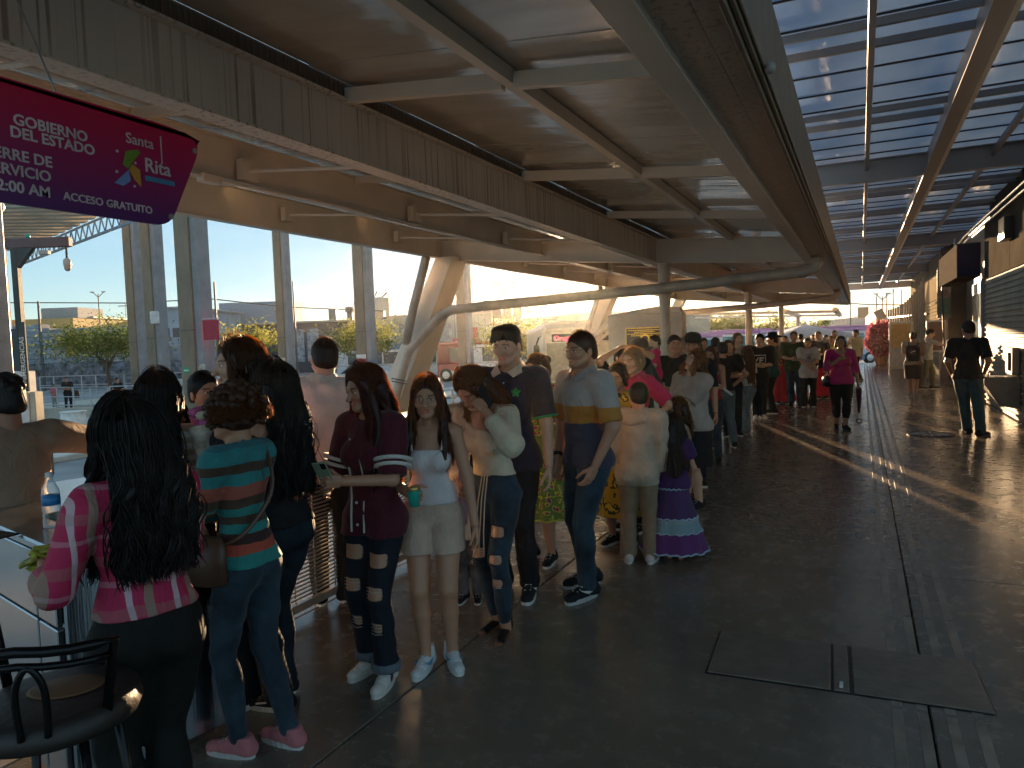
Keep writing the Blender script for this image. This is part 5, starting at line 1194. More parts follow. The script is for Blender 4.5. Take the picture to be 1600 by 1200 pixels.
BLACKC = cloth('black', (.012, .012, .014)); WHITEC = cloth('white', (.62, .58, .53))

def ik(a, c, l1, l2, pole):
    """two-bone joint position between a and c, bending towards pole"""
    a, c, pole = (np.array(v, float) for v in (a, c, pole)); d = c-a; L_ = np.linalg.norm(d); mx_ = (l1+l2)*.998
    if L_ > mx_: c = a+d/L_*mx_; d = c-a; L_ = mx_
    u = d/L_; x = (l1*l1-l2*l2+L_*L_)/(2*L_); h_ = math.sqrt(max(l1*l1-x*x, 0)); p = pole-u*(pole@u); n = np.linalg.norm(p); p = p/n if n > 1e-6 else np.array([0, 1, 0])
    return a+u*x+p*h_, c
def rotx(a): c, s = math.cos(a), math.sin(a); return np.array([[1, 0, 0], [0, c, -s], [0, s, c]])
def roty(a): c, s = math.cos(a), math.sin(a); return np.array([[c, 0, s], [0, 1, 0], [-s, 0, c]])
def rotz(a): c, s = math.cos(a), math.sin(a); return np.array([[c, -s, 0], [s, c, 0], [0, 0, 1]])

# arm poses: wrist target and elbow pole in shoulder-ish body units (fractions of height; x outward, y forward, z up from ground)
ARMS = {'down': ((.155, .03, .485), (1, -.5, 0)), 'down_in': ((.12, .08, .49), (1, -.4, 0)), 'hip': ((.12, .02, .60), (1, -.6, 0)), 'pocket': ((.118, .055, .515), (1, -.8, 0)), 'front': ((.05, .17, .64), (.6, -.5, -1)),
        'hold': ((.03, .19, .67), (.7, -.4, -1)), 'low_front': ((.02, .14, .53), (1, -.3, 0)), 'phone': ((.075, .10, .855), (.9, .5, -.8)), 'chest': ((.01, .14, .72), (.8, -.2, -1)), 'cross': ((-.03, .12, .66), (1, .2, -.6)),
        'chin': ((.05, .13, .80), (.6, -.1, -1)), 'out': ((.36, .12, .70), (.2, -.5, -1)), 'reach': ((.12, .33, .72), (.8, -.2, -1)), 'back': ((.13, -.06, .50), (1, -1, 0)), 'head': ((.08, .02, .98), (1, .1, 0)), 'belly': ((-.0, .15, .58), (1, -.2, -.4)), 'strap': ((.04, .10, .76), (.9, -.1, -1))}
NPEOPLE = [0]
def person(px, d, hgt, face=0, label='', sex='f', build=1.0, tone='tan', arms=('down', 'down'), hands=('relax', 'relax'), lean=0, tilt=0, turn=0, nod=0, top=None, bottom=None, hair=None,
           shoes=('low', None, None), feet=None, dx=0, glasses=None, stub=0, belly=0, group=None, z0=0.0, loc=None, child=False, extras=None, lr=0, mouth=None, mark=None):
    NPEOPLE[0] += 1; seed = NPEOPLE[0]
    p0 = Vector(loc) if loc is not None else spot(px, d, z0)
    az = math.atan2(p0.y, p0.x)                                   # direction camera -> person
    fw = az+math.pi+R(face); rz = fw-math.pi/2
    root = empty('person', p0, rz, label, 'person', group)
    H_ = hgt; male = sex == 'm'; near = d < 7.5; mid = d < 14
    hc = .0095 if near else (.014 if mid else .021)
    if d < 4.6: hc = .0080
    rs_ = np.random.RandomState(seed)
    B = build; hs_ = .158 if child else .128        # head share of height
    headscale = H_*hs_/.205
    # ---- skeleton
    shx = (.108 if male else .093)*H_*(.5+.5*B); shz = (.815 if not child else .79)*H_; hipx = (.050 if male else .054)*H_*(.6+.4*B); hipz = .52*H_
    if feet is None: q_ = rs_.uniform(-.035, .035, 4); feet = ((.055+q_[0]*.5, q_[1]), (.055+q_[2]*.5, .03+q_[3])); lr = lr or rs_.uniform(-3, 3); turn = turn or rs_.uniform(-14, 14); tilt = tilt or rs_.uniform(-4, 4)
    T_ = rotz(R(0)) @ roty(R(lr)) @ rotx(-R(lean)); piv = np.array([0, 0, hipz+.02*H_])
    def tp(v): v = np.array(v, float); return piv+T_ @ (v-piv) if v[2] > hipz else v
    def tq(v): v = np.array(v, float); return piv+T_ @ (v-piv)
    feet_ = feet; ft = [np.array([-feet_[0][0]*H_, feet_[0][1]*H_, 0]), np.array([feet_[1][0]*H_, feet_[1][1]*H_, 0])]
    hips = [np.array([-hipx, 0, hipz]), np.array([hipx, 0, hipz])]
    ank = [f+np.array([0, -.0, .048*H_]) for f in ft]; kn = []
    for i in (0, 1): k_, a_ = ik(hips[i], ank[i], .245*H_, .238*H_, (0, 1, 0)); kn.append(k_); ank[i] = a_
    sh = [tq((-shx, -.005*H_, shz)), tq((shx, -.005*H_, shz))]; el = []; wr = []
    for i in (0, 1):
        sg_ = -1 if i == 0 else 1; A_ = arms[i]; w_, pl_ = ARMS[A_] if isinstance(A_, str) else A_
        wx = w_[0]*(1+.0*(B-1))+(.02*(B-1)*2 if A_ in ('down', 'pocket', 'hip') else 0)
        tw = tq((sg_*wx*H_, w_[1]*H_*(1+(B-1)*.6), w_[2]*H_)) if A_ not in ('down', 'back') else tq((sg_*wx*H_, w_[1]*H_, w_[2]*H_))*.5+np.array((sg_*wx*H_, w_[1]*H_+.3*(tq((0, 0, shz))[1]), w_[2]*H_))*.5
        pole = T_ @ np.array([sg_*pl_[0], pl_[1], pl_[2]]); e_, w2 = ik(sh[i], tw, .172*H_, .152*H_, pole); el.append(e_); wr.append(w2)
    cz = .735 if not child else .70
    def torso(s, g, k=.03, low=True, bust=True):
        Bx = B*(1.0 if not child else .95)
        s.ell(tq((0, .002*H_, cz*H_)), ((.088 if male else .076)*H_*Bx+g, .060*H_*Bx+g, .095*H_+g), k, M=T_)
        s.ell(tq((0, .012*H_*(B-.6), .635*H_)), ((.072 if male else .062)*H_*Bx+g+belly*.3, .054*H_*Bx+g+belly, .085*H_+g), k, M=T_)
        s.cap(sh[0]*.86+tq((0, 0, shz))*.14, sh[1]*.86+tq((0, 0, shz))*.14, .036*H_*(.6+.4*B)+g, .036*H_*(.6+.4*B)+g, k)
        s.cap(tq((-.035*H_, -.02*H_, shz+.005*H_)), tq((0, -.012*H_, .858*H_)), .030*H_+g*.5, .02*H_+g*.3, k); s.cap(tq((.035*H_, -.02*H_, shz+.005*H_)), tq((0, -.012*H_, .858*H_)), .030*H_+g*.5, .02*H_+g*.3, k)
        if not male and not child and bust:
            for q in (-1, 1): s.ell(tq((q*.038*H_, .050*H_*B, .725*H_)), (.034*H_*B+g, .030*H_*B+g, .034*H_+g), k, M=T_)
        if low:
            s.ell((0, -.005*H_, .535*H_), ((.082 if male else .090)*H_*Bx+g, .060*H_*Bx+g, .068*H_+g), k)
            if not child:
                for q in (-1, 1): s.ell((q*.038*H_, -.035*H_*B, .515*H_), (.044*H_*B+g, .038*H_*B+g, .044*H_+g), k)
    def legs(s, g, t1=1.0, flare=0, k=.025):
        for i in (0, 1):
            bb = .55+.45*B; s.cap(hips[i]+np.array([0, 0, -.01*H_]), kn[i], .054*H_*bb+g, .033*H_*bb+g, k)
            if t1 > 0:
                e = kn[i]+(ank[i]-kn[i])*t1; s.cap(kn[i], kn[i]+(ank[i]-kn[i])*.38+np.array([0, -.008*H_, 0]), .031*H_*bb+g, .031*H_*bb+g, k*.6)
                s.cap(kn[i]+(ank[i]-kn[i])*.38+np.array([0, -.006*H_, 0])*(1 if flare < .01 else .3), e, .030*H_*bb+g, (.020*H_*bb+(.030*H_*bb-.020*H_*bb)*(1-t1))+g+flare, k*.6)
    def arm(s, i, g, f=1.0, k=.015, flare=0):
        """f: 0..2 upper arm then forearm"""
        bb = .6+.4*B; r0, r1, r2 = (.033 if male else .028)*H_*bb, (.0245 if male else .021)*H_*bb, .0155*H_*(.8+.2*bb)
        e1 = sh[i]+(el[i]-sh[i])*min(f, 1); s.cap(sh[i], e1, r0+g, r0+(r1-r0)*min(f, 1)+g+(flare if f <= 1 else 0), k)
        if f > 1: e2 = el[i]+(wr[i]-el[i])*(f-1); s.cap(el[i], e2, r1+g, r1+(r2-r1)*(f-1)+g+flare, k)
        return (e1 if f <= 1 else e2), ((el[i]-sh[i]) if f <= 1 else (wr[i]-el[i]))
    allp = np.array(sh+el+wr+kn+ank+hips+[tq((0, 0, .9*H_))])
    lo = allp.min(0)-.15*B-belly; hi = allp.max(0)+.15*B+belly
    # ---- body (only what shows): one mesh of trunk, limbs, head and hands
    s = SDF(lo, (hi[0], hi[1], hi[2]), hc)
    torso(s, 0); legs(s, 0)
    for i in (0, 1): arm(s, i, 0, 2); s.cap(ank[i], ft[i]+np.array([0, -.01, .03]), .02*H_, .02*H_, .01)
    s.cap(tq((0, -.012*H_, shz)), tq((0, -.005*H_, .87*H_)), (.031 if male else .027)*H_*(.7+.3*B), (.031 if male else .026)*H_*(.7+.3*B), .02)
    V, Fq = s.mesh(); VV = [V]; FF = [Fq]; TT = [np.ones((len(V), 4))]; base = len(V)
    hv, hf, hcx, hst = HEADS['m' if male else 'f']
    HB = tq((0, .004*H_, .868*H_ if not child else .845*H_)); HR = rotz(-R(turn)) @ T_ @ roty(R(tilt)) @ rotx(-R(nod)) if not callable(turn) else None
    wf = (.94+.06*B) if not child else 1.0
    hv2 = HB+(hv*np.array([wf, 1, 1 if not child else .93])*headscale-np.array([0, 0, .01*H_])) @ HR.T if True else None
    tint = np.ones((len(hv), 4)); pal = {1: (.98, .66, .66), 2: (.28, .25, .25), 4: (1.9, 2.6, 3.4), 5: (.12, .10, .10)}
    for k_, c_ in pal.items(): tint[hcx == k_, :3] = c_
    if mouth is not None: tint[hcx == 1, :3] = mouth
    if stub:
        zz = hv[:, 2]; tint[hst & (hcx == 0), :3] *= (1-stub*np.clip((.092-zz[hst & (hcx == 0)])/.03, 0, 1)*np.random.RandomState(1).uniform(.6, 1, (hst & (hcx == 0)).sum()))[:, None]
    VV.append(hv2); FF.append(hf+base); TT.append(tint); base += len(hv2)
    for i in (0, 1):
        sg_ = -1 if i == 0 else 1; V0, F0 = HANDS[hands[i]]; v = V0.copy()*(H_/1.68)*(1.0 if not child else 1.0)*(1.02 if male else .93)
        if i == 1: v[:, 0] *= 1        # thumb side towards -x
        # orient: -z along the forearm, +y (palm side) towards the body
        ax = (wr[i]-el[i]); ax /= np.linalg.norm(ax); ez = -ax; inn = np.array([-sg_, 0.25, 0.]); 
        if arms[i] in ('front', 'hold', 'chest', 'belly', 'low_front', 'cross', 'chin', 'phone', 'strap'): inn = np.array([-sg_*.9, -.35, .3])
        if arms[i] in ('reach', 'out'): inn = np.array([-sg_*.4, 0, -.9])
        ey = inn-ez*(inn@ez); ey /= np.linalg.norm(ey); ex = np.cross(ey, ez)
        fwdd = np.array([0, 1., .3]) 
        if ex @ fwdd > 0: v[:, 0] *= -1; F0 = F0[:, ::-1]      # thumb points forward / up
        v2 = wr[i]+v @ np.stack([ex, ey, ez]); VV.append(v2); FF.append(F0+base); TT.append(np.ones((len(v2), 4))); base += len(v2)
    me = mesh_np('body', np.concatenate(VV), np.concatenate(FF)); ca = me.color_attributes.new('tint', 'FLOAT_COLOR', 'POINT'); ca.data.foreach_set('color', np.concatenate(TT).astype(np.float32).ravel())
    link('body', me, skin(tone), root)
    info = dict(root=root, H=H_, sh=sh, el=el, wr=wr, HB=HB, HR=HR, hs=headscale, tq=tq, hips=hips, kn=kn, ank=ank, ft=ft, rz=rz, p0=p0, T=T_, rs=rs_, shx=shx)
    # ---- lower garment
    b_ = dict(bottom or {}); kind = b_.get('kind', 'trousers'); g0 = b_.get('g', .010)
    if kind in ('trousers', 'shorts'):
        s = SDF(lo-.05, (hi[0]+.05, hi[1]+.05, .66*H_), hc); wz = b_.get('waist', .595)*H_
        s.ell((0, -.002*H_, .545*H_), ((.080 if male else .088)*H_*B+g0+.004, .060*H_*B+g0+belly*.5, .085*H_+g0), .02)
        s.ell((0, .006*H_*(B-.6), .61*H_), ((.074 if male else .070)*H_*B+g0+.002, .054*H_*B+g0+belly*.5, .07*H_), .03)
        if not child:
            for q in (-1, 1): s.ell((q*.038*H_, -.033*H_*B, .515*H_), (.043*H_*B+g0, .037*H_*B+g0, .044*H_+g0), .03)
        if kind == 'trousers': legs(s, g0, b_.get('len', .97), b_.get('flare', .012))
        else:
            for i in (0, 1):
                e = hips[i]+(kn[i]-hips[i])*b_.get('len', .45); s.cap(hips[i], e, .056*H_*B+g0, .048*H_*B+g0+.01, .02)
                s.plane(e, (0, 0, -1)) if i == 1 else None
        s.plane((0, 0, wz), (0, 0, 1))
        for (i, t, wd, hh) in b_.get('rips', ()):          # worn holes cut through the front
            j = hips[i]+(kn[i]-hips[i])*t if t <= 1 else kn[i]+(ank[i]-kn[i])*(t-1)
            s.box(j+np.array([0, .078, 0]), (wd, .075-.026, hh*.85), .012, .003, 's')
        V, Fq = s.mesh(); V = folds(V, Fq, b_.get('amp', .0035), seed); jo = link('jeans' if b_.get('mat') in (DENIM, DENIMD, DENIML) else kind, mesh_np('trousers', V, Fq), b_.get('mat', DENIM), root)
        if b_.get('rips'):
            mb = MB()
            for (i, t, wd, hh) in b_['rips']:
                j = hips[i]+(kn[i]-hips[i])*t if t <= 1 else kn[i]+(ank[i]-kn[i])*(t-1)
                for q in np.linspace(-.7, .7, 4): mb.tube([j+np.array([-wd*.95, .040, hh*q]), j+np.array([0, .056, hh*q+rs_.uniform(-.004, .004)]), j+np.array([wd*.95, .040, hh*q])], .0016, 4)
            struct(mb.build('frayed_thread', cloth('thread', (.55, .50, .44)), jo), 'stuff')
        if b_.get('cuff'):
            for i in (0, 1):
                e = kn[i]+(ank[i]-kn[i])*(b_.get('len', .97)-.02); mb = MB(); r_ = .024*H_+g0+b_.get('flare', .012); mb.lathe([(r_+.004, -.03), (r_+.006, .01), (r_+.0, .012)], tuple(e), 18); mb.build('cuff', b_['cuff'], jo, True)
    elif kind == 'skirt':
        z1 = b_.get('waist', .62)*H_; z2 = b_.get('hem', .3)*H_; r1 = .072*H_*B+.012; r2 = b_.get('r', .14)*H_; s = SDF((-r2-.06, -r2-.06, z2-.04), (r2+.06, r2+.06, z1+.04), hc)
        nf = b_.get('nf', 10); ph = rs_.uniform(0, 6)
        def fskirt(X, Y, Z):
            t = np.clip((z1-Z)/(z1-z2), 0, 1); rr = r1+(np.maximum(.098*H_*B, r1)-r1)*np.sin(np.clip(t*3, 0, 1)*1.57)+(r2-.098*H_*B)*np.clip((t-.15)/.85, 0, 1)**b_.get('pw', 1.0)
            a = np.arctan2(Y, X); rr = rr*(1+b_.get('fold', .06)*t*np.sin(a*nf+ph+2*np.sin(a*2)))
            dd = (np.sqrt(X*X+(Y*1.18)**2)-rr)*.8; return np.maximum(dd, np.maximum(Z-z1, z2-Z))
        s.fn(fskirt); V, Fq = s.mesh(); V = folds(V, Fq, .002, seed); sk_ = link('skirt', mesh_np('skirt', V, Fq), b_['mat'], root)
        for (za, rfac, m2) in b_.get('trim', ()):
            mb = MB(); n = 60; zz = za*H_; t = (z1-zz)/(z1-z2); rr = (r1+(np.maximum(.098*H_*B, r1)-r1)*math.sin(min(t*3, 1)*1.57)+(r2-.098*H_*B)*max((t-.15)/.85, 0)**b_.get('pw', 1.0))
            pts = []
            for k in range(n):
                a = 2*math.pi*k/n; q = rr*(1+b_.get('fold', .06)*t*math.sin(a*nf+ph+2*math.sin(a*2)))+.004; pts.append((q*math.cos(a), q*math.sin(a)/1.18, zz+.006*math.sin(a*20)))
            mb.tube(pts, .007*rfac, 5, closed=True); mb.build('trim', m2, sk_)
    # ---- upper garment
    t_ = dict(top or {}); g1 = t_.get('g', .010)
    if t_.get('kind', 'shirt') != 'none':
        s = SDF(lo-.06, hi+.06, hc); torso(s, g1, .035, t_.get('long', True))
        if t_.get('hem', .5) < .56: s.ell((0, 0, .53*H_), ((.084 if male else .092)*H_*B+g1+.004, .062*H_*B+g1+.004+belly*.7, .08*H_), .03)
        sl_ = t_.get('sleeve', .6); ends = []
        if t_.get('long', True) and t_.get('hem', .5) < .595:
            gg = max(g1, g0+.007)+.002
            s.ell((0, -.002*H_, .545*H_), ((.080 if male else .088)*H_*B+gg+.004, .060*H_*B+gg+belly*.5, .085*H_+gg), .02); s.ell((0, .006*H_*(B-.6), .61*H_), ((.074 if male else .070)*H_*B+gg+.002, .054*H_*B+gg+belly*.5, .07*H_), .03)
            if not child:
                for q in (-1, 1): s.ell((q*.038*H_, -.033*H_*B, .515*H_), (.043*H_*B+gg, .037*H_*B+gg, .044*H_+gg), .03)
            if t_.get('hem', .5) < .52:
                for i in (0, 1): s.cap(hips[i]+np.array([0, 0, -.01*H_]), hips[i]+(kn[i]-hips[i])*.4, .054*H_*(.55+.45*B)+gg, .050*H_*(.55+.45*B)+gg, .025)
        s1 = SDF(lo-.06, hi+.06, hc)
        if sl_ > 0:
            for i in (0, 1):
                e, ax = arm(s1, i, g1*.8+t_.get('loose', .004), sl_, .02, t_.get('sflare', .004)); ends.append((e, ax))
                if t_.get('puff'): (s1.cap(sh[i]+(el[i]-sh[i])*.35, el[i], .048, .062, .02), s1.cap(el[i], el[i]+(wr[i]-el[i])*.6, .062, .045, .03))
        # cut sleeve ends square, hem level, neck opening
        X, Y, Z = np.meshgrid(*s.ax, indexing='ij', sparse=True)
        for (e, ax) in ends:
            ax = ax/np.linalg.norm(ax); dd = (X-e[0])*ax[0]+(Y-e[1])*ax[1]+(Z-e[2])*ax[2]; rad = np.sqrt((X-e[0])**2+(Y-e[1])**2+(Z-e[2])**2)
            s1.d = np.where((rad < .10) & (dd > 0), np.maximum(s1.d, dd), s1.d).astype(np.float32)
        if t_.get('neck') == 'off':
            s.plane(tq((0, 0, .775*H_)), T_ @ np.array([-.22, 0, 1.]))
            for i in (0, 1): s1.ell(sh[i]+np.array([0, 0, .01]), (.058, .058, .058), .01, 's')
        if ends: s.d = SDF.smin(s.d, s1.d, .018).astype(np.float32)
        hz_ = t_.get('hem', .5)*H_; s.plane((0, 0, hz_), (0, -t_.get('hemslope', 0), -1)); nz_ = t_.get('neck', 'crew')
        if nz_ == 'crew': s.ell(tq((0, .004*H_, .868*H_)), (.046*H_, .046*H_, .032*H_), .006, 's', T_)
        elif nz_ == 'v': s.ell(tq((0, .01*H_, .868*H_)), (.042*H_, .046*H_, .034*H_), .006, 's', T_); s.cap(tq((0, .075*H_*B, .85*H_)), tq((0, .075*H_*B, .77*H_)), .028*H_, .004, .006, 's')
        elif nz_ == 'scoop': s.ell(tq((0, .03*H_, .862*H_)), (.062*H_, .066*H_, .055*H_), .006, 's', T_)
        elif nz_ == 'tank': s.ell(tq((0, .01*H_, .885*H_)), (.06*H_, .2*H_, .08*H_), .006, 's', T_)
        elif nz_ == 'tube': s.plane(tq((0, 0, .765*H_)), T_ @ np.array([0, 0, 1.]))
        if sl_ == 0 and nz_ not in ('off', 'tube'):
            for i in (0, 1): s.ell(sh[i]+(T_ @ np.array([(-1 if i == 0 else 1)*.012, 0, .0]))*1.0, (.036*H_, .09, .055*H_), .01, 's', T_)
        V, Fq = s.mesh(); V = folds(V, Fq, t_.get('amp', .0035), seed+3); so_ = link(t_.get('name', 'shirt'), mesh_np('shirt', V, Fq), t_.get('mat', WHITEC), root)
        info['shirt'] = so_
        if nz_ == 'tube' or t_.get('straps'):
            for q in (-1, 1):
                mb = MB(); mb.tube([tq((q*.05*H_, .062*H_*B+.012, .765*H_)), tq((q*.055*H_, .045*H_*B+.01, .80*H_)), tq((q*.058*H_, .0, .845*H_)), tq((q*.055*H_, -.05*H_*B, .80*H_)), tq((q*.05*H_, -.06*H_*B-.01, .765*H_))], .005, 6); mb.build('strap', t_.get('mat', WHITEC), so_)
        if t_.get('collar'):
            mb = MB()
            for q in (-1, 1):
                v = [tq((q*.000*H_, -.052*H_, .872*H_)), tq((q*.040*H_, -.03*H_, .878*H_)), tq((q*.046*H_, .015*H_, .868*H_)), tq((q*.014*H_, .056*H_, .838*H_)), tq((q*.040*H_, .068*H_, .822*H_)), tq((q*.062*H_, .035*H_, .838*H_)), tq((q*.066*H_, -.03*H_, .848*H_)), tq((0, -.072*H_, .846*H_))]
                mb.add(v, [(0, 1, 6, 7), (1, 2, 5, 6), (2, 3, 4, 5)]); mb.add([x+np.array([0, 0, -.004]) for x in v], [(7, 6, 1, 0), (6, 5, 2, 1), (5, 4, 3, 2)])
            c_ = mb.build('collar', t_['collar'], so_, True)
        if t_.get('trims'):
            for i in (0, 1):
                e, ax = ends[i]; ax = ax/np.linalg.norm(ax)
                for (off, m2) in t_['trims']:
                    M4 = Matrix(Vector((0, 0, 1)).rotation_difference(Vector(ax)).to_matrix().to_4x4()); M4.translation = Vector(e+ax*off); r_ = (.0245 if male else .021)*H_*(.6+.4*B)+g1+t_.get('loose', .004)+t_.get('sflare', .004)+.008+(.006*abs(off)/.03 if off < 0 else 0)
                    mb = MB(); mb.lathe([(r_, -.007), (r_+.001, 0), (r_, .007)], n=18, M=M4); mb.build('sleeve_trim', m2, so_, True)
    # ---- shoes
    sk2, sm, so2 = shoes; a_, b2_, c2_ = shoe_meshes(sk2); fs = H_/1.68*(1.04 if male else .94)
    for i in (0, 1):
        o = link('shoe' if sk2 != 'sandal' else 'foot', a_, sm or BLACKC if sk2 != 'sandal' else skin(tone), root); o.location = Vector(ft[i])-Vector((0, .0, 0)); o.scale = (fs,)*3; o.rotation_euler = (0, 0, R((12 if i == 0 else -12) if not feet or len(feet) < 3 else feet[2][i]))
        o2 = link('sole', b2_, so2 or WHITEC, o)
        if near and mark and sk2 != 'sandal':
            for q in (-1, 1):
                mb = MB(); mk_, mm_ = mark
                if mk_ == 'swoosh':
                    path = [(-.035, .088), (.0, .058), (.03, .050), (.065, .062), (.10, .078)]; wd = [.002, .008, .010, .006, .001]
                elif mk_ == 'wave': path = [(-.06, .07), (-.02, .052), (.02, .060), (.06, .050), (.11, .042)]; wd = [.004]*5
                else: path = [(.015, .06), (.045, .052)]; wd = [.014, .014]
                v = []; xs = lambda y_: (.040+.004 if y_ < .0 else .043-.02*max(y_-.05, 0))
                for (y_, z_), w2 in zip(path, wd): v += [(q*(xs(y_)+.0012-.18*max(z_-.045, 0)), y_, z_-w2), (q*(xs(y_)+.0012-.18*max(z_-.045, 0)-.0), y_, z_+w2)]
                n_ = len(path); mb.add(v, [(2*j, 2*j+2, 2*j+3, 2*j+1) if q > 0 else (2*j, 2*j+1, 2*j+3, 2*j+2) for j in range(n_-1)]); sm_ = mb.build('side_mark', mm_, o, True)
                md = sm_.modifiers.new('thick', 'SOLIDIFY'); md.thickness = .004; md.offset = 0
        if near and sk2 != 'sandal' and (len(shoes) < 3 or True): link('laces', c2_, cloth('lace', (.6, .58, .54)), o)
    # ---- hair
    if hair: make_hair(info, male, near, **hair)
    if glasses:
        mb = MB(); P_ = lambda x, y, z: info['HB']+HR @ (np.array([x*wf, y, z])*headscale-np.array([0, 0, .01*H_]))
        for q in (-1, 1):
            mb.tube([P_(q*.031+.020*math.cos(t), .094, .126+.017*math.sin(t)) for t in np.linspace(0, 5.9, 16)], .0014, 5, closed=True); mb.tube([P_(q*.051, .092, .131), P_(q*.076, .03, .13), P_(q*.080, -.02, .126)], .0014, 5)
        mb.tube([P_(-.011, .096, .13), P_(0, .099, .132), P_(.011, .096, .13)], .0014, 5); mb.build('glasses', glasses, root)
    return info

def make_hair(I, male, near, kind='long', m=None, L=.35, vol=1.0, seed=0, n=420, part=0, front=False, wave=.02, curl=0, strands=True):
    HB, HR, hs, H_ = I['HB'], I['HR'], I['hs'], I['H']; rs_ = np.random.RandomState(seed+NPEOPLE[0]*7); h = .0065 if near else .012
    def P_(v): return HB+HR @ (np.array(v)*hs-np.array([0, 0, .01*H_]))
    # everything in head space for the cap
    s = SDF((-.16, -.19, -.08), (.16, .14, .30), h/hs)
    s.ell((0, -.020, .152), (.080*vol, .098*vol, .090*vol), 0)
    if kind == 'short':
        s.ell((0, -.06, .10), (.070, .062, .065), .02); s.ell((0, .10, .095), (.076, .070, .090), .012, 's'); s.ell((0, -.02, .03), (.12, .09, .05), .01, 's')
        if curl: 
            for k in range(40):
                a = rs_.uniform(0, 6.28); e = rs_.uniform(.1, 1.4); s.ell((.076*math.cos(e)*math.cos(a), -.02+.094*math.cos(e)*math.sin(a), .155+.086*math.sin(e)), (.018,)*3, .006) if math.sin(a)*math.cos(e) < .5 else None
            s.ell((0, .10, .09), (.070, .060, .070), .01, 's')
    elif kind == 'top':      # faded sides, fringe swept forward
        s.d[:] = 9; s.ell((0, -.018, .150), (.0755, .0935, .084), 0); s.ell((0, -.06, .10), (.066, .056, .05), .02); s.ell((0, .095, .095), (.09, .072, .098), .008, 's'); s.ell((0, -.0, .045), (.13, .10, .055), .012, 's'); s.ell((0, -.016, .190), (.078, .094, .064), .01); s.ell((.01, .045, .222), (.056, .045, .030), .02)
        for (x1, x2, z2) in ((.02, .052, .150), (.005, .03, .158), (-.02, .0, .168), (-.045, -.05, .165), (.04, .060, .165)): s.cap((x1, .066, .215), (x2, .094, z2), .016, .004, .008)
    elif kind == 'curly':
        s.ell((0, -.02, .14), (.10, .11, .10), .02)
        for k in range(300):
            a = rs_.uniform(0, 6.28); e = rs_.uniform(-.6, 1.45); r_ = rs_.uniform(.95, 1.12); p = (.112*r_*math.cos(e)*math.cos(a), -.025+.118*r_*math.cos(e)*math.sin(a), .135+.112*r_*math.sin(e)); q = rs_.uniform(.009, .018); s.ell(p, (q, q, q), .004)
        s.ell((0, .115, .09), (.066, .075, .085), .012, 's')
    else:
        s.ell((0, -.055, .10), (.080*vol, .070*vol, .085), .02)
        s.ell((0, .112, .110), (.064, .080, .090), .012, 's')
        for q in (-1, 1): s.cap((q*.062, .035, .165), (q*.078, .0, .05), .022, .020, .012)
        if kind == 'bun': s.ell((0, -.12, .17), (.04, .04, .04), .01)
    s.ell((0, -.0, -.07), (.2, .2, .10), .01, 's') if kind in ('bun',) else None
    V, Fq = s.mesh(); N = normals(V, Fq); ang = np.arctan2(V[:, 0], V[:, 1]-.0); V = V+N*(.0011*np.sin(ang*47+4*np.sin(V[:, 2]*22))*(0 if kind == 'curly' else 1))[:, None]
    Vw = HB+((V*hs)-np.array([0, 0, .01*H_])) @ HR.T; VV = [Vw]; FF = [Fq]; base = len(Vw)
    if kind in ('long', 'pony', 'braid'):
        # falling mass down the back, in body space
        tq = I['tq']; z0 = .13; s2 = SDF(np.minimum(P_((0, 0, 0)), tq((0, 0, .8*H_)))-np.array([.24, .26, L+.08]), P_((0, 0, .2))+np.array([.24, .24, .05]), h*1.2)
        back = HR @ np.array([0, -1., 0]); back[2] = 0; back /= np.linalg.norm(back)+1e-9; sd = np.array([-back[1], back[0], 0])
        a0 = P_((0, -.05, .13)); a1 = tq((0, 0, .835*H_))+back*(.062*H_); a1 = a1*np.array([1, 1, 1]); wd = .062*vol
        end = a1+np.array([0, 0, -(L-.18*hs)])+back*.02 if L > .2 else a1
        for q in (-1, -.33, .33, 1):
            s2.cap(P_((q*.055, -.05, .12)), a1+sd*q*wd, .045*vol, .036*vol, .02); s2.cap(a1+sd*q*wd, end+sd*q*wd*.9, .036*vol, .016, .02)
        if front:
            for q in ((-1, 1) if front is True else (front,)):
                f1 = tq((q*.060*H_, .035*H_, .82*H_)); f2 = f1+np.array([0, .035*H_, -max(L-.25, .08)]); s2.cap(P_((q*.072, .01, .10)), f1, .024, .022, .012); s2.cap(f1, f2, .024, .010, .012)
        V, Fq = s2.mesh(); N = normals(V, Fq); u = V @ sd; V = V+N*((.0030 if wave < .015 else .006)*np.sin(u*(230 if wave < .015 else 120)+4*np.sin(V[:, 2]*(14+10*wave*20))))[:, None]; VV.append(V); FF.append(Fq+base); base += len(V)
    me = mesh_np('hair', np.concatenate(VV), np.concatenate(FF)); ho = link('hair', me, m, I['root'])
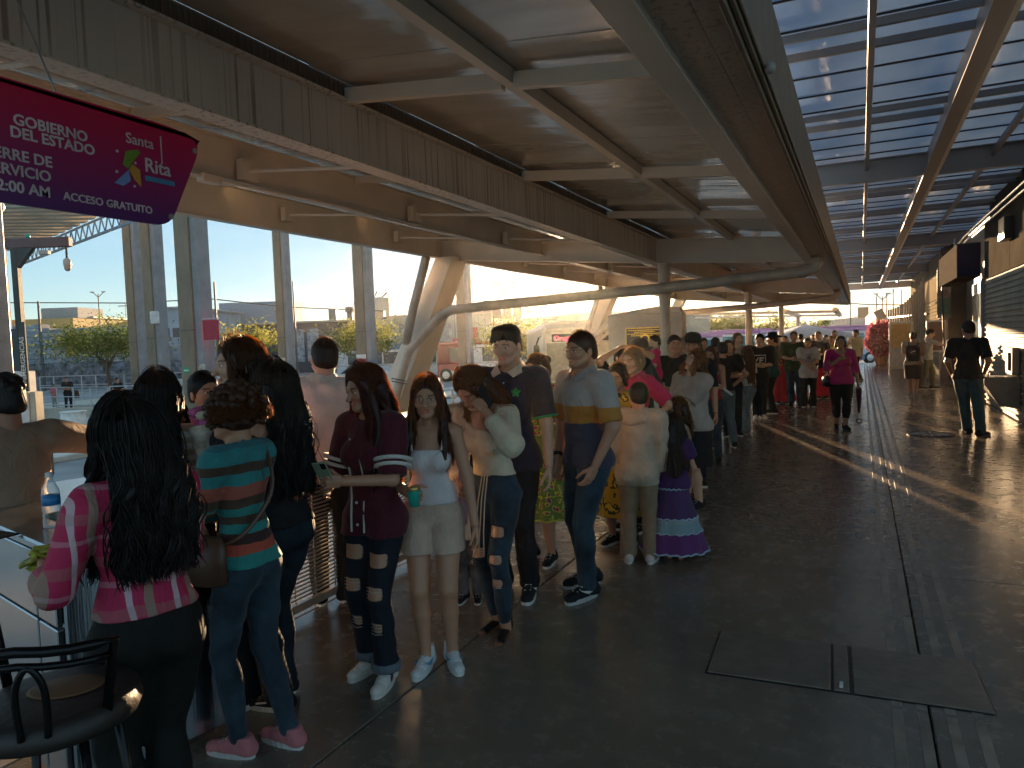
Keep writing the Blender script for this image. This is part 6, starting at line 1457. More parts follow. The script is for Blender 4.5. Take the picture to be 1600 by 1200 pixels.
    if strands and near:
        # loose strands over the mass: thin three-sided tubes
        SV = []; SF_ = []; cnt = 0; back = HR @ np.array([0, -1., 0]); back[2] = 0; back /= np.linalg.norm(back)+1e-9; sd = np.array([-back[1], back[0], 0]); tq = I['tq']
        for k in range(n):
            if kind in ('long', 'pony'):
                a = rs_.uniform(-2.45, 2.45); tip = L*rs_.uniform(.72, 1.05); cl = int((a+2.5)*5)+13*(k % 3); rv = rs_.uniform(.985, 1.03) if k % 6 else rs_.uniform(1.03, 1.16)
                if abs(a) > 2.0 and not front: tip *= .6
                pts = []; frs = k % 4 == 0
                if frs:
                    sgn = 1 if rs_.rand() < .5 else -1; a = sgn*(2.1 if front in (True, sgn) else 1.7); y0_ = rs_.uniform(-.03, .070); zt_e = lambda x_, y_: .152+.0935*vol*math.sqrt(max(0, 1-(x_/.085/vol)**2-((y_+.02)/.102/vol)**2))
                    for x_, yf, dz in ((.006, 1, 0), (.030, .97, 0), (.055, .9, 0), (.072, .72, 0)): pts.append(P_((sgn*x_*vol, y0_*yf+rs_.normal(0, .001), zt_e(sgn*x_*vol, y0_*yf)*rv+dz)))
                    pts.append(P_((sgn*.083*vol*rv, y0_*.45+.004, .115))); pts.append(P_((sgn*.084*vol*rv, y0_*.3, .075)))
                for th in () if frs else (.12, .45, .8, 1.1, 1.4, 1.62):
                    pts.append(P_((math.sin(a)*.0835*vol*math.sin(th)*rv, -.020-math.cos(a)*.101*vol*math.sin(th)*rv, .152+.0925*vol*math.cos(th)*rv)))
                q = math.sin(a)*(.060*vol+.040*vol); c1 = tq((0, 0, .84*H_))+back*(.058*H_+.036*vol*abs(math.cos(a)))*(1 if math.cos(a) > -.2 else -.6)+sd*q
                m_n = 12; p0_ = pts[-1]; ph = cl*1.9; wv = wave*(1+.5*math.sin(cl*2.3)); drift = rs_.normal(0, .012 if k % 6 else .03)
                for j in range(1, m_n+1):
                    f = j/m_n; tgt = c1+np.array([0, 0, -(tip-.15)*max(f-.12, 0)/.88]); bl = min(f/.3, 1); base_ = p0_*(1-bl)+tgt*bl; base_[2] = p0_[2]+(c1[2]-(tip-.15)-p0_[2])*f
                    amp_ = wv*min(1, f*1.8); pts.append(base_+back*.010*bl+sd*(amp_*math.sin(f*tip*30+ph)+drift*f)+back*amp_*.6*math.cos(f*tip*30+ph*1.3)+rs_.normal(0, .0012, 3))
            elif kind == 'curly':
                d_ = rs_.normal(0, 1, 3); d_ /= np.linalg.norm(d_); d_[2] = abs(d_[2])*.9-.25
                if d_[1] > .45 and d_[2] < .5: continue
                p = np.array([.10*d_[0], -.025+.11*d_[1], .14+.105*d_[2]]); t1 = np.cross(d_, rs_.normal(0, 1, 3)); t1 /= np.linalg.norm(t1); t2 = np.cross(d_, t1); pts = [P_(p+d_*.006*j+(t1*math.cos(j*1.4)+t2*math.sin(j*1.4))*.013) for j in range(8)]
            else:
                a = rs_.uniform(0, 6.28); e = rs_.uniform(.35, 1.5); 
                if math.sin(a)*math.cos(e) > .35 and e < .8: continue
                p = np.array([.078*math.cos(e)*math.cos(a), -.02+.096*math.cos(e)*math.sin(a), .155+.090*math.sin(e)]); d_ = np.array([p[0]*6, p[1]*3+.4, .35]); d_ /= np.linalg.norm(d_); pts = [P_(p), P_(p+d_*.008), P_(p+d_*.014+np.array([0, .004, -.002]))]
            pts = np.array(pts); r_ = np.full(len(pts), .0015 if kind != 'short' else .0013); r_[-1] = .0004; r_[0] *= .6
            if kind == 'long' and rs_.rand() < .35: r_ *= 1.9
            dd = np.gradient(pts, axis=0); dd /= np.linalg.norm(dd, axis=1)[:, None]+1e-9; xx = np.cross(dd, np.array([.3, .5, .8])); xx /= np.linalg.norm(xx, axis=1)[:, None]+1e-9; yy = np.cross(dd, xx); m_ = len(pts)
            for c in range(3): SV.append(pts+(xx*math.cos(c*2.094)+yy*math.sin(c*2.094))*r_[:, None])
            for j in range(m_-1):
                for c in range(3): c2 = (c+1) % 3; SF_.append((cnt+c*m_+j, cnt+c2*m_+j, cnt+c2*m_+j+1, cnt+c*m_+j+1))
            cnt += 3*m_
        if SV: so = link('hair_strands', mesh_np('hair_strands', np.concatenate(SV), np.array(SF_)), bpy.data.materials[m['strand']], ho); so['kind'] = 'stuff'
# ================================================================== PEOPLE: the queue
HB_, HD_, HR_, HL_ = hairmat('black', (.008, .007, .008)), hairmat('dark_brown', (.022, .012, .008)), hairmat('auburn', (.060, .020, .010)), hairmat('fair', (.16, .10, .055))
HC_ = hairmat('chestnut', (.045, .018, .008)); HG_ = hairmat('grey', (.10, .09, .085))
def W(I, v): return Matrix.Translation(I['p0']) @ Matrix.Rotation(I['rz'], 4, 'Z') @ Vector([float(a) for a in v])
def Wm(I): return Matrix.Translation(I['p0']) @ Matrix.Rotation(I['rz'], 4, 'Z')
def thing_at(name, I, label, cat):
    o = empty(name, (0, 0, 0), 0, label, cat); o.matrix_world = Wm(I); return o
NAVY = cloth('navy', (.018, .018, .035)); GREYC = cloth('grey', (.32, .29, .27)); MAROON = cloth('maroon', (.075, .008, .016)); CREAMC = cloth('cream', (.60, .52, .40))
BEIGE = cloth('beige', (.36, .27, .19)); KHAKI = cloth('khaki', (.22, .145, .09)); PINKC = cloth('pink', (.62, .16, .22)); MAG = cloth('magenta', (.45, .012, .12)); TEALC = cloth('teal', (.02, .14, .12)); GREENC = cloth('olive', (.035, .055, .025))
RED = cloth('red', (.38, .012, .02)); YEL = cloth('yellow', (.60, .52, .10)); BROWNT = cloth('taupe', (.26, .17, .115)); TAN = cloth('tan', (.42, .33, .24)); SANDAL = cloth('leather', (.20, .08, .04), rough=.5)
# ---- 1 plaid shirt, back to us
PLAID = plaid('pink', (.44, .016, .075), (.27, .19, .14), (.62, .50, .52))
A = person(203, 2.32, 1.53, -158, 'woman with a long curly black mane and pink plaid shirt, back turned, at the counter', build=1.02, arms=(((.13, .17, .66), (.5, -.4, -1)), ((.07, .19, .70), (.4, -.4, -1))), hands=('grip', 'grip'), turn=-12,
    top=dict(mat=PLAID, sleeve=1.55, hem=.575, g=.016, loose=.008, sflare=.006, amp=.006), bottom=dict(mat=cloth('black_trousers', (.010, .011, .010)), g=.022, flare=.03), hair=dict(kind='long', m=HB_, L=.43, vol=1.18, n=2300, wave=.016, front=True), shoes=('low', BLACKC, BLACKC))
# ---- 2 teal striped
TS = bands('teal', [(.70, (.02, .22, .20)), (.83, (.02, .22, .20)), (.885, (.45, .07, .035)), (.925, (.045, .012, .012)), (.965, (.02, .22, .20)), (1.0, (.065, .035, .018)), (1.035, (.02, .20, .18)), (1.07, (.065, .035, .018)), (1.11, (.33, .08, .05)), (1.16, (.02, .20, .20)), (1.21, (.06, .035, .02)), (1.25, (.02, .19, .20)), (1.31, (.02, .13, .15))])
Bp = person(368, 2.98, 1.55, -135, 'woman with short curly brown hair, teal and rust striped top and pink slip-ons', build=.84, arms=('belly', 'low_front'), hands=('grip', 'relax'), lean=3, turn=-15, feet=((.03, .035), (.06, -.06), (8, -4)),
    top=dict(mat=TS, sleeve=.75, hem=.535, g=.014, loose=.010, neck='scoop', amp=.004), bottom=dict(mat=DENIM, g=.007, flare=.004), hair=dict(kind='curly', m=HC_, n=2600, vol=1.1), shoes=('low', cloth('slip_on_pink', (.50, .16, .17)), cloth('sole_pale', (.55, .50, .48))))
# ---- 3 curly-long behind
person(238, 3.55, 1.59, 168, 'woman with long wavy black hair and striped white blouse behind the plaid shirt', build=.95, arms=('belly', 'belly'), top=dict(mat=bands('whitestripe', [(k*.03, ((.60, .55, .48) if k % 2 else (.40, .30, .22))) for k in range(20, 47)][:28]), sleeve=1.6, hem=.5, g=.014), bottom=dict(mat=DENIMD), hair=dict(kind='long', m=HB_, L=.46, vol=1.12, n=900, wave=.014))
# ---- 4 face looking from behind
person(322, 4.15, 1.585, 20, 'woman in pink seen only by her forehead and eyes between the curly heads', build=1.0, tone='tan', arms=('front', 'front'), top=dict(mat=PINKC, sleeve=.6, hem=.5), bottom=dict(mat=DENIMD), hair=dict(kind='short', m=HB_), nod=0)
# ---- 5 tall profile
person(372, 3.5, 1.75, -72, 'tall woman in profile facing left with long dark straight hair', build=.92, tone='light', arms=('belly', 'belly'), top=dict(mat=BLACKC, sleeve=.6, hem=.5, g=.012), bottom=dict(mat=DENIMD), hair=dict(kind='long', m=HD_, L=.46, vol=1.04, n=520, wave=.008))
# ---- 6 black tank top
Fp = person(424, 3.42, 1.625, -128, 'woman with long black hair in a black tank top holding a bouquet and a bag', build=.98, arms=('hold', 'front'), hands=('grip', 'grip'), turn=10, feet=((.05, .0), (.05, .06), (5, -5)),
    top=dict(mat=BLACKC, sleeve=0, hem=.545, neck='tank', g=.008), bottom=dict(mat=DENIMD, g=.016, flare=.022), hair=dict(kind='long', m=HB_, L=.50, vol=1.08, n=900, wave=.012), shoes=('low', BLACKC, cloth('sole_cream', (.55, .5, .42))), mark=('wave', WHITEC))
# ---- 7 white shirt man
person(497, 4.75, 1.765, 168, 'heavy man in a white short-sleeved shirt seen from behind beyond the fence', sex='m', build=1.28, arms=('front', 'front'), turn=-22, tone='light', top=dict(mat=cloth('shirt_white', (.66, .60, .54)), sleeve=.85, hem=.47, g=.016, loose=.016, sflare=.012, amp=.005, collar=cloth('shirt_white', (.66, .60, .54))), bottom=dict(mat=BLACKC), belly=.03, hair=dict(kind='short', m=HD_, n=200))
# ---- 8 maroon jersey
Hp = person(573, 3.68, 1.60, -38, 'girl with dark red high ponytail, maroon jersey with white sleeve stripes and ripped black jeans', build=.88, tone='tan', arms=('hold', 'front'), hands=('grip', 'relax'), turn=26 and 22, nod=12, feet=((.060, .05), (.050, -.01), (14, -4)),
    top=dict(mat=MAROON, sleeve=.92, hem=.47, g=.020, loose=.014, sflare=.01, neck='v', trims=((-.045, WHITEC), (-.075, WHITEC)), amp=.004), bottom=dict(mat=cloth('black_denim', (.010, .014, .022)), g=.011, flare=.020, len=.93, cuff=cloth('cuff_grey', (.12, .14, .17)), rips=((0, .50, .055, .040), (0, .92, .050, .036), (0, 1.40, .034, .034), (1, .42, .055, .042), (1, .85, .050, .038), (1, 1.40, .034, .036))),
    hair=dict(kind='long', m=hairmat('wine', (.040, .008, .010)), L=.50, vol=1.0, n=800, wave=.010, front=-1), shoes=('low', cloth('sneaker_white', (.62, .58, .52)), cloth('sole_white', (.62, .58, .52))), mark=('block', MAROON))
# ---- 9 glasses girl
Ip = person(664, 3.80, 1.52, -8, 'girl with auburn hair and round glasses in a white camisole and beige shorts', build=.95, tone='tan', arms=('down', 'front'), hands=('relax', 'grip'), feet=((.055, .02), (.035, .05), (20, -14)), mouth=(.9, .45, .42),
    top=dict(mat=cloth('camisole', (.62, .55, .54)), sleeve=0, hem=.575, neck='tube', g=.006, amp=.0025), bottom=dict(kind='shorts', mat=cloth('shorts_sand', (.50, .35, .27)), len=.48, g=.012), hair=dict(kind='long', m=HR_, L=.38, vol=1.0, n=700, wave=.008, front=True), glasses=mat('wire_frame', (.25, .2, .15), .3, .8), shoes=('high', cloth('hightop_white', (.60, .60, .60)), cloth('sole_bright', (.65, .63, .60))), mark=('swoosh', cloth('sky_blue', (.08, .35, .60))))
# ---- 10 phone girl
Jp = person(765, 4.22, 1.60, -35, 'girl bowing over a phone at her ear, cream puff-sleeved top and ripped jeans', build=.95, tone='tan', arms=('phone', (( .02, .17, .60), (.8, -.3, -.7))), hands=('grip', 'grip'), lean=10, nod=36, feet=((.045, .03), (.03, -.02), (18, 0)), turn=8,
    top=dict(mat=cloth('top_cream', (.62, .50, .36)), sleeve=1.75, puff=True, hem=.585, neck='off', g=.010, loose=.018, sflare=-.004, amp=.006), bottom=dict(mat=DENIM, g=.007, flare=.002, len=.94, rips=((0, .55, .045, .036), (0, .95, .042, .028), (0, 1.35, .034, .026), (1, .9, .045, .036))),
    hair=dict(kind='long', m=HC_, L=.40, vol=1.0, n=700, wave=.010), shoes=('sandal', SANDAL, SANDAL))
# ---- 11 young man
Kp = person(795, 4.86, 1.80, -22, 'tall young man with swept black fringe in a dark polo with white collar', sex='m', build=1.0, tone='light', arms=('down', 'down'), nod=10, turn=6, feet=((.06, .02), (.07, -.02), (12, -12)),
    top=dict(mat=NAVY, sleeve=.86, hem=.475, g=.014, loose=.012, sflare=.008, neck='v', collar=cloth('collar_sand', (.60, .46, .36)), trims=((0.0, cloth('trim_green', (.02, .25, .08))),)), bottom=dict(mat=BLACKC, g=.014, flare=.02), hair=dict(kind='top', m=HB_, n=260), glasses=None, shoes=('high', cloth('trainer_black', (.02, .02, .022)), WHITEC), mark=('swoosh', WHITEC))
# ---- 12 toddler
Lp = person(722, 4.75, .95, -12, 'small child in a white printed tee and worn jeans half hidden beside the phone girl', sex='m', child=True, build=1.12, tone='tan', arms=('down', 'down'), top=dict(mat=WHITEC, sleeve=.7, hem=.44, g=.014, loose=.016), bottom=dict(mat=cloth('worn_denim', (.12, .12, .12), var=.3), g=.010, flare=.005, len=.9, rips=((0, .95, .02, .016),)), hair=dict(kind='short', m=HD_, n=100), shoes=('low', BLACKC, WHITEC))
# ---- 13 striped polo man
PS = bands('polo', [(.70, (.035, .035, .06)), (1.155, (.42, .17, .02)), (1.27, (.36, .32, .30))])
Mp = person(912, 4.83, 1.75, -52, 'bearded man with glasses in a grey, mustard and navy banded polo, hands in pockets', sex='m', build=1.05, tone='tan', arms=('pocket', 'pocket'), turn=-6, nod=2, lean=2, stub=.45, belly=.018, feet=((.055, .06), (.06, -.04), (8, -10)),
    top=dict(mat=PS, sleeve=.88, hem=.49, g=.013, loose=.012, sflare=.006, neck='v', collar=GREYC), bottom=dict(mat=DENIM, g=.012, flare=.012), hair=dict(kind='short', m=HC_, n=300), glasses=mat('brown_frame', (.06, .025, .015), .3), shoes=('low', cloth('trainer_dark', (.012, .012, .014)), cloth('sole_grey', (.40, .38, .36))), mark=('swoosh', WHITEC))
# ---- 14 floral dress behind
FL = floral('magenta', (.22, .012, .10), (.42, .42, .03), (.10, .16, .03))
person(838, 5.55, 1.60, -30, 'woman in a magenta and yellow floral flounced dress between the two men', build=1.1, arms=('down', 'down'), top=dict(mat=FL, sleeve=.95, hem=.58, g=.016, loose=.03, sflare=.02), bottom=dict(kind='skirt', mat=FL, hem=.225, r=.175, fold=.07, nf=12, trim=((.23, 1.0, cloth('trim_yellow', (.5, .5, .05))), (.34, .8, MATS['cloth_trim_yellow']), (.45, .8, MATS['cloth_trim_yellow']))), hair=dict(kind='bun', m=HD_), nod=10)
# ---- 15 braided girl
person(962, 5.95, 1.50, -22, 'girl with cornrow braids in a yellow and black patterned dress', build=.85, tone='brown', nod=14, arms=('front', 'front'), top=dict(mat=floral('yellow', (.55, .36, .02), (.03, .03, .02), (.40, .24, .02), 12), sleeve=.7, hem=.5, g=.012), bottom=dict(kind='skirt', mat=floral('yellow', (.55, .36, .02), (.03, .03, .02), (.40, .24, .02), 12), hem=.16, r=.13), hair=dict(kind='bun', m=HD_))
# ---- 16 pink shirt, hand on head
person(990, 6.35, 1.62, -48, 'fair-haired woman in a bright pink shirt with one arm bent on her hip', build=1.05, tone='light', arms=('hip', 'hip'), nod=12, top=dict(mat=cloth('hot_pink', (.62, .03, .10)), sleeve=.85, hem=.5, g=.014, loose=.014, neck='v', collar=cloth('hot_pink', (.62, .03, .10))), bottom=dict(mat=DENIMD), hair=dict(kind='bun', m=HL_, n=200))
person(975, 7.6, 1.62, 40, 'person with a raised arm behind the fair-haired woman', build=1.0, arms=('head', 'head'), top=dict(mat=BLACKC, sleeve=.8, hem=.5), bottom=dict(mat=DENIMD), hair=dict(kind='short', m=HD_))
# ---- 17 boy in hoodie
Qp = person(990, 5.42, 1.36, 176, 'boy in a tan hooded sweatshirt and brown trousers seen from behind', sex='m', child=False, build=1.0, tone='tan', arms=('down_in', 'down_in'), turn=-15, top=dict(mat=TAN, sleeve=1.9, hem=.44, g=.022, loose=.016, amp=.005), bottom=dict(mat=KHAKI, g=.018, flare=.02), hair=dict(kind='short', m=HB_, n=200, vol=1.08), shoes=('low', cloth('pinkish_shoe', (.50, .40, .36)), WHITEC))
# ---- 18 small girl in purple
PD = bands('purple', [(.0, (.09, .012, .10)), (.20, (.09, .012, .10)), (.225, (.16, .24, .27)), (.30, (.22, .27, .28)), (.325, (.045, .012, .075))])
PU_ = cloth('lace_blue', (.32, .42, .50))
person(1046, 5.5, 1.10, 178, 'little girl in a long purple tiered dress with blue lace, back turned', child=True, build=1.0, arms=('down_in', 'down_in'), turn=-50, top=dict(mat=cloth('purple', (.05, .014, .085)), sleeve=.5, hem=.5, g=.02, loose=.02), bottom=dict(kind='skirt', mat=PD, hem=.06, r=.235, fold=.05, nf=11, waist=.60, trim=((.07, 1, PU_), (.205, .8, PU_), (.30, .9, PU_), (.50, .9, PU_))), hair=dict(kind='long', m=HB_, L=.42, vol=1.0, n=300, wave=.01), shoes=('low', cloth('slipper_pink', (.5, .25, .22)), MATS['cloth_slip_on_pink']))
person(1052, 6.15, 1.17, -60, 'child with dark hair in profile behind the little girl in purple', child=True, build=1.0, arms=('down', 'down'), top=dict(mat=BROWNT, sleeve=.6, hem=.45), bottom=dict(mat=BLACKC), hair=dict(kind='long', m=HD_, L=.28, n=150))
# ---- 19 grey tee woman
Tp = person(1078, 7.15, 1.56, -48, 'large woman with wavy brown hair looking up, beige tee with an arc print', build=1.40, tone='light', arms=('belly', 'down'), nod=-22, turn=4, top=dict(mat=cloth('tee_stone', (.37, .30, .25)), sleeve=.9, hem=.50, g=.020, loose=.018, sflare=.01), bottom=dict(kind='skirt', mat=BLACKC, hem=.27, r=.135, waist=.62, fold=.02), belly=.03, hair=dict(kind='long', m=HR_, L=.40, vol=1.05, n=420, wave=.02), glasses=MATS['brown_frame'], shoes=('low', BLACKC, BLACKC))
# ---- 20.. middle crowd
person(1050, 9.0, 1.72, 10, 'man in a black cap and black shirt behind the woman looking up', sex='m', build=1.15, arms=('front', 'front'), top=dict(mat=BLACKC, sleeve=.9, hem=.48), bottom=dict(mat=DENIMD), hair=dict(kind='short', m=HB_))
CAPM = person(1078, 8.3, 1.70, 0, 'man in a tall black cap just behind the wavy-haired woman', sex='m', build=1.1, arms=('down', 'down'), top=dict(mat=BLACKC, sleeve=.9, hem=.48), bottom=dict(mat=DENIMD), hair=dict(kind='short', m=HB_))
CAPB = person(1000, 7.9, 1.66, 60, 'man in a worn brown cap carrying the toddler in pink', sex='m', build=1.1, tone='brown', arms=('hold', 'hold'), top=dict(mat=cloth('charcoal', (.05, .045, .045)), sleeve=1.0, hem=.48), bottom=dict(mat=DENIMD), hair=dict(kind='short', m=HD_))
person(1022, 8.4, .92, -70, 'toddler in a pink tee carried at shoulder height beside the post', child=True, build=1.05, tone='light', z0=.80, arms=('front', 'front'), top=dict(mat=cloth('toddler_pink', (.60, .02, .10)), sleeve=.8, hem=.45), bottom=dict(mat=WHITEC), hair=dict(kind='short', m=HD_), shoes=('low', WHITEC, WHITEC))
person(1060, 10.2, 1.70, 30, 'man with a brown beard beside the round post', sex='m', build=1.0, top=dict(mat=BLACKC, sleeve=.9, hem=.48), bottom=dict(mat=DENIMD), hair=dict(kind='short', m=HC_))
person(1071, 11.5, 1.70, 200, 'grey-haired man glimpsed right of the round post', sex='m', build=1.0, top=dict(mat=GREYC, sleeve=.9, hem=.48), bottom=dict(mat=DENIMD), hair=dict(kind='short', m=HG_))
Wp = person(1110, 9.6, 1.56, -14, 'girl in a red bandeau top with long dark hair looking down', build=.92, tone='tan', nod=14, arms=('hold', 'front'), hands=('grip', 'grip'), top=dict(mat=cloth('bandeau', (.30, .012, .02)), sleeve=0, neck='tube', hem=.55, g=.008), bottom=dict(mat=DENIM, g=.01), feet=((.05, 0), (.09, .05)), hair=dict(kind='long', m=HC_, L=.34, vol=1.0, n=200, front=True), shoes=('low', BLACKC, BLACKC))
person(1128, 10.8, 1.60, -160, 'woman in a black top and cap with a hand on her hip', build=1.0, arms=('hip', 'hip'), top=dict(mat=BLACKC, sleeve=.7, hem=.55), bottom=dict(mat=cloth('mid_denim', (.08, .13, .14)), g=.014), hair=dict(kind='short', m=HB_), feet=((.07, 0), (.12, .05)))
person(1142, 12.2, 1.62, 10, 'woman with dark hair behind the black top, face turned to us', build=.95, arms=('front', 'front'), top=dict(mat=BLACKC, sleeve=.7, hem=.5), bottom=dict(mat=DENIMD), hair=dict(kind='long', m=HD_, L=.3))
person(1119, 13.5, 1.67, 150, 'dark-haired person behind the bandeau girl', sex='m', build=1.0, top=dict(mat=NAVY, sleeve=.8, hem=.5), bottom=dict(mat=DENIMD), hair=dict(kind='short', m=HB_))
person(1165, 12.4, 1.50, -130, 'girl with waist-long dark hair and pale baggy jeans', build=.95, tone='tan', arms=('front', 'down'), top=dict(mat=cloth('tee_pale', (.50, .47, .42)), sleeve=.7, hem=.55, loose=.02), bottom=dict(mat=DENIML, g=.03, flare=.03), hair=dict(kind='long', m=HC_, L=.62, vol=1.1, front=False), shoes=('low', BLACKC, WHITEC))
person(1154, 13.8, 1.74, 15, 'tall woman in a grey tee with backpack straps', build=1.0, tone='light', arms=('down', 'down'), top=dict(mat=GREYC, sleeve=.8, hem=.5), bottom=dict(mat=DENIMD), hair=dict(kind='bun', m=HR_))
VFp = person(1184, 14.6, 1.70, 8, 'boy in a black tee with white boxed initials', sex='m', build=1.12, tone='light', arms=('front', 'front'), top=dict(mat=BLACKC, sleeve=1.0, hem=.47, loose=.03, g=.02), bottom=dict(mat=DENIMD, g=.02), hair=dict(kind='short', m=HB_, vol=1.08), shoes=('low', WHITEC, WHITEC))
CHp = person(1206, 15.4, 1.68, -95, 'person in a black cowboy hat and dark teal shirt', sex='m', build=1.15, arms=('front', 'front'), top=dict(mat=cloth('deep_teal', (.015, .055, .05)), sleeve=1.9, hem=.47, g=.016), bottom=dict(mat=BLACKC, g=.016), hair=dict(kind='short', m=HB_))
person(1221, 17.5, 1.50, 170, 'woman in a long red skirt behind the cowboy hat', build=1.1, arms=('down', 'down'), top=dict(mat=floral('red', (.3, .02, .02), (.5, .2, .02), (.1, .02, .02)), sleeve=.7, hem=.58), bottom=dict(kind='skirt', mat=RED, hem=.05, r=.22), hair=dict(kind='long', m=HL_, L=.3))
person(1240, 17.0, 1.74, 5, 'stout man in an olive green tee with folded hands', sex='m', build=1.25, tone='tan', arms=('front', 'front'), top=dict(mat=GREENC, sleeve=.9, hem=.47, g=.016), bottom=dict(mat=DENIM, g=.02), hair=dict(kind='short', m=HD_), shoes=('low', BLACKC, BLACKC))
DDp = person(1262, 16.6, 1.57, 8, 'woman in a white printed jersey and loose black trousers', build=1.1, tone='tan', arms=('front', 'belly'), top=dict(mat=cloth('jersey_white', (.42, .41, .40)), sleeve=.8, hem=.44, loose=.03, g=.025, hemslope=.2), bottom=dict(mat=BLACKC, g=.022, flare=.04), hair=dict(kind='short', m=HB_))
person(1279, 20, 1.72, 0, 'man in a dark shirt behind the white jersey', sex='m', build=1.15, top=dict(mat=NAVY, sleeve=.9, hem=.48), bottom=dict(mat=DENIM), hair=dict(kind='short', m=HD_))
person(1284, 18.5, 1.30, 160, 'girl in a long red skirt right of the white jersey', build=1.0, top=dict(mat=BLACKC, sleeve=.9, hem=.58), bottom=dict(kind='skirt', mat=RED, hem=.06, r=.26), hair=dict(kind='short', m=HD_))
person(1297, 21.5, 1.58, 10, 'woman in a pale yellow top at the back of the queue', build=1.05, arms=('front', 'front'), top=dict(mat=YEL, sleeve=.3, hem=.5, neck='scoop'), bottom=dict(mat=BLACKC), hair=dict(kind='short', m=HD_))
for k, (px, d, hh, f_, lab, tm) in enumerate(((1212, 21, 1.62, 30, 'person in a dark top half hidden behind the cowboy hat', NAVY), (1226, 23, 1.62, -20, 'person in grey glimpsed left of the stout man', GREYC), (1252, 24, 1.66, 170, 'person in a black top behind the stout man', BLACKC), (1270, 26, 1.62, 15, 'person in tan far back in the queue', BROWNT), (1290, 25, 1.6, 40, 'person in grey far back near the yellow top', GREYC), (1305, 24, 1.74, -10, 'man in a black top behind the pale yellow top', BLACKC), (1318, 27, 1.5, 60, 'person in a navy shirt behind the magenta blouse', NAVY), (1205, 25, 1.65, 90, 'person in a maroon top far behind the hat', MAROON), (1190, 22, 1.66, 0, 'man in grey behind the boxed initials', GREYC), (1098, 15, 1.66, 30, 'person in dark blue behind the bandeau girl', NAVY), (1094, 12.5, 1.6, 180, 'person in charcoal behind the wavy hair', MATS['cloth_charcoal']))):
    person(px, d, hh, f_, lab, sex='m' if k % 2 else 'f', build=1.05, top=dict(mat=tm, sleeve=.8, hem=.5), bottom=dict(mat=(DENIM, BLACKC, DENIMD)[k % 3]), hair=dict(kind='short', m=(HB_, HD_)[k % 2]))
# ---- walkers
EE = person(1313, 12.55, 1.62, 12, 'woman in a magenta blouse and black cropped trousers walking with an umbrella', build=1.30, tone='brown', arms=('down', 'strap'), hands=('grip', 'grip'), feet=((.03, .06), (.03, -.08)), turn=18, nod=-4, top=dict(mat=cloth('blouse_magenta', (.42, .015, .13)), sleeve=1.3, hem=.49, g=.016, loose=.012, neck='scoop'), bottom=dict(mat=BLACKC, g=.014, len=.55, flare=.002), hair=dict(kind='bun', m=HB_), shoes=('high', BLACKC, BLACKC))
YM_ = person(1337, 24.5, 1.74, -40, 'man in a pale yellow shirt with a beard striding past the tent', sex='m', build=1.1, tone='tan', stub=.6, arms=('down', 'strap'), feet=((.03, .14), (.03, -.16)), top=dict(mat=cloth('shirt_lemon', (.60, .54, .30)), sleeve=1.0, hem=.48), bottom=dict(mat=DENIMD), hair=dict(kind='short', m=HB_))
BPm = person(1427, 17.9, 1.62, 178, 'man in shorts with a black backpack walking away', sex='m', build=1.08, arms=('hold', 'front'), feet=((.04, .06), (.03, -.07)), top=dict(mat=BEIGE, sleeve=.9, hem=.5, loose=.02), bottom=dict(kind='shorts', mat=cloth('shorts_brown', (.06, .045, .04)), len=.95, g=.03), hair=dict(kind='short', m=HD_), shoes=('low', GREYC, WHITEC))
person(1449, 20.2, 1.68, 92, 'man in a grey shirt and green trousers reaching to the wall', sex='m', build=1.05, tone='light', arms=('reach', 'reach'), nod=16, lean=4, feet=((.03, .08), (.03, -.12)), top=dict(mat=cloth('shirt_ash', (.36, .34, .28)), sleeve=1.0, hem=.49), bottom=dict(mat=cloth('moss', (.09, .085, .05)), g=.018), hair=dict(kind='short', m=HD_))
person(1512, 11.25, 1.79, 176, 'man in a black tee and blue jeans standing with hands at his belt, back turned', sex='m', build=1.05, tone='brown', arms=(((.12, .05, .53), (.5, -1, 0)), ((.115, .06, .54), (.6, -1, 0))), turn=-30, feet=((.01, .10), (.10, -.04), (30, -30)), top=dict(mat=BLACKC, sleeve=.8, hem=.50, g=.014, loose=.014), bottom=dict(mat=cloth('blue_jeans', (.035, .075, .085)), g=.020, flare=.018), hair=dict(kind='short', m=HD_), shoes=('low', BLACKC, cloth('sole_dull', (.1, .1, .1))))
# ---- left edge and far platform
person(0, 3.45, 1.62, -160, 'man in a taupe tee at the left edge stretching his arm over the rail', sex='m', build=1.18, tone='brown', arms=('belly', ((.42, .10, .76), (.2, -.3, -1))), top=dict(mat=BROWNT, sleeve=1.25, hem=.48, g=.016, loose=.016), bottom=dict(mat=DENIMD), hair=dict(kind='short', m=HB_, n=500, curl=1))
for (px, d, hh, f_, sx_, tm, bm, lab) in ((102, 36, 1.70, 10, 'm', BLACKC, DENIMD, 'man in a black tee leaning on the far rail at left'), (81, 37, 1.3, 0, 'f', PINKC, GREYC, 'small girl in pink beside the far rail'), (182, 34, 1.62, 20, 'f', BLACKC, cloth('far_jeans', (.16, .18, .18)), 'woman in black with a red bag at the far rail'),
    (250, 38, 1.55, 0, 'm', BLACKC, BLACKC, 'person in black sitting by the second column'), (726, 24, 1.25, -30, 'm', cloth('far_cream', (.55, .48, .38)), DENIMD, 'man with a blue cap and cream shirt by the rail behind the strut')):
    person(px, d, hh, f_, lab, sex=sx_, build=1.1, arms=('front', 'front'), top=dict(mat=tm, sleeve=.8, hem=.5), bottom=dict(mat=bm), hair=dict(kind='short', m=HB_), z0=ZR)
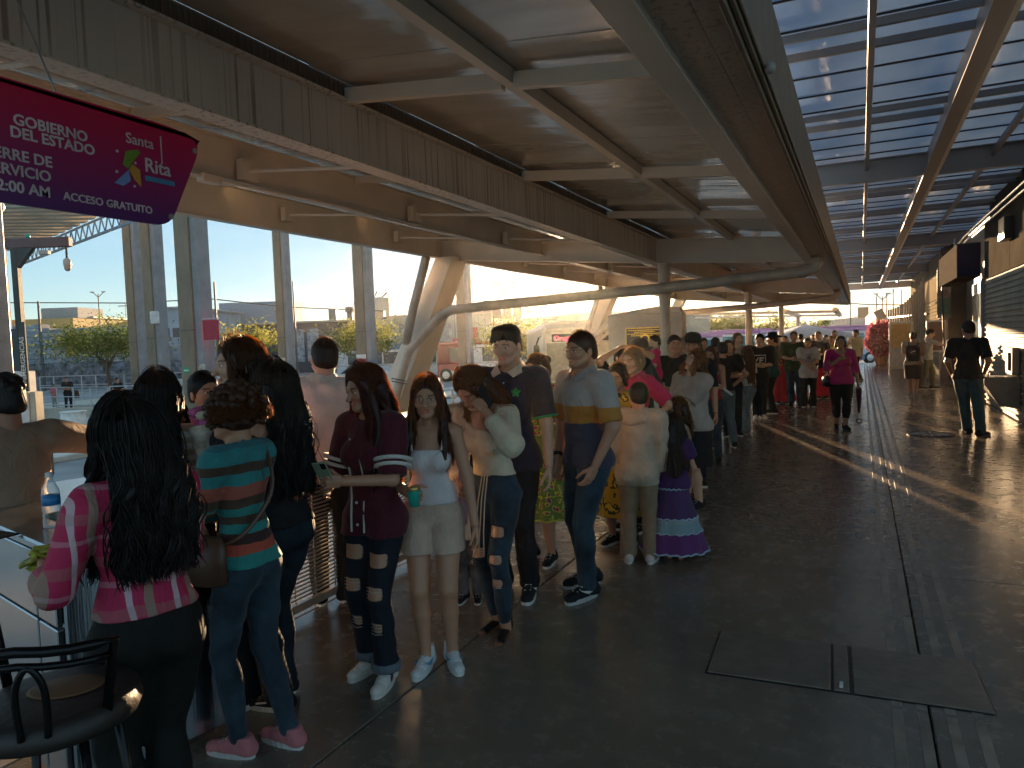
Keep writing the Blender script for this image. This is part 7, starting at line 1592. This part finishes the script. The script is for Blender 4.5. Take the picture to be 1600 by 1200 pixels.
MCr = person(562, 26, 1.45, 150, 'rider in black on a motorcycle behind the man in white', sex='m', build=1.1, arms=('hold', 'hold'), top=dict(mat=BLACKC, sleeve=1.8, hem=.5), bottom=dict(mat=BLACKC), hair=dict(kind='short', m=HB_), z0=ZR+.15)
# ================================================================== THINGS PEOPLE WEAR AND CARRY
def loft(name, secs, m, parent, n=20, amp=0, seed=0):
    """closed soft body through (centre, rx, ry) rings stacked along z"""
    V = []; F_ = []; rs_ = np.random.RandomState(seed)
    for (c, rx, ry) in secs:
        for k in range(n):
            a = 2*math.pi*k/n; q = 1+amp*math.sin(a*5+c[2]*30)+amp*.6*rs_.normal(); V.append((c[0]+rx*q*math.cos(a), c[1]+ry*q*math.sin(a), c[2]))
    for i in range(len(secs)-1):
        for k in range(n): l = (k+1) % n; F_.append((i*n+k, i*n+l, (i+1)*n+l, (i+1)*n+k))
    F_.append(tuple(range(n))[::-1]); F_.append(tuple(range((len(secs)-1)*n, len(secs)*n)))
    return link(name, mesh_np(name, V, F_), m, parent)
BLK = mat('gloss_black', (.01, .01, .011), .2)
def phone(I, c, M3, label, col=(.01, .01, .012)):
    o = thing_at('phone', I, label, 'phone'); M = Matrix.Translation(c) @ M3.to_4x4()
    MB().bbox(-.037, .037, -.078, .078, -.0045, .0045, .003, M).build('case', mat('case_%d' % NPEOPLE[0] if col[0] > .02 else 'case_black', col, .3), o)
    MB().bbox(-.034, .034, -.074, .074, .0046, .0056, .0004, M).build('screen', mat('screen_dark', (.01, .03, .035), .08), o)
    MB().bbox(-.034, -.006, .040, .072, -.0065, -.0046, .0006, M).build('lens_block', BLK, o)
    return o
def hand_c(I, i, f=.07):
    a = I['wr'][i]-I['el'][i]; a = a/np.linalg.norm(a); return Vector(I['wr'][i]+a*f)
# phone girl: phone at the ear, bag, hanging cords
c = Vector(I_ := (Jp['HB']+Jp['HR'] @ np.array([-.100*Jp['hs'], .035, .075*Jp['hs']])))
e = Jp['HR']; M3 = Matrix((tuple(e @ np.array([0, 1, 0])), tuple(e @ np.array([0, -.35, .94])), tuple(e @ np.array([1, 0, 0])))).transposed()
phone(Jp, c, M3, 'black phone held to the bowed girl\'s ear')
o = thing_at('shoulder_bag', Jp, 'small mauve shoulder bag hanging in front of the bowed girl', 'bag'); LV = mat('mauve_leather', (.30, .17, .19), .45, bump=.1)
k0 = Jp['tq']((-.02, .0, 0)); wl = Vector(Jp['wr'][1])+Vector((.02, .03, -.05))
loft('pouch', [((wl.x, wl.y, wl.z-.19), .02, .05), ((wl.x, wl.y, wl.z-.17), .040, .085), ((wl.x, wl.y, wl.z-.06), .045, .09), ((wl.x, wl.y, wl.z-.02), .02, .07)], LV, o, amp=.02)
MB().tube([wl+Vector((0, -.07, -.03)), wl+Vector((-.01, -.02, .06)), Vector(Jp['sh'][1])+Vector((.01, .02, .05)), Vector(Jp['sh'][1])+Vector((-.02, -.06, .0))], .007, 6).build('strap', LV, o)
o = thing_at('waist_cords', Jp, 'pale cords dangling from the waist of the bowed girl', 'cord')
for q in (0, .018, .036): MB().tube([(-.03+q, .11, .96), (-.02+q*1.3, .135, .80), (-.0+q*1.5, .13, .62), (.01+q*2.2, .12, .47-.3*q)], .0035, 5).build('strand', cloth('cord_pale', (.60, .45, .30)), o)
# maroon girl: phone with case, front stripes, choker line
c = hand_c(Hp, 0, .09)+Vector((0, .0, .03)); phone(Hp, c, Matrix.Rotation(R(60), 3, 'X') @ Matrix.Rotation(R(10), 3, 'Y'), 'pale green phone with black lens block held by the maroon jersey girl', (.22, .26, .18))
B_ = Hp['tq']
for x in (-.012, .055):
    mb = MB()
    pts = [B_((x+(-.006 if x < 0 else .006), .105-.0*x, z*Hp['H'])) for z in (.78, .72, .66, .6, .54, .485)]; yy = (.088, .118, .098, .097, .108, .112)
    for j in range(5): mb.bar((pts[j][0], yy[j], pts[j][2]), (pts[j+1][0], yy[j+1], pts[j+1][2]), .008, .006, (0, 1, 0))
    mb.build('front_piping', WHITEC, Hp['shirt'])
for z in (.74, .66, .58, .51): mb = MB(); mb.lathe([(.007, 0), (.007, .005), (.003, .006)], n=10, M=Matrix.Translation((.02, .112, z*Hp['H'])) @ Matrix.Rotation(R(-90), 4, 'X')); mb.build('snap_button', WHITEC, Hp['shirt'])
# glasses girl: teal cup in right hand
c = hand_c(Ip, 1, .08); o = thing_at('drink_cup', Ip, 'small turquoise cup held by the girl in beige shorts', 'cup'); o2 = MB().lathe([(.026, -.045), (.033, .03), (.034, .035), (.030, .035)], tuple(c), 18).build('cup', cloth('turquoise', (.02, .32, .24), rough=.4), o, True); MB().lathe([(.034, .036), (.02, .055), (.012, .058)], tuple(c), 18).build('foil_lid', mat('gold_foil', (.6, .45, .15), .3, .7), o, True)
# black tank woman: bouquet and plastic bag
c = hand_c(Fp, 1, .06); o = thing_at('plastic_bag', Fp, 'thin translucent plastic carrier bag full of food hanging from a forearm', 'bag')
PB = mat('bag_film', (.62, .46, .32), .25, var=.25, nscale=9, bump=.5, bscale=14)
t = PB.node_tree; b = t.nodes['Principled BSDF']; trn = t.nodes.new('ShaderNodeBsdfTranslucent'); trn.inputs['Color'].default_value = (.85, .65, .42, 1); mxs = t.nodes.new('ShaderNodeMixShader'); mxs.inputs[0].default_value = .55; t.links.new(b.outputs[0], mxs.inputs[1]); t.links.new(trn.outputs[0], mxs.inputs[2])
trp = t.nodes.new('ShaderNodeBsdfTransparent'); mx2 = t.nodes.new('ShaderNodeMixShader'); mx2.inputs[0].default_value = .28; t.links.new(mxs.outputs[0], mx2.inputs[1]); t.links.new(trp.outputs[0], mx2.inputs[2]); t.links.new(mx2.outputs[0], t.nodes['Material Output'].inputs['Surface'])
bx = Vector(Fp['wr'][1])*.6+Vector(Fp['el'][1])*.4+Vector((.03, .02, 0)); z = bx.z
loft('film', [((bx.x, bx.y, z-.43), .03, .03), ((bx.x, bx.y, z-.41), .09, .07), ((bx.x, bx.y, z-.33), .105, .08), ((bx.x, bx.y, z-.22), .075, .06), ((bx.x, bx.y, z-.10), .035, .03), ((bx.x, bx.y, z), .02, .015), ((bx.x, bx.y, z+.03), .012, .01)], PB, o, 26, .05)
loft('food_box', [((bx.x, bx.y, z-.40), .06, .05), ((bx.x, bx.y, z-.33), .065, .055)], cloth('food', (.55, .35, .12)), o)
o = thing_at('bouquet', Fp, 'wrapped bouquet with pink blossom held against the woman in the black tank top', 'bouquet'); c = hand_c(Fp, 0, .08)+Vector((0, .03, 0))
top_ = c+Vector((.02, .05, .27)); WR = mat('wrap_film', (.55, .45, .35), .3, var=.3, nscale=12)
mb = MB(); d_ = (top_-c).normalized(); M4 = Vector((0, 0, 1)).rotation_difference(d_).to_matrix().to_4x4(); M4.translation = c-d_*.2
mb.lathe([(.012, 0), (.02, .12), (.045, .28), (.075, .40), (.085, .45)], n=22, M=M4); mb.build('wrapper', WR, o, True)
for k in range(12):
    q = top_+Vector((rnd.uniform(-.06, .06), rnd.uniform(-.06, .06), rnd.uniform(-.02, .05))); mb = MB(); mb.lathe([(.004, -.02), (.026, -.006), (.032, .008), (.024, .022), (.008, .028)], tuple(q), 10); mb.build('blossom', cloth('blossom_pink', (.62, .12, .30)) if k % 3 else cloth('blossom_cream', (.6, .5, .35)), o, True)
# hair clip of the maroon girl
# plaid woman: food wrapper in hands
o = thing_at('snack_wrapper', A, 'crumpled yellow-green snack wrapper in the plaid woman\'s hands', 'wrapper'); c = hand_c(A, 0, .10)
mb = MB(); rs_ = np.random.RandomState(5)
for k in range(9): q = c+Vector(rs_.normal(0, .022, 3)); mb.bbox(q.x-.03, q.x+.03, q.y-.02, q.y+.02, q.z-.006, q.z+.006, .003, Matrix.Translation(q) @ Euler(rs_.uniform(-.8, .8, 3)).to_matrix().to_4x4() @ Matrix.Translation(-q))
mb.build('foil', mat('wrapper_lime', (.42, .40, .05), .35, var=.4, nscale=30), o)
# teal woman: brown bag and strap
o = thing_at('brown_bag', Bp, 'brown leather shoulder bag on the hip of the teal striped woman', 'bag'); BL = mat('brown_leather', (.10, .045, .025), .4, bump=.1); H2 = Bp['H']
loft('pouch', [((-.17, .06, .50*H2), .03, .08), ((-.175, .06, .51*H2), .05, .12), ((-.175, .06, .60*H2), .05, .12), ((-.165, .06, .625*H2), .02, .10)], BL, o, amp=.02)
MB().tube(bezpts([(-.16, .12, .61*H2), (-.10, .16, .70*H2), (.0, .13, .79*H2), (.07, .03, .865*H2), (.085, -.06, .82*H2), (.03, -.12, .72*H2), (-.10, -.09, .63*H2), (-.16, .0, .60*H2)], 5), .009, 6).build('strap', BL, o)
# polo man: watch
wv = Mp['wr'][1]; ax = Vector(Mp['wr'][1]-Mp['el'][1]).normalized(); M4 = Vector((0, 0, 1)).rotation_difference(ax).to_matrix().to_4x4(); M4.translation = Vector(wv)-ax*.03
o = thing_at('wrist_watch', Mp, 'round black watch on the polo man\'s wrist', 'watch'); mb = MB(); mb.lathe([(.033, -.012), (.035, 0), (.033, .012)], n=20, M=M4); mb.build('band', BLK, o, True)
sidev = Vector((.038, .0, 0)); mb = MB(); mb.lathe([(.019, 0), (.02, .008), (.016, .010)], n=18, M=Matrix.Translation(Vector(wv)-ax*.03+Vector((.030, .010, 0))) @ Matrix.Rotation(R(90), 4, 'Y')); mb.build('dial', mat('watch_dial', (.3, .05, .05), .2), o)
# green emblem on the dark polo, printed marks on tees (built as thin shapes on the cloth)
def front_y(I, x, z, off=.004):
    """cloth surface in front of a body, from its shirt mesh"""
    me = I['shirt'].data; n = len(me.vertices); a = np.empty(n*3, np.float32); me.vertices.foreach_get('co', a); a = a.reshape(-1, 3); d2 = (a[:, 0]-x)**2+(a[:, 2]-z)**2; m_ = (d2 < .0012) & (a[:, 1] > 0)
    return (a[m_, 1].max() if m_.any() else .12)+off
def patch(I, name, shapes, m, thick=.002):
    mb = MB()
    for poly in shapes:
        n = len(poly); v = [(x, front_y(I, x, z), z) for (x, z) in poly]; v += [(x, y+thick, z) for (x, y, z) in v]; mb.add(v, [tuple(range(n)), tuple(range(n, 2*n))[::-1]]+[(i, (i+1) % n, n+(i+1) % n, n+i) for i in range(n)])
    return mb.build(name, m, I['shirt'])
def blob(cx, cz, r_, k=5, a0=.3): return [(cx+r_*(1+a0*math.sin(k*t))*math.cos(t), cz+r_*(1+a0*math.sin(k*t))*math.sin(t)) for t in np.linspace(0, 6.0, 16)]
zk = Kp['H']; patch(Kp, 'emblem', [blob(-.085, .765*zk, .026, 5, .35)], cloth('emblem_green', (.02, .28, .07)))
patch(Kp, 'button', [blob(.0, .80*zk, .006, 1, 0)], WHITEC)
zt2 = Tp['H']; patch(Tp, 'arc_print', [[(.045*math.cos(a)-.03, .705*zt2+.035*math.sin(a)) for a in np.linspace(.2, 3.0, 8)]+[(.036*math.cos(a)-.03, .705*zt2+.024*math.sin(a)) for a in np.linspace(3.0, .2, 8)]], cloth('print_gold', (.6, .5, .25)))
def rect(x0, x1, z0, z1): return [(x0, z0), (x1, z0), (x1, z1), (x0, z1)]
zv = .70*VFp['H']
# box frame and the letters V F (mirrored in body space: the viewer faces the wearer)
patch(VFp, 'chest_print', [rect(-.13, .13, zv+.085, zv+.10), rect(-.13, -.118, zv-.07, zv+.085), rect(.118, .13, zv-.02, zv+.085), [(.125, zv+.05), (.095, zv+.05), (.06, zv-.03), (.075, zv-.055)], [(.06, zv-.055), (.075, zv-.055), (.03, zv+.05), (.005, zv+.05)], rect(-.03, -.005, zv-.055, zv+.05), rect(-.10, -.03, zv+.028, zv+.05), rect(-.08, -.03, zv-.018, zv+.004)], WHITEC, .003)
zd = .72*DDp['H']; patch(DDp, 'jersey_print', [blob(0, zd, .05, 7, .3), rect(-.09, .09, zd+.06, zd+.075), rect(-.07, .07, zd-.085, zd-.07)], cloth('print_blue', (.10, .11, .16)), .003)
zl = .70*Lp['H']; patch(Lp, 'bear_print', [blob(0, zl, .045, 3, .25), blob(.03, zl+.06, .018, 2, .1), rect(-.075, -.045, zl+.05, zl+.055), rect(-.075, -.07, zl+.03, zl+.08), rect(-.06, -.03, zl-.10, zl-.093)], cloth('print_grey', (.12, .11, .10)), .002)
# caps and hats
def cap(I, name, label, m, brim=1.0, tall=1.0, m2=None):
    P_ = lambda v: Vector(I['HB']+I['HR'] @ (np.array(v)*I['hs'])); o = thing_at(name, I, label, 'cap' if 'cap' in name else 'hat')
    rot = Matrix([list(r_) for r_ in I['HR']]).to_4x4(); M4 = Matrix.Translation(P_((0, -.018, .165))) @ rot @ Matrix.Scale(I['hs'], 4)
    if name == 'cap':
        mb = MB(); mb.lathe([(.088, -.01), (.090, .02), (.088, .05*tall), (.072, .078*tall), (.035, .095*tall), (.004, .098*tall)], n=24, M=M4 @ Matrix.Diagonal((1, 1.14, 1, 1))); mb.build('crown', m, o, True)
        mb = MB(); pr = [(.075*math.sin(a), .085+.085*math.cos(a)) for a in np.linspace(-1.5, 1.5, 12)]; mb.prism(pr, .006, M4 @ Matrix.Rotation(R(-8), 4, 'X')); mb.build('brim', m, o)
        if m2: mb = MB(); mb.lathe([(.0905, .012), (.092, .018), (.0905, .024)], n=24, M=M4 @ Matrix.Diagonal((1, 1.14, 1, 1))); mb.build('piping', m2, o, True)
    else:
        mb = MB(); mb.lathe([(.090, .0), (.092, .02), (.085, .07), (.075, .105), (.04, .112), (.004, .10)], n=24, M=M4 @ Matrix.Diagonal((1, 1.16, 1, 1))); mb.build('crown', m, o, True)
        V = []; nn = 36
        for r_, dz in ((.088, .0), (.13, -.004), (.175, .0)):
            for k in range(nn):
                a = 2*math.pi*k/nn; V.append(M4 @ Vector((r_*math.cos(a), r_*1.12*math.sin(a), dz+(.045*abs(math.cos(a))**2 if r_ > .1 else 0)*(r_/.175)**2)))
        V += [v+Vector((0, 0, -.006)) for v in V]; F_ = []
        for b_ in (0, 3):
            for i in range(2):
                for k in range(nn): l = (k+1) % nn; q = ((b_+i)*nn+k, (b_+i)*nn+l, (b_+i+1)*nn+l, (b_+i+1)*nn+k); F_.append(q if b_ == 0 else q[::-1])
        for k in range(nn): l = (k+1) % nn; F_.append((2*nn+k, 2*nn+l, 5*nn+l, 5*nn+k))
        mb = MB(); mb.add(V, F_); mb.build('brim', m, o, True)
cap(CAPM, 'cap', 'plain black cap on the man behind the wavy hair', BLACKC, tall=1.05)
cap(CAPB, 'cap', 'worn brown peaked cap under the plaque', cloth('cap_brown', (.06, .045, .03)))
cap(CHp, 'cowboy_hat', 'broad black cowboy hat in the middle of the queue', BLACKC)
# walker: umbrella and bag
c = hand_c(EE, 0, .09); o = thing_at('folded_umbrella', EE, 'folded dark purple umbrella with a ring handle hanging from the walking woman\'s hand', 'umbrella')
MB().lathe([(.045, 0), (.05, -.04), (.040, -.20), (.022, -.40), (.012, -.44)], tuple(c), 12).build('canopy', cloth('plum', (.05, .008, .04)), o, True)
MB().tube([c+Vector((0, 0, -.44)), c+Vector((0, 0, -.53))], .006, 6).build('shaft', GALV, o)
MB().tube([c+Vector((.045*math.cos(a), 0, -.575+.035*math.sin(a))) for a in np.linspace(0, 6, 18)], .010, 6, closed=True).build('ring_handle', BLK, o, True)
o = thing_at('black_handbag', EE, 'black handbag on the right hip of the walking woman', 'bag'); H2 = EE['H']
loft('pouch', [((.23, .0, .46*H2), .03, .09), ((.24, 0, .47*H2), .06, .13), ((.24, 0, .56*H2), .06, .12), ((.23, 0, .585*H2), .02, .08)], BLK, o)
MB().tube([(.23, .07, .58*H2), (.20, .06, .70*H2), (.15, .0, .83*H2), (.20, -.06, .70*H2), (.23, -.07, .58*H2)], .009, 6).build('strap', BLK, o)
# backpack
o = thing_at('backpack', BPm, 'black backpack with a small white mark on the man in shorts', 'backpack'); H2 = BPm['H']
MB().bbox(-.15, .15, -.29, -.125, .56*H2, .80*H2, .04).build('pack', BLACKC, o); MB().bbox(-.11, .11, -.325, -.291, .57*H2, .68*H2, .015).build('pocket', BLACKC, o)
mb = MB(); mb.add([(-.06, -.33, .70*H2), (.05, -.33, .73*H2), (.06, -.33, .715*H2), (-.05, -.33, .69*H2)], [(0, 1, 2, 3)]); mb.build('mark', WHITEC, o)
for q in (-1, 1): MB().tube([(q*.10, -.13, .80*H2), (q*.10, -.05, .85*H2), (q*.105, .07, .82*H2), (q*.12, .10, .72*H2), (q*.14, -.02, .60*H2)], .012, 6).build('strap', BLACKC, o)
# red bag at the far rail, black bag, paper sheet in the crowd, motorcycle
o = tag(loft('red_bag', [((0, 0, 0), .10, .07), ((0, 0, .05), .14, .09), ((0, 0, .26), .13, .08), ((0, 0, .30), .06, .04)], RED, None), 'red bag beside the woman in black at the far rail', 'bag'); o.location = spot(191, 33.8, ZR+.65)
o = tag(loft('black_bag', [((0, 0, 0), .14, .09), ((0, 0, .05), .2, .12), ((0, 0, .34), .18, .11), ((0, 0, .38), .1, .05)], BLACKC, None), 'black bag on the rail beside the man in the black tee', 'bag'); o.location = spot(115, 35.6, ZR+.65)
o = tag(MB().bbox(-.16, .10, -.004, .004, -.01, .02, .002).build('folded_paper', cloth('paper_white', (.7, .66, .58))), 'white folded paper sticking out beside the red bandeau girl', 'paper'); o.location = spot(1133, 9.4, .98); o.rotation_euler = (R(15), R(38), YAW)
mc = empty('motorcycle', spot(560, 26.3, ZR), YAW+R(150), 'small black motorcycle under the rider behind the white shirt', 'motorcycle')
for y_ in (-.62, .62):
    mb = MB(); mb.tube([(0, y_+.26*math.cos(a), .30+.26*math.sin(a)) for a in np.linspace(0, 5.9, 16)], .045, 8, closed=True); mb.build('wheel', TY, mc, True)
mb = MB(); mb.tube([(0, .62, .3), (0, .42, .95)], .03, 6); mb.tube([(0, -.62, .3), (0, -.2, .55), (0, .35, .6), (0, .42, .9)], .03, 6); mb.build('frame', DARKM, mc)
loft('fuel_tank', [((0, .12, .62), .10, .2), ((0, .12, .74), .12, .22), ((0, .12, .82), .05, .12)], BLK, mc); MB().bbox(-.12, .12, -.6, .0, .70, .78, .03).build('seat', BLACKC, mc); MB().tube([(-.3, .36, 1.0), (0, .42, .98), (.3, .36, 1.0)], .015, 6).build('handlebar', DARKM, mc)
# helper details: hood on the boy's sweatshirt, braids
H2 = Qp['H']; s = SDF((-.16, -.22, .70*H2), (.16, .16, .9*H2), .008); s.ell((0, -.060, .815*H2), (.115, .055, .060), .0); s.cap((-.075, -.03, .845*H2), (.075, -.03, .845*H2), .032, .032, .03); s.cap((-.08, -.03, .845*H2), (-.05, .06, .82*H2), .03, .018, .02); s.cap((.08, -.03, .845*H2), (.05, .06, .82*H2), .03, .018, .02); s.ell((0, .01, .87*H2), (.075, .075, .055), .01, 's'); V, Fq = s.mesh(); V = folds(V, Fq, .004, 3); link('hood', mesh_np('hood', V, Fq), TAN, Qp['root'])
# toddler cup-side litter: nothing else lies on the floor
# ================================================================== AIR
hm = bpy.data.materials.new('haze_air'); hm.use_nodes = True; ht_ = hm.node_tree; ht_.nodes.remove(ht_.nodes['Principled BSDF'])
pv = ht_.nodes.new('ShaderNodeVolumePrincipled'); pv.inputs['Color'].default_value = (.95, .90, .82, 1); pv.inputs['Density'].default_value = .00022; pv.inputs['Anisotropy'].default_value = .86
ht_.links.new(pv.outputs[0], ht_.nodes['Material Output'].inputs['Volume'])
struct(MB().box(-380, 380, -70, 380, ZR-1.2, 16).build('haze', hm), 'stuff')
